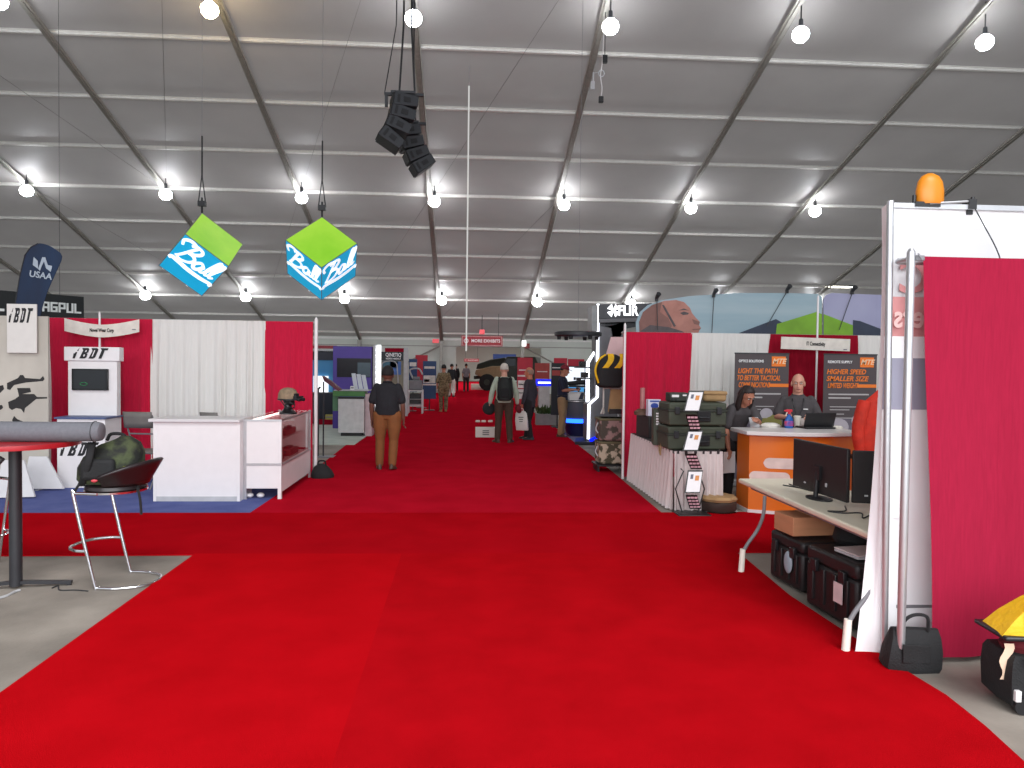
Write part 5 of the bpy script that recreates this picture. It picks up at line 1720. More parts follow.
MGY = 14.6
q0, q1 = at(-30, 303, MGY), at(84, 306, MGY + 1.6)
t = thing('overhead_sign', 'long black overhead sign with white block letters at the far left', 'sign', ((q0.x + q1.x) / 2, MGY + .8, (q0.z + q1.z) / 2 - .02), math.atan2(1.6, q1.x - q0.x))
L_ = math.hypot(q1.x - q0.x, 1.6)
m = MB(); m.box((0, .15, 0), (L_, .3, .52)); sb = m.build('sign_box', mat('sign_black', (28, 31, 32), .5, var=.08), t, bevel=.006)
MT = mat('sign_letter_white', (214, 218, 216), .5, emit=.15)
# block letters drawn from strokes, read left to right: MAGPUL
LET = {'M': [(0, 0, 0, 1), (0, 1, .5, .5), (.5, .5, 1, 1), (1, 1, 1, 0)], 'A': [(0, 0, 0, 1), (0, 1, 1, 1), (1, 1, 1, 0), (0, .42, 1, .42)], 'G': [(1, 1, 0, 1), (0, 1, 0, 0), (0, 0, 1, 0), (1, 0, 1, .5), (1, .5, .5, .5)],
       'P': [(0, 0, 0, 1), (0, 1, 1, 1), (1, 1, 1, .42), (1, .42, 0, .42)], 'U': [(0, 1, 0, 0), (0, 0, 1, 0), (1, 0, 1, 1)], 'L': [(0, 1, 0, 0), (0, 0, 1, 0)]}


def block(word, x0, w_, gap, h, parent, wt):
    for i, ch_ in enumerate(word):
        m = MB()
        xx = x0 + i * (w_ + gap)
        for x1_, y1_, x2_, y2_ in LET[ch_]:
            pa, pb = V((xx + x1_ * w_, -.008, (y1_ - .5) * h)), V((xx + x2_ * w_, -.008, (y2_ - .5) * h))
            dd = (pb - pa)
            le_ = dd.length
            an = math.atan2(dd.z, dd.x)
            m.box((pa + pb) / 2, (le_ + wt, .012, wt), (0, -an, 0))
        m.build('letter', MT, parent, smooth=False)


wl = .098
block('MAGPUL', L_ / 2 - .08 - 6 * wl - 5 * .055, wl, .055, .165, sb, .036)
block('L', -L_ / 2 + .40, .14, .08, .24, sb, .05)
m = MB(); m.cyl((-L_ * .3, .15, .2), (-L_ * .3, .15, roof(MGY + .8) - t.location.z), .004, n=6); m.cyl((L_ * .3, .15, .2), (L_ * .3, .15, roof(MGY + .8) - t.location.z), .004, n=6); m.build('hanging_wire', DARK, t)

# ================================================================== MIDDLE LEFT BACKGROUND
# purple display
PY_ = 20.0
PURP = mat('purple_panel', (78, 56, 150), .5, var=.08, scale=2)


def bp_(px, py, Y=PY_, d_=0.):
    p = at(px, py, Y)
    return V((p.x, Y + d_, p.z))


a, b = bp_(333, 346), bp_(372, 346)
t = thing('display_booth', 'purple display wall with a dark screen and white lit column', 'display wall', ((a.x + b.x) / 2, PY_, 0))
ox = (a.x + b.x) / 2
wP = b.x - a.x
m = MB(); m.box((0, .15, a.z / 2), (wP, .3, a.z)); pn = m.build('purple_panel', PURP, t, bevel=.01)
q0, q1 = bp_(337, 377), bp_(371, 358.5)
m = MB(); m.box(((q0.x + q1.x) / 2 - ox, -.01, (q0.z + q1.z) / 2), (q1.x - q0.x, .03, q1.z - q0.z)); sc_ = m.build('screen', mat('dim_screen', (30, 32, 40), .15), t)
m = MB(); m.box((q1.x - ox - .18, -.028, (q0.z + q1.z) / 2 - .05), (.34, .004, .38)); m.build('screen_glow', mat('teal_glow', (52, 70, 80), .3, emit=.2), sc_)
q0, q1 = bp_(373, 408), bp_(381, 345)
m = MB(); m.box((q0.x - ox + .06, .1, q1.z / 2), (.12, .3, q1.z)); m.build('side_column', LGREY, t)
m = MB(); m.box((q1.x - ox - .07, .0, q1.z / 2 + .3), (.14, .1, q1.z - .6)); m.build('light_column', glow('light_column', (250, 252, 255), 1.9), t)
# green sided counter and white cabinet
GY = 18.6
a, b = bp_(337, 434, GY), bp_(364, 434, GY)
gq = gr(351, 437)
GY = gq.y
a, b = bp_(338, 434, GY), bp_(364, 434, GY)
t = thing('podium_counter', 'white podium cabinet with a green upper counter', 'counter', ((a.x + b.x) / 2, GY, 0))
wG = b.x - a.x
zw1 = bp_(350, 398, GY).z
m = MB(); m.box((0, .25, (.10 + zw1) / 2), (wG, .5, zw1 - .10)); m.build('cabinet_body', mat('podium_white', (206, 204, 202), .5), t, bevel=.006)
m = MB(); m.box((0, .25, .05), (wG - .12, .42, .10)); m.build('plinth', BLACK, t)
m = MB(); m.box((wG / 2 + .09, .35, zw1 / 2 + .05), (.16, .5, zw1 + .1)); m.build('side_panel', mat('podium_pink_grey', (200, 180, 182), .5), t, bevel=.004)
zg1 = bp_(350, 391, GY).z
m = MB(); m.box((-.06, .30, (zw1 + zg1) / 2 + .02), (wG + .14, .5, zg1 - zw1 - .03)); m.build('green_band', mat('green_panel', (74, 128, 66), .5), t, bevel=.004)
m = MB(); m.box((-wG / 2 - .14, .55, zw1 - .09), (.12, .3, .5)); m.build('green_end', mat('green_grey_panel', (92, 132, 98), .5), t)
m = MB(); m.box((0, .0, zw1 + .005), (wG, .03, .05)); m.build('dark_gap', BLACK, t)
m = MB(); m.box((0, .3, zg1 + .01), (wG + .2, .6, .02)); m.build('countertop', LGREY, t)
CTZ = zg1 + .02
t2 = thing('brochure_stand', 'clear slanted brochure holder on the podium counter', 'brochure holder', (bp_(359, 388, GY).x, GY + .3, CTZ))
m = MB()
for k in range(3):
    m.prism([(-.16 + .12 * k, 0, 0), (-.06 + .12 * k, 0, 0), (-.14 + .12 * k, .08, .40 - .02 * k), (-.24 + .12 * k, .08, .40 - .02 * k)], (0, .01, 0))
m.build('holder_sheet', mat('pale_acrylic', (196, 200, 206), .2), t2)
m = MB(); m.box((-.05, .04, .01), (.42, .2, .02)); m.build('holder_base', LGREY, t2)
t2 = thing('small_cup', 'small white box standing on the podium counter', 'box', (bp_(351, 388, GY).x, GY + .25, CTZ))
m = MB(); m.box((0, 0, .045), (.10, .08, .09)); m.build('carton', WHITE, t2, bevel=.004)
m = MB(); m.box((0, -.042, .05), (.07, .003, .03)); m.build('dark_label', GREY, t2)

# blue poster wall with a bright screen at the far left of it
BY = 21.5
a, b = bp_(308, 395, BY), bp_(333, 395, BY)
t = thing('poster_wall', 'blue sky poster wall with a bright white screen beside the purple display', 'display wall', ((a.x + b.x) / 2, BY, 0))
ox = (a.x + b.x) / 2
wB = b.x - a.x
m = MB(); m.box((0, .06, (bp_(320, 392, BY).z + bp_(320, 358, BY).z) / 2), (wB, .1, bp_(320, 358, BY).z - bp_(320, 392, BY).z)); m.build('poster_panel', mat('poster_blue', (34, 118, 176), .5, c2=(80, 150, 190), scale=1), t)
z0, z1 = bp_(320, 360, BY).z, bp_(320, 351, BY).z
m = MB(); m.box((0, .0, (z0 + z1) / 2), (wB, .1, z1 - z0)); m.build('header_band', mat('header_navy', (18, 22, 40), .5), t)
z2, z3 = bp_(320, 350, BY).z, bp_(320, 347.5, BY).z
m = MB(); m.box((0, .0, z2 - .02), (wB + .2, .1, .06)); m.m(1).box((0, .0, (z2 + z3) / 2 + .05), (wB + .2, .1, .09)); m.build('top_rail', [LGREY, mat('dull_red_rail', (138, 40, 50), .5)], t)
q0, q1 = bp_(314, 392, BY), bp_(328.5, 376, BY)
m = MB(); m.box(((q0.x + q1.x) / 2 - ox, -.04, (q0.z + q1.z) / 2), (q1.x - q0.x, .06, q1.z - q0.z)); m.build('bright_screen', glow('bright_screen', (246, 250, 255), 1.5), t)
m = MB(); m.box((0, .04, bp_(320, 393, BY).z / 2), (wB, .12, bp_(320, 393, BY).z)); m.build('dark_base', mat('dark_navy_base', (22, 26, 40), .6), t)
m = MB(); m.box((wB * .2, -.2, .08), (wB * .7, .3, .16)); m.build('red_plinth', REDD2, t)
t = thing('yellow_box', 'small yellow box on the red plinth under the blue poster', 'box', (bp_(331, 415, BY).x, BY - .2, .162))
m = MB(); m.box((0, 0, .07), (.22, .15, .14)); m.build('carton', mat('yellowish_box', (170, 160, 80), .6), t, bevel=.004)
m = MB(); m.box((0, -.077, .07), (.18, .003, .03)); m.build('dark_label', GREY, t)

# robotics company booth wall
QY = 25.0
a, b = bp_(378, 349, QY), bp_(408, 349, QY)
t = thing('poster_booth', 'white framed booth wall with a dark header and landscape poster', 'display wall', ((a.x + b.x) / 2, QY, 0))
ox = (a.x + b.x) / 2
wQ = b.x - a.x
zq = bp_(395, 347.5, QY).z
m = MB(); m.box((0, .08, zq / 2), (wQ, .1, zq)); m.build('wall_panel', mat('booth_white', (200, 198, 196), .5), t)
m = MB(); m.box((wQ / 2 - .06, -.02, zq / 2), (.14, .2, zq)); m.build('frame_post', LGREY, t)
q0, q1 = bp_(380, 360.5, QY), bp_(403.5, 352, QY)
m = MB(); m.box(((q0.x + q1.x) / 2 - ox, -.0, (q0.z + q1.z) / 2), (q1.x - q0.x, .06, q1.z - q0.z)); hd = m.build('header', mat('header_dark', (30, 38, 46), .5), t)
cq = bp_(393.5, 355, QY) - V((ox, QY, 0))
text('QINETIQ', .17, hd, (cq.x, -.035, cq.z), WTXT, width=.52, bold=.004)
cq = bp_(393.5, 358.8, QY) - V((ox, QY, 0))
text('NORTH AMERICA', .08, hd, (cq.x, -.035, cq.z), WTXT, width=.5, bold=.004)
q0, q1 = bp_(385, 352, QY), bp_(404.5, 348.2, QY)
m = MB(); m.box(((q0.x + q1.x) / 2 - ox, .0, (q0.z + q1.z) / 2), (q1.x - q0.x, .05, q1.z - q0.z)); m.build('red_cap', REDD2, t)
q0, q1 = bp_(380, 400, QY), bp_(403.5, 361, QY)
m = MB(); m.box(((q0.x + q1.x) / 2 - ox, .01, (q0.z + q1.z) / 2), (q1.x - q0.x, .05, q1.z - q0.z))
po = m.build('poster', mat('poster_landscape', (112, 102, 82), .5, c2=(140, 134, 116), scale=2), t)
m = MB(); m.box((q1.x - ox - .26, -.02, q1.z - .24), (.36, .01, .44)); m.m(1).box((q0.x - ox + .34, -.02, q1.z - .12), (.5, .01, .22)); m.build('printed_sky', [mat('poster_sky_blue', (66, 104, 170), .5), mat('poster_teal', (62, 106, 124), .5)], po)
m = MB(); m.tube(spline([(q0.x - ox + .02, -.03, q1.z - .4), (q0.x - ox + .1, -.03, q1.z - .06), (q0.x - ox + .5, -.03, q1.z - .04), (q0.x - ox + .58, -.03, q1.z - .4), (q0.x - ox + .62, -.03, q0.z + .2)], 5), .02, 6); m.build('printed_frame', LGREY, po)

# white trolley with machine
g = gr(415, 414)
TYr = g.y
t = thing('equipment_cart', 'white framed cart carrying a grey machine beside the far aisle', 'cart', (g.x, TYr, 0))
zt_ = bp_(415, 390, TYr).z
wt_ = bp_(422, 410, TYr).x - bp_(408, 410, TYr).x
m = MB()
for sx in (-.5, .5):
    for sy in (0, .5):
        m.cyl((sx * wt_, sy, 0), (sx * wt_, sy, zt_), .025, n=8)
for z in (.28, zt_ - .03):
    m.cyl((-wt_ / 2, 0, z), (wt_ / 2, 0, z), .02, n=8); m.cyl((-wt_ / 2, .5, z), (wt_ / 2, .5, z), .02, n=8)
    m.cyl((-wt_ / 2, 0, z), (-wt_ / 2, .5, z), .02, n=8); m.cyl((wt_ / 2, 0, z), (wt_ / 2, .5, z), .02, n=8)
m.build('cart_frame', WHITE, t)
for z in (.34, .52):
    m = MB(); m.box((0, .25, z), (wt_ - .04, .48, .02)); m.build('shelf', LGREY, t)
m = MB(); m.box((0, .25, .43), (wt_ - .1, .4, .14)); m.m(0).box((0, .25, .62), (wt_ - .1, .4, .16)); m.build('dark_unit', BLACK, t, bevel=.01)
m = MB(); m.box((0, .25, zt_ + .17), (wt_ * .95, .45, .34)); m.box((.02, .25, zt_ + .40), (wt_ * .5, .3, .12)); m.build('machine_body', GREY, t, bevel=.03)
m = MB(); m.tube(spline([(-.1, .25, zt_ + .4), (-.2, .2, zt_ + .7), (.1, .2, zt_ + .75), (.25, .1, zt_ + .55)], 5), .03, 8); m.build('arm', LGREY, t)


def poster(name, label, x0, x1, y0, y1, Y, head, body, extra=(), group=None, foot=True):
    a, b = at(x0, y0, Y), at(x1, y1, Y)
    w_ = b.x - a.x
    z1_, z0_ = a.z, max(.03, b.z)
    t = thing(name, label, 'banner', ((a.x + b.x) / 2, Y, 0), 0, group)
    m = MB(); m.box((0, 0, (z0_ + z1_) / 2), (w_, .03, z1_ - z0_)); sh = m.build('banner_sheet', body, t, smooth=False)
    for u0, u1, v0, v1, k in extra:
        m = MB()
        m.m(k).box(((u0 + u1) / 2 * w_ - w_ / 2, -.02, z0_ + (v0 + v1) / 2 * (z1_ - z0_)), ((u1 - u0) * w_, .012, (v1 - v0) * (z1_ - z0_)))
        m.build('print', head, sh, smooth=False)
    m = MB(); m.box((0, .05, .015), (w_ * .8, .4, .03)); m.cyl((0, .04, .03), (0, .04, z1_ - .05), .02, n=6); m.build('stand', DARK, t)
    return t


PW = mat('print_pale', (214, 206, 200), .6, var=.2, scale=6)
PD = mat('print_dark', (40, 44, 52), .6)
NV = mat('banner_navy', (30, 52, 98), .6, c2=(44, 80, 120), scale=1)
RB = mat('banner_red', (176, 28, 48), .6, var=.08)
RB2 = mat('banner_brick_red', (160, 58, 52), .6, var=.1)
poster('standing_banner', 'narrow dark blue banner left of the red one in the far aisle', 409, 417, 359, 392, 27.5, [PW, PD], NV, ((.1, .9, .78, .9, 0), (.2, .8, .3, .5, 1)), 'standing banners in the far left aisle')
poster('standing_banner', 'plain red banner post between the dark blue banners', 415.5, 427.5, 355, 385, 29.5, [PW], RB, (), 'standing banners in the far left aisle')
poster('standing_banner', 'dark blue banner with pale picture band near the soldier', 423, 436, 361, 399, 28.0, [PW, PD], NV, ((.05, .95, .42, .62, 0), (.1, .5, .45, .52, 1), (.1, .9, .80, .86, 0), (.0, 1., .36, .40, 0)), 'standing banners in the far left aisle')
poster('standing_banner', 'red banner with white text panel right of the backpack man', 517.5, 532, 357.5, 412, 25.0, [PW, PD], RB, ((.05, .85, .44, .58, 0), (.02, .62, .24, .42, 0), (.02, .8, .65, .68, 0), (.1, .7, .76, .78, 0), (.1, .7, .50, .52, 1), (.1, .5, .34, .36, 1)), 'standing banners right of the far aisle')
poster('standing_banner', 'brick red banner with faint pale lines beyond the dark jacket', 535, 549, 363, 408, 27.0, [PW], RB2, ((.15, .85, .80, .82, 0), (.1, .9, .62, .65, 0), (.15, .85, .45, .47, 0)), 'standing banners right of the far aisle')
# black framed panel near the cap man
poster('standing_banner', 'black topped panel standing behind the man in the red cap', 551.5, 564, 363, 415, 21.0, [PW, RB2], mat('banner_black', (26, 28, 30), .6), ((.05, .95, .90, .92, 0), (.05, .9, .76, .86, 1)), 'standing banners right of the far aisle')
# planter on a pedestal
g = gr(546, 425)
t = thing('flower_planter', 'grey floor planter with a low green plant in the far aisle', 'planter', (g.x, g.y, 0))
m = MB(); m.box((0, 0, .17), (.62, .4, .34)); m.build('planter_box', mat('planter_grey', (132, 128, 126), .6), t, bevel=.01)
LEAF = mat('leaf_green', (40, 62, 28), .7, c2=(66, 92, 40), scale=12)
rnd = random.Random(5)
m = MB()
for k in range(130):
    p = V((rnd.uniform(-.26, .26), rnd.uniform(-.15, .15), .34))
    d_ = V((rnd.uniform(-.5, .5), rnd.uniform(-.5, .3), rnd.uniform(.5, 1))).normalized() * rnd.uniform(.14, .3)
    s_ = d_.cross(V((rnd.random(), rnd.random(), .1))).normalized() * .025
    m.poly([p - s_ * .4, p + s_ * .4, p + d_ * .6 + s_, p + d_, p + d_ * .6 - s_])
m.build('foliage', LEAF, t, fix=False)
g2 = gr(545, 416)
t = thing('lit_pedestal', 'white pedestal with a glowing blue sign on top', 'pedestal', (at(544, 400, 23.4).x, 23.4, 0))
m = MB(); m.box((0, .1, .55), (.34, .34, 1.10)); m.build('pedestal_body', mat('pedestal_white', (176, 172, 170), .5), t, bevel=.01)
m = MB(); m.box((.05, .05, 1.22), (.62, .2, .22)); sb = m.build('sign_box', glow('blue_sign', (36, 44, 200), 1.6), t)
m = MB(); m.box((.0, -.055, 1.22), (.4, .01, .05)); m.build('pale_line', LED, sb)
# red hanging panels far right
for i, (x0, x1, y0, y1) in enumerate(((554, 567, 358, 367), (568, 584, 359, 368))):
    a, b = at(x0, y0, 24), at(x1, y1, 24)
    t = thing('overhead_banner', ['red overhead banner above the cap man, left one', 'red overhead banner beside the lit tower, right one'][i], 'banner', ((a.x + b.x) / 2, 24, 0), 0, 'red overhead banners')
    m = MB(); m.box((0, 0, (a.z + b.z) / 2), (b.x - a.x, .05, a.z - b.z)); m.build('panel_sheet', RB, t)
    m = MB(); m.cyl((-(b.x - a.x) * .45, .05, 0), (-(b.x - a.x) * .45, .05, a.z), .02, n=6); m.cyl(((b.x - a.x) * .45, .05, 0), ((b.x - a.x) * .45, .05, a.z), .02, n=6); m.build('support_pole', ALU, t)

# MORE EXHIBITS signs
def more_sign(label, x0, x1, y0, y1, Y, up):
    a, b = at(x0, y0, Y), at(x1, y1, Y)
    w_, h_ = b.x - a.x, a.z - b.z
    t = thing('direction_sign', label, 'sign', ((a.x + b.x) / 2, Y, (a.z + b.z) / 2), 0, 'red direction signs over the far aisle')
    m = MB(); m.box((0, 0, 0), (w_, .05, h_)); sb = m.build('sign_board', mat('sign_red', (160, 40, 50), .5, var=.04), t)
    m = MB()
    for z in (-.42, .42):
        m.box((0, -.03, z * h_), (w_ * .95, .012, h_ * .03))
    for x in (-.475, .475):
        m.box((x * w_, -.03, 0), (h_ * .03, .012, h_ * .86))
    m.build('border_line', PW, sb)
    text('MORE EXHIBITS', h_ * .42, sb, (w_ * .09, -.03, 0), WTXT, width=w_ * .70, bold=.012)
    m = MB(); m.tube([(-w_ * .385 + h_ * .19 * math.cos(k * PI / 8), -.03, h_ * .19 * math.sin(k * PI / 8)) for k in range(16)], h_ * .04, 6, closed=True); m.build('arrow_mark', WTXT, sb)
    m = MB()
    for x in (-.4, .4):
        m.cyl((x * w_, 0, h_ / 2), (x * w_, 0, h_ / 2 + up), .012, n=6)
    m.build('hanging_wire', DARK, t)


more_sign('red MORE EXHIBITS sign hung in front of the far opening', 461.5, 502.5, 335.5, 346.5, 40, 1.2)
more_sign('small distant red MORE EXHIBITS sign through the far opening', 464, 479, 358.5, 362, 62, 2.0)
a = at(482, 332, 40.2)
t = thing('exit_marker', 'small red lit marker above the MORE EXHIBITS sign', 'sign', (a.x, 40.2, a.z))
m = MB(); m.box((0, 0, 0), (.28, .05, .26)); m.build('marker_face', mat('lit_red', (226, 90, 96), .5, emit=.5), t, bevel=.01)
m = MB(); m.cyl((0, 0, .13), (0, 0, .9), .02, n=6); m.build('bracket', DARK, t)
a = at(434, 341, 44.4)
t = thing('exit_marker', 'small red exit box on the dark column left of the opening', 'sign', (a.x + .1, 44.38, a.z))
m = MB(); m.box((0, 0, 0), (.38, .06, .24)); m.build('marker_face', mat('lit_red', (226, 90, 96), .5, emit=.5), t, bevel=.01)
m = MB(); m.box((0, .06, 0), (.1, .1, .1)); m.build('bracket', DARK, t)
a = at(524, 345, 44.3)
t = thing('flood_light', 'white flood light fixed near the right post of the opening', 'lamp', (a.x, 44.28, a.z))
m = MB(); m.box((0, 0, .1), (.26, .2, .34), (R(-15), 0, 0)); m.build('lamp_head', glow('flood', (255, 255, 255), 1.6), t, bevel=.02)
m = MB(); m.box((.2, .15, -.05), (.3, .1, .3)); m.build('bracket', mat('dull_red', (130, 50, 50), .6), t)

# far opening: blue banner, white panels, vehicle
a, b = at(493, 354, 58), at(516, 361, 58)
t = thing('exhibit_booth', 'far booth with a blue header and white lit panels beyond the opening', 'display wall', ((a.x + b.x) / 2, 58, 0))
w_ = b.x - a.x
m = MB(); m.box((0, 0, (a.z + b.z) / 2), (w_, .1, a.z - b.z)); m.build('header', mat('far_blue', (36, 62, 120), .5), t)
m = MB()
m.box((-w_ * .36, 0, b.z * .5), (w_ * .26, .1, b.z)); m.box((w_ * .36, 0, b.z * .5), (w_ * .26, .1, b.z)); m.box((0, 0, b.z - .35), (w_, .1, .7))
m.build('white_panel', glow('far_white', (240, 242, 245), .95), t)
m = MB(); m.box((0, .6, b.z * .4), (w_ * .5, .1, b.z * .7)); m.build('dark_recess', BLACK, t)
VT = mat('vehicle_tan', (142, 118, 86), .6, var=.1)
VG = mat('vehicle_dark_green', (42, 48, 40), .6, var=.1)
g = gr(486, 391)
t = thing('military_vehicle', 'tan and dark green military truck in the far opening', 'vehicle', (g.x + 1.0, g.y + .6, .03), R(-20))
m = MB(); m.prism([(-1.5, -1, 1.05), (-1.45, -1, 1.35), (-.3, -1, 1.62), (.4, -1, 1.64), (.4, -1, .75), (-.5, -1, .7)], (0, 2.0, 0)); m.build('hood', VT, t, bevel=.05)
m = MB(); m.prism([(.3, -1, .7), (.3, -1, 1.6), (.7, -1, 2.25), (2.6, -1, 2.25), (3.0, -1, 1.4), (3.0, -1, .7)], (0, 2.0, 0)); m.build('cab', VG, t, bevel=.05)
m = MB(); m.prism([(-1.6, -.5, 1.4), (-1.5, -.5, 1.75), (-.6, -.5, 2.05), (.4, -.5, 2.2), (.6, -.5, 1.6), (-.6, -.5, 1.5)], (0, 1.6, 0)); m.build('roof_load', VG, t, bevel=.05)
m = MB(); m.prism([(.42, -1.01, 1.65), (.72, -1.01, 2.12), (1.3, -1.01, 2.12), (1.3, -1.01, 1.65)], (0, .01, 0)); m.build('side_window', mat('vehicle_glass', (30, 36, 40), .1), t)
for x, y in ((-.6, -1.0), (2.0, -1.0), (-.6, 1.0), (2.0, 1.0)):
    m = MB(); m.tube([(x, y - .17, .55), (x, y - .15, .55), (x, y + .15, .55), (x, y + .17, .55)], [.42, .55, .55, .42], 22); w2 = m.build('wheel', mat('tyre_black', (20, 20, 20), .8), t)
    m = MB(); m.cyl((x, y - .19, .55), (x, y + .19, .55), .2, n=14); m.build('wheel_hub', VG, w2)
m = MB(); m.box((-1.5, 0, .85), (.14, 2.0, .22)); m.build('bumper', VG, t, bevel=.02)
m = MB()
for y in (-.7, .7):
    m.cyl((-1.5, y, 1.16), (-1.56, y, 1.16), .11, n=14)
m.build('headlamp', LGREY, t)
g = gr(479, 390)
t = thing('white_step', 'small white step in front of the military truck', 'step', (g.x, g.y, 0))
m = MB(); m.box((0, .2, .10), (1.1, .4, .2)); m.build('lower_tread', WPLAS, t, bevel=.01)
m = MB(); m.box((0, .5, .2), (1.1, .3, .4)); m.build('upper_tread', WPLAS, t, bevel=.01)

# low white sign block and three pale objects on the carpet
a, b = gr(475.5, 438), gr(496, 438)
t = thing('floor_sign', 'low white block with small dark lettering on the aisle carpet', 'sign', ((a.x + b.x) / 2, a.y, .014))
hS = at(485, 428.5, a.y).z
wS = b.x - a.x
m = MB(); m.box((0, .15, hS / 2), (wS, .3, hS)); o = m.build('block_body', mat('block_white', (214, 210, 200), .5, var=.02), t, bevel=.006)
for k in range(3):
    m = MB(); m.box((.0, -.003, hS * (.70 - .2 * k)), (.16, .004, .022)); m.build('print_line', mat('grey_lettering', (70, 74, 70), .6), o)
for i, px in enumerate((477.8, 483.6, 490.3)):
    q = gr(px, 422.5)
    t = thing('floor_puck', ['pale round puck on the carpet behind the white block, left one', 'pale round puck on the carpet behind the white block, middle one', 'pale round puck on the carpet behind the white block, right one'][i], 'puck', (q.x, q.y, .014), 0, 'pale pucks on the aisle carpet')
    m = MB(); m.lathe([(.01, 0), (.07, 0), (.075, .03), (.06, .055), (.01, .06)], n=16); m.build('puck_body', WPLAS, t)
# ================================================================== PEOPLE
def remesh(mb, name, m_, parent, vox, it=4, fac=.5):
    bmesh.ops.recalc_face_normals(mb.bm, faces=mb.bm.faces[:])
    me = bpy.data.meshes.new(name)
    mb.bm.to_mesh(me)
    mb.bm.free()
    o = bpy.data.objects.new('tmp', me)
    C.objects.link(o)
    r = o.modifiers.new('r', 'REMESH')
    r.mode = 'VOXEL'
    r.voxel_size = vox
    if it:
        s = o.modifiers.new('s', 'SMOOTH')
        s.iterations = it
        s.factor = fac
    dg = bpy.context.evaluated_depsgraph_get()
    nm = bpy.data.meshes.new_from_object(o.evaluated_get(dg))
    bpy.data.objects.remove(o)
    nm.name = name
    nm.materials.clear()
    nm.materials.append(m_)
    nm.shade_smooth()
    o = bpy.data.objects.new(name, nm)
    C.objects.link(o)
    if parent:
        o.parent = parent
    return o


def limb(mb, pts, rad, n=14):
    """tapering limb with rounded ends"""
    p = spline(pts, 5)
    rr = []
    k = len(pts) - 1
    for i in range(len(p)):
        t = i / (len(p) - 1) * k
        a = min(int(t), k - 1)
        rr.append(rad[a] + (rad[a + 1] - rad[a]) * (t - a))
    mb.tube(p, rr, n)
    mb.ball(p[0], rad[0], 12)
    mb.ball(p[-1], rad[-1], 12)


def loft(mb, secs, n=22):
    """secs: (centre, half width, half depth); rings square to the path, sideways axis X"""
    rs = []
    cs = [V(s[0]) for s in secs]
    for i, (c, a, b) in enumerate(secs):
        t = (cs[min(i + 1, len(cs) - 1)] - cs[max(0, i - 1)]).normalized()
        X = V((1, 0, 0))
        X = (X - t * X.dot(t)).normalized()
        Yv = t.cross(X)
        rs.append([V(c) + X * a * math.copysign(abs(math.cos(q)) ** .85, math.cos(q)) + Yv * b * math.copysign(abs(math.sin(q)) ** .85, math.sin(q)) for q in [2 * PI * k / n for k in range(n)]])
    mb.rings(rs)


def hand(mb, w, d, side, curl, s=1.):
    """w wrist, d pointing direction, side: unit vector to the thumb side"""
    d = V(d).normalized()
    side = V(side)
    side = (side - d * side.dot(d)).normalized()
    nrm = d.cross(side)
    M = Matrix((side, d, nrm)).transposed()
    mb.ball(w + d * .048 * s, (.038 * s, .052 * s, .017 * s), 12, M.to_euler())
    for k, (o, ln) in enumerate(((.028, .068), (.010, .076), (-.009, .072), (-.027, .056))):
        b = w + d * .085 * s + side * o * s
        c1 = b + (d * math.cos(curl * .6) + nrm * math.sin(curl * .6)) * ln * .5 * s
        c2 = c1 + (d * math.cos(curl * 1.5) + nrm * math.sin(curl * 1.5)) * ln * .5 * s
        limb(mb, [b - d * .02, b, c1, c2], [.0095 * s, .0095 * s, .009 * s, .0075 * s], 8)
    b = w + d * .03 * s + side * .03 * s
    limb(mb, [b - side * .012, b + (side * .6 + d * .7 + nrm * .2).normalized() * .035 * s, b + (side * .45 + d * .9 + nrm * .5).normalized() * .065 * s], [.013 * s, .011 * s, .009 * s], 8)


SK_L = mat('skin_light', (206, 150, 128), .55, var=.05, scale=12)
SK_M = mat('skin_tan', (176, 116, 92), .55, var=.05, scale=12)
SK_D = mat('skin_brown', (104, 66, 52), .55, var=.05, scale=12)
EYEW = mat('eye_white', (220, 214, 208), .3)
EYED = mat('eye_dark', (40, 28, 24), .3)
LIP = mat('lip', (158, 86, 80), .5)
HAIRS = {}


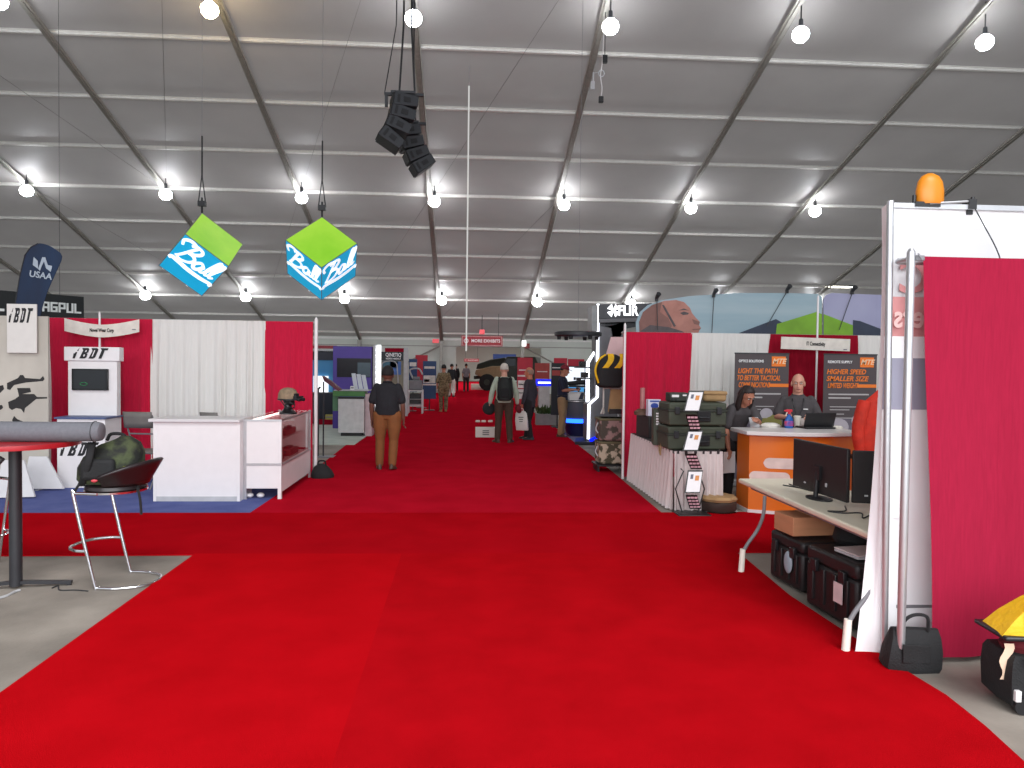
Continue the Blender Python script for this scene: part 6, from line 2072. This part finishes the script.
def person(label, loc, rz, skin, shirt, trousers, shoes, hair=None, H=1.75, wide=1., sleeve='short', spine=None, arms=None, legs=None,
           head=None, face=False, hairkind='short', belly=0., vox=.010, collar=None, belt=None, hem=.90, HS=1.09):
    k = H / 1.75
    body_m = MB()
    S = spine or [(0, .0, .95), (0, .005, 1.08), (0, .0, 1.30), (0, .01, 1.46), (0, -.01, 1.53)]
    hip, waist, chest, nb, neck = [V(p) for p in S]
    upv = (nb - chest).normalized()
    hf, hu = head or ((0, -1, 0), (0, -.03, 1))
    hf, hu = V(hf).normalized(), V(hu).normalized()
    hr = hf.cross(hu).normalized()
    hu = hr.cross(hf).normalized()
    hc = neck + hu * .105 + hf * .015
    HM = Matrix((hr, hf, hu)).transposed()

    def hd(x, y, z):
        return hc + HM @ V((x * HS, y * HS, z * HS))
    W = wide
    WQ = 1 + (W - 1) * .45
    A = {}
    for s, side in ((-1, 'R'), (1, 'L')):
        sh = nb + V((s * (.165 * W - (W - 1) * .05), 0, -.045 - max(0, W - 1) * .09))
        dflt = (sh + V((s * .055 * W, .03, -.29)), sh + V((s * .06 * W, -.04, -.55)))
        a_ = (arms or {}).get(side)
        A[side] = (sh,) + (tuple(V(q) for q in a_[:2]) if a_ else dflt)
    Lg = {}
    for s, side in ((-1, 'R'), (1, 'L')):
        hj = hip + V((s * .095 * W, 0, -.03))
        l_ = (legs or {}).get(side)
        kn, an = (V(l_[0]), V(l_[1])) if l_ else (V((s * .105, -.015, .50)), V((s * .11, .03, .085)))
        ft = V(l_[2]).normalized() if l_ and len(l_) > 2 else V((s * .2, -1, 0)).normalized()
        Lg[side] = (hj, kn, an, ft)
    # ---- body, one surface
    loft(body_m, [(hip + V((0, 0, -.06)), .13 * W, .09), (hip + V((0, 0, .03)), .150 * W, .105 + belly * .3), (waist, .135 * W, .095 + belly * .6), ((waist + chest) / 2, .145 * W, .10 + belly * .3), (chest, .158 * W, .105), (chest * .4 + nb * .6, .138 * W, .085), (nb - upv * .02, .085 * W, .07)])
    limb(body_m, [nb - upv * .06, nb + (neck - nb) * .5, neck + hu * .04], [.075 * WQ, .062 * WQ, .060 * WQ])
    # head
    body_m.ball(hd(0, -.012, .02), (.076 * HS, .094 * HS, .100 * HS), 24, HM.to_euler())
    body_m.ball(hd(0, .022, -.045), (.062 * HS, .066 * HS, .072 * HS), 20, HM.to_euler())
    body_m.ball(hd(0, .060, -.088), (.034 * HS, .026 * HS, .026 * HS), 14, HM.to_euler())
    limb(body_m, [hd(0, .082, .018), hd(0, .100, -.012), hd(0, .104, -.030)], [.010, .013, .016], 10)
    body_m.ball(hd(0, .070, .034), (.055 * HS, .022 * HS, .012 * HS), 12, HM.to_euler())
    body_m.ball(hd(0, .082, -.062), (.026 * HS, .012 * HS, .012 * HS), 12, HM.to_euler())
    for s in (-1, 1):
        body_m.ball(hd(s * .078, -.012, -.01), (.012 * HS, .024 * HS, .034 * HS), 12, HM.to_euler())
    for side, s in (('R', -1), ('L', 1)):
        sh, el, wr = A[side]
        limb(body_m, [sh + V((-s * .02, 0, -.008)), (sh + el) / 2, el], [.040 * WQ, .042 * WQ, .038])
        limb(body_m, [el, el * .7 + wr * .3, wr], [.040, .042, .027])
        ds = (wr - el).normalized()
        a_ = (arms or {}).get(side)
        cur = a_[2] if a_ and len(a_) > 2 else .5
        td = V(a_[3]) if a_ and len(a_) > 3 else V((-s * .25, -1, 0))
        hand(body_m, wr + ds * .01, ds, td * 1.0 if True else td, cur if s < 0 else -cur if False else cur, 1.)
        hj, kn, an, ft = Lg[side]
        limb(body_m, [hj, (hj + kn) / 2, kn], [.085 * W, .075 * W, .056])
        limb(body_m, [kn, kn * .65 + an * .35, an], [.055, .056, .038])
        limb(body_m, [an, an + V((0, 0, -.04)) + ft * .02, an + V((0, 0, -.052)) + ft * .13], [.036, .034, .026])
    body = remesh(body_m, 'person', skin, None, vox * .75, 3)
    tag(body, label, 'person')
    body.location = loc
    body.rotation_euler = (0, 0, rz)
    body.scale = (k, k, k)
    # ---- shirt
    m = MB()
    e = .016
    hz_ = hip + (waist - hip).normalized() * (hem - .95)
    loft(m, [(hz_, .160 * W + e, .115 + belly * .5 + e), (hip + (waist - hip) * .5, .156 * W + e, .112 + belly * .7 + e), (waist, .147 * W + e, .108 + belly + e), ((waist + chest) / 2, .152 * W + e, .108 + belly * .6 + e), (chest, .168 * W + e, .112 + e), (chest * .45 + nb * .55, .166 * W + e, .10 + e), (nb - upv * .03, .12 * W, .085 + e), (nb + upv * .015, .072, .072)])
    for side, s in (('R', -1), ('L', 1)):
        sh, el, wr = A[side]
        if sleeve == 'short':
            en = sh * .22 + el * .78
            limb(m, [sh + V((-s * .015, 0, .006)), (sh + en) / 2, en], [.056 * WQ, .061 * WQ, .064 * WQ])
        elif sleeve == 'long':
            limb(m, [sh + V((-s * .015, 0, .006)), (sh + el) / 2, el], [.062 * WQ, .060 * WQ, .056])
            limb(m, [el, (el + wr) / 2, wr * .96 + el * .04], [.060, .056, .042])
        elif sleeve == 'rolled':
            en = el
            limb(m, [sh + V((-s * .015, 0, .006)), (sh + en) / 2, en], [.060 * WQ, .062 * WQ, .062])
    remesh(m, 'shirt', shirt, body, vox, 5)
    # ---- trousers
    m = MB()
    loft(m, [(hip + V((0, 0, -.10)), .14 * W, .10), (hip + V((0, 0, -.02)), .162 * W + .008, .118 + belly * .3), (hip + (waist - hip) * .5, .158 * W + .006, .112 + belly * .5), (hip + (waist - hip) * .8, .150 * W + .004, .108 + belly * .6)])
    for side, s in (('R', -1), ('L', 1)):
        hj, kn, an, ft = Lg[side]
        limb(m, [hj, (hj + kn) / 2, kn], [.103 * W, .094 * W, .078])
        limb(m, [kn, (kn + an) / 2, an + (kn - an) * .02], [.078, .076, .066])
    remesh(m, 'trousers', trousers, body, vox, 5)
    # ---- shoes
    for side, s in (('R', -1), ('L', 1)):
        hj, kn, an, ft = Lg[side]
        up = V((0, 0, 1))
        sd = ft.cross(up).normalized()
        upn = sd.cross(ft).normalized()
        o = an - upn * .085
        m = MB()
        rs = []
        for u, w_, h_ in ((-.085, .018, .05), (-.07, .034, .085), (-.02, .040, .10), (.05, .042, .085), (.10, .047, .060), (.15, .046, .048), (.185, .034, .038), (.20, .012, .025)):
            c = o + ft * u
            rs.append([c + sd * w_ * x + upn * (h_ * z) for x, z in ((-1, .02), (-1, .3), (-.75, .8), (-.3, 1), (.3, 1), (.75, .8), (1, .3), (1, .02))])
        m.rings(rs)
        m.build('shoe', shoes, body)
    # ---- hair
    if hair is not None:
        m = MB()
        bm2 = m.bm
        rx_, ry_, rz_ = (.082, .100, .106)
        bmesh.ops.create_uvsphere(bm2, u_segments=32, v_segments=22, radius=1)
        for f in list(bm2.faces):
            c = f.calc_center_median()
            if hairkind == 'short':
                keep = c.z > .10 + .62 * c.y if c.y > -.2 else c.z > -.22
            elif hairkind == 'fringe':
                keep = c.y < .15 and -.55 < c.z < .38
            elif hairkind == 'long':
                keep = c.z > .25 + .5 * c.y if c.y > .1 else True
            else:
                keep = True
            if not keep:
                bm2.faces.remove(f)
        for v in list(bm2.verts):
            if not v.link_faces:
                bm2.verts.remove(v)
        for v in bm2.verts:
            v.co = hd(v.co.x * rx_, v.co.y * ry_ - .014, v.co.z * rz_ + .022)
        ho = m.build('hair', hair, body, fix=False)
        sd_ = ho.modifiers.new('s', 'SOLIDIFY')
        sd_.thickness = .012
        sd_.offset = 0
        if hairkind == 'long':
            m = MB()
            for s in (-1, 1):
                limb(m, [hd(s * .06, -.02, .06), hd(s * .085, -.015, -.04), hd(s * .085, .01, -.15), hd(s * .075, .03, -.24)], [.035, .04, .042, .02])
            limb(m, [hd(0, -.07, .05), hd(0, -.095, -.06), hd(0, -.085, -.2)], [.06, .065, .035])
            remesh(m, 'long_hair', hair, body, .010, 3)
    # ---- face
    if face:
        for s in (-1, 1):
            m = MB(); m.ball(hd(s * .031, .080, .012), (.014, .009, .008), 12, HM.to_euler()); m.m(1).ball(hd(s * .031, .087, .012), (.006, .004, .006), 10, HM.to_euler()); m.build('eye', [EYEW, EYED], body)
            m = MB(); limb(m, [hd(s * .014, .090, .032), hd(s * .032, .088, .036), hd(s * .05, .076, .030)], [.004, .005, .003], 8); m.build('eyebrow', hair or mat('grey_brow', (150, 130, 118), .8), body)
        m = MB(); limb(m, [hd(-.024, .084, -.060), hd(0, .094, -.060), hd(.024, .084, -.060)], [.004, .006, .004], 8); m.build('mouth', LIP, body)
    if collar is not None:
        m = MB()
        ring = [nb + V((.068 * math.cos(a), .066 * math.sin(a), .012 + .014 * math.sin(a))) for a in [j * PI / 12 for j in range(24)]]
        m.tube(ring, .016, 8, closed=True)
        m.build('collar', collar, body)
    if belt is not None:
        m = MB()
        ring = [hip + (waist - hip) * .55 + V(((.160 * W + .012) * math.cos(a), (.118 + belly * .5 + .006) * math.sin(a), 0)) for a in [j * PI / 16 for j in range(32)]]
        m.tube(ring, .014, 6, closed=True)
        m.build('belt', belt, body)
    body['_k'] = k
    return body, dict(A=A, hd=hd, nb=nb, chest=chest, k=k, hip=hip, waist=waist, HM=HM)


def wpos(body, p):
    """point of a person's own frame to the world"""
    k = body.scale[0]
    q = Matrix.Rotation(body.rotation_euler[2], 3, 'Z') @ (V(p) * k)
    return V(body.location) + q


FLR = .013
NAVY = mat('black_polo', (22, 22, 28), .85, var=.2, scale=20, bump=.2, bscale=60)
KHAKI = mat('caramel_trousers', (122, 74, 36), .85, var=.08, scale=9, bump=.2, bscale=40)
BROWN = mat('brown_leather', (70, 44, 30), .5)
BLKH = mat('black_hair', (22, 18, 18), .8)
g = gr(387, 470)
person('man seen from behind in black polo and caramel trousers on the red carpet', (g.x, g.y, FLR), R(176), SK_D, NAVY, KHAKI, BROWN, BLKH, H=1.73, wide=1.24, belly=.03, collar=NAVY, HS=1.22, spine=[(0, .0, .95), (0, .005, 1.08), (0, .0, 1.30), (0, .01, 1.46), (0, -.005, 1.495)],
       legs={'L': ((.125, -.03, .50), (.135, -.04, .085), (.25, -1, 0)), 'R': ((-.11, .0, .50), (-.10, .07, .10), (-.1, -1, -.12))}, vox=.008, hem=.93)

# backpack man
OLV = mat('dark_olive_trousers', (66, 48, 36), .85, var=.1, scale=9)
MINT = mat('pale_green_shirt', (172, 182, 164), .85, var=.06, scale=9)
WHH = mat('white_hair', (196, 188, 178), .8)
g = gr(503.5, 443)
pb, inf = person('white haired man seen from behind, pale green shirt and dark trousers', (g.x, g.y, FLR), R(180), SK_L, MINT, OLV, BROWN, WHH, H=1.78, wide=1.1, sleeve='long', belly=.02, vox=.009,
                 arms={'R': ((-.27, .04, 1.13), (-.30, -.02, .88), .9), 'L': ((.27, .04, 1.13), (.31, -.02, .88), .9)},
                 legs={'L': ((.115, -.02, .50), (.14, .02, .085), (.5, -1, 0)), 'R': ((-.115, -.02, .50), (-.14, .02, .085), (-.45, -1, 0))})
t = thing('backpack', 'black backpack worn by the white haired man in the aisle', 'backpack', wpos(pb, (0, .20, 1.20)), R(180))
m = MB(); m.rings([[V((.165 * k_ * math.copysign(abs(math.cos(a)) ** .7, math.cos(a)), .10 * k2 * math.copysign(abs(math.sin(a)) ** .7, math.sin(a)), z)) for a in [j * 2 * PI / 24 for j in range(24)]] for z, k_, k2 in ((-.26, .8, .7), (-.23, .98, 1.), (-.02, 1.03, 1.1), (.16, .95, .9), (.25, .7, .6), (.27, .4, .3))])
m.build('pack_body', mat('pack_black_green', (30, 34, 32), .8, var=.3, scale=12), t)
m = MB(); m.box((0, .0, -.08), (.2, .24, .22)); m.build('front_pocket', CLOTHB, t, bevel=.03)
for s in (-1, 1):
    m = MB(); m.tube([(s * .05, -.125, .12), (s * .03, -.13, .0), (s * .0, -.13, -.1)], .010, 6); m.build('grey_strap', GREY, t)
    m = MB(); m.tube(spline([(s * .11, .05, .24), (s * .13, .12, .26), (s * .14, .24, .18), (s * .15, .30, .0), (s * .16, .22, -.16), (s * .15, .06, -.2)], 5), .020, 8); m.build('shoulder_strap', CLOTHB, t)
q = wpos(pb, (.335, -.02, .76))
t = thing('black_hat', "round black hat held in the white haired man's left hand", 'hat', q, R(10))
m = MB(); m.lathe([(.01, .03), (.10, .03), (.145, .0), (.15, -.01), (.10, -.02), (.01, -.03)], n=24); m.build('crown', CLOTHB, t)
m.bm = None
t.rotation_euler = (R(80), 0, R(15))
q = wpos(pb, (-.32, -.02, .77))
t = thing('maroon_cap', "dark maroon cap held in the white haired man's right hand", 'cap', q, R(10))
m = MB(); m.ball((0, 0, 0), (.07, .05, .09), 14); m.build('crown', MAROON, t)
m = MB(); m.ball((.03, .02, -.07), (.06, .02, .05), 12); m.build('brim', MAROON, t)

# man in dark jacket with a white bag
DJ = mat('charcoal_jacket', (52, 48, 56), .85, var=.12, scale=9)
BT = mat('black_trousers', (26, 24, 28), .85)
SK_O = mat('skin_ruddy', (188, 112, 82), .55, var=.05, scale=12)
g = gr(529, 440)
pd, inf = person('bald man in charcoal jacket turned away, carrying a white bag', (g.x, g.y, FLR), R(-118), SK_O, DJ, BT, BLACK, mat('grey_fringe', (150, 120, 104), .8), hairkind='fringe', H=1.70, wide=1.12, sleeve='long', vox=.009, hem=.80,
                 arms={'R': ((-.26, .05, 1.13), (-.25, -.02, .90), .7), 'L': ((.26, .0, 1.13), (.29, -.06, .89), .9)},
                 legs={'L': ((.10, .0, .50), (.10, .08, .09), (.1, -1, 0)), 'R': ((-.11, -.06, .50), (-.11, -.12, .085), (-.1, -1, 0))})
q = wpos(pd, (.31, -.07, .73))
t = thing('shopping_bag', 'white plastic shopping bag carried by the man in the charcoal jacket', 'bag', q, R(-15))
WBAG = mat('white_bag_plastic', (214, 208, 202), .5, var=.04, bump=.4, bscale=14)
m = MB(); m.rings([[V((x * k_ + dx, y * k2, z)) for x, y in ((-.14, -.04), (0, -.06), (.14, -.04), (.15, 0), (.14, .04), (0, .06), (-.14, .04), (-.15, 0))] for z, k_, k2, dx in ((-.47, .95, .8, .02), (-.45, 1., 1.1, .02), (-.25, 1.03, 1.2, .0), (-.08, .9, .8, -.01), (-.03, .6, .4, 0), (-.01, .25, .3, 0))]); bb = m.build('bag_body', WBAG, t)
m = MB(); m.tube(spline([(-.05, 0, -.04), (-.03, 0, .03), (.03, 0, .03), (.05, 0, -.04)], 5), .010, 6); m.build('handle', WBAG, t)
for k_ in range(3):
    m = MB(); m.box((0, -.078, -.16 - .05 * k_), (.12 - .02 * k_, .003, .018)); m.build('print_line', mat('grey_lettering', (70, 74, 70), .6), bb)

# man with cap at the round counter
KH2 = mat('khaki_trousers', (150, 122, 88), .85, var=.08, scale=9)
NV2 = mat('navy_polo', (28, 32, 54), .85, var=.15, scale=16)
g = gr(562, 437)
pc, inf = person('man in navy shirt and red cap standing at the round grey counter', (g.x, g.y, FLR), R(72), SK_M, NV2, KH2, BROWN, BLKH, H=1.76, wide=1.08, vox=.009, collar=NV2, belt=BLACK,
                 head=((0, -1, -.25), (0, -.25, 1)),
                 arms={'R': ((-.235, -.06, 1.15), (-.12, -.30, 1.16), .8, (.9, -.3, .4)), 'L': ((.235, -.06, 1.15), (.10, -.30, 1.17), .8, (-.9, -.3, .4))})
REDC = mat('red_cap_cloth', (120, 24, 40), .8)
HMx = inf['HM']
m = MB()
bmesh.ops.create_uvsphere(m.bm, u_segments=24, v_segments=16, radius=1)
for f in list(m.bm.faces):
    if f.calc_center_median().z < .05:
        m.bm.faces.remove(f)
for v in list(m.bm.verts):
    if not v.link_faces:
        m.bm.verts.remove(v)
    else:
        v.co = inf['hd'](v.co.x * .088, v.co.y * .106 - .012, v.co.z * .105 + .035)
c_ = m.build('cap', REDC, pc, fix=False)
m = MB(); m.prism([inf['hd'](*p) for p in ((-.07, .06, .045), (-.06, .13, .038), (0, .165, .034), (.06, .13, .038), (.07, .06, .045))], HMx @ V((0, 0, .006))); m.build('cap_brim', REDC, c_)
q = wpos(pc, (0, -.39, 1.19))
t = thing('handheld_device', 'small dark device in the hands of the man in the red cap', 'device', q, R(72))
m = MB(); m.box((0, 0, 0), (.16, .10, .05), (R(20), 0, 0)); m.build('device_body', BLACK, t, bevel=.01)
m = MB(); m.box((0, .0, .027), (.12, .07, .004), (R(20), 0, 0)); m.build('device_screen', mat('maroon_screen', (110, 40, 56), .3), t)

# soldier in the far aisle
CAM_ = mat('uniform_camouflage', (92, 76, 54), .85, c2=(130, 112, 82), scale=16, ramp=(.45, .55))
g = gr(443.5, 412)
person('soldier in brown green camouflage uniform walking away down the aisle', (g.x, g.y, FLR), R(185), SK_M, CAM_, CAM_, TAN, BLKH, H=1.72, wide=1.12, sleeve='rolled', vox=.012,
       legs={'L': ((.10, -.04, .50), (.09, -.02, .085)), 'R': ((-.09, .0, .50), (-.08, .10, .10), (0, -1, -.1))})
# far group
WT = mat('white_trousers', (196, 188, 178), .85)
BJ = mat('black_jacket', (22, 22, 26), .85)
GSH = mat('grey_shirt', (120, 112, 118), .85)
for (px, py, rz, sh_, tr_, lab, H) in (
        (451.5, 397, 170, BJ, WT, 'distant person in black top and pale trousers beyond the soldier', 1.74),
        (455.5, 391, 190, BJ, BT, 'distant person all in black walking away beyond the soldier', 1.74),
        (466, 391.5, 180, GSH, BT, 'distant person in grey shirt and black trousers in mid aisle', 1.76),
        (448, 390, 160, BJ, BT, 'distant person in black nearest the red panel of the left aisle', 1.78)):
    g = gr(px, py)
    person(lab, (g.x, g.y, FLR), R(rz), SK_M, sh_, tr_, BLACK, BLKH, H=H, sleeve='long' if sh_ is BJ else 'short', vox=.016)

# people behind the orange counter
GRS = mat('dark_grey_polo', (72, 68, 70), .85, var=.1, scale=16)
g = at(800, 400, CYb + .85)
pm, inf = person('bald man in dark grey polo standing behind the orange counter', (g.x, CYb + .92, .0), R(-22), SK_L, GRS, BT, BLACK, None, H=1.70, wide=1.18, belly=.03, face=True, vox=.007, collar=GRS,
                 head=((.0, -1, -.14), (0, -.14, 1)),
                 arms={'R': ((-.27, -.04, 1.16), (-.15, -.27, 1.17), .8, (.6, -.6, .5)), 'L': ((.27, -.04, 1.16), (.17, -.27, 1.17), .8, (-.6, -.6, .5))})
m = MB(); m.tube(spline([(-.075, -.02, 1.47), (-.07, -.145, 1.37), (-.03, -.175, 1.22), (0, -.185, 1.14)], 6), .006, 6); m.tube(spline([(.075, -.02, 1.47), (.07, -.145, 1.37), (.03, -.175, 1.22), (0, -.185, 1.14)], 6), .006, 6); m.build('lanyard', BLACK, pm)
m = MB(); m.box((0.02, -.195, 1.10), (.13, .006, .11)); m.build('badge', mat('badge_white', (216, 204, 200), .5), pm)
m = MB(); m.box((.10, -.142, 1.28), (.06, .006, .014)); m.build('shirt_mark', WTXT, pm)
g = at(748, 430, CYb + .5)
DKH = mat('dark_brown_hair', (34, 22, 20), .6, var=.3, scale=30)
pw_, inf = person('dark haired woman in dark grey polo bending over the orange counter', (g.x - .05, CYb + .78, .0), R(10), SK_M, GRS, BT, BLACK, DKH, hairkind='long', H=1.66, wide=1.06, face=True, vox=.007,
                  spine=[(0, .10, .93), (0, .07, 1.05), (0, -.04, 1.24), (.0, -.14, 1.36), (0, -.19, 1.425)],
                  head=((.10, -.80, -.60), (0, -.60, .8)),
                  arms={'R': ((-.23, -.12, 1.03), (-.22, -.18, .78), .5), 'L': ((.21, -.22, 1.13), (.10, -.36, 1.17), .7, (-.7, -.4, .4))})
q = wpos(pw_, (-.22, -.21, .56))
t = thing('paper_sheet', 'white paper held low by the bending woman', 'paper', q, R(22))
m = MB(); m.grid(lambda u, v: V(((u - .5) * .2, .02 * math.sin(3 * u), .16 - .28 * v)), 4, 6); m.build('sheet', WHITE, t, fix=False)
# ================================================================== LIGHT
w = bpy.data.worlds.new('world')
scene.world = w
w.use_nodes = True
bg = w.node_tree.nodes['Background']
bg.inputs['Color'].default_value = (.86, .92, 1, 1)
bg.inputs['Strength'].default_value = 1.0


def area(name, loc, rot, sx, sy, power, col=(1, 1, 1)):
    l = bpy.data.lights.new(name, 'AREA')
    l.shape = 'RECTANGLE'
    l.size, l.size_y, l.energy, l.color = sx, sy, power, col
    o = bpy.data.objects.new(name, l)
    C.objects.link(o)
    o.location, o.rotation_euler = loc, rot
    return o


area('entrance_daylight', (0, -7, 4.5), (R(72), 0, 0), 16, 6, 1700, (.97, .98, 1))
area('far_hall_fill', (3, 60, 4.4), (0, 0, 0), 14, 22, 1500)  # added fill lamp under the ceiling, brightens the hall beyond the opening
s = bpy.data.lights.new('sun', 'SUN')
s.energy = 2.3
s.angle = R(30)
so = bpy.data.objects.new('sun', s)
C.objects.link(so)
so.rotation_euler = (R(35), R(15), 0)
scene.view_settings.view_transform = 'Standard'
scene.view_settings.look = 'None'
scene.view_settings.exposure = 0
scene.view_settings.gamma = 1.0
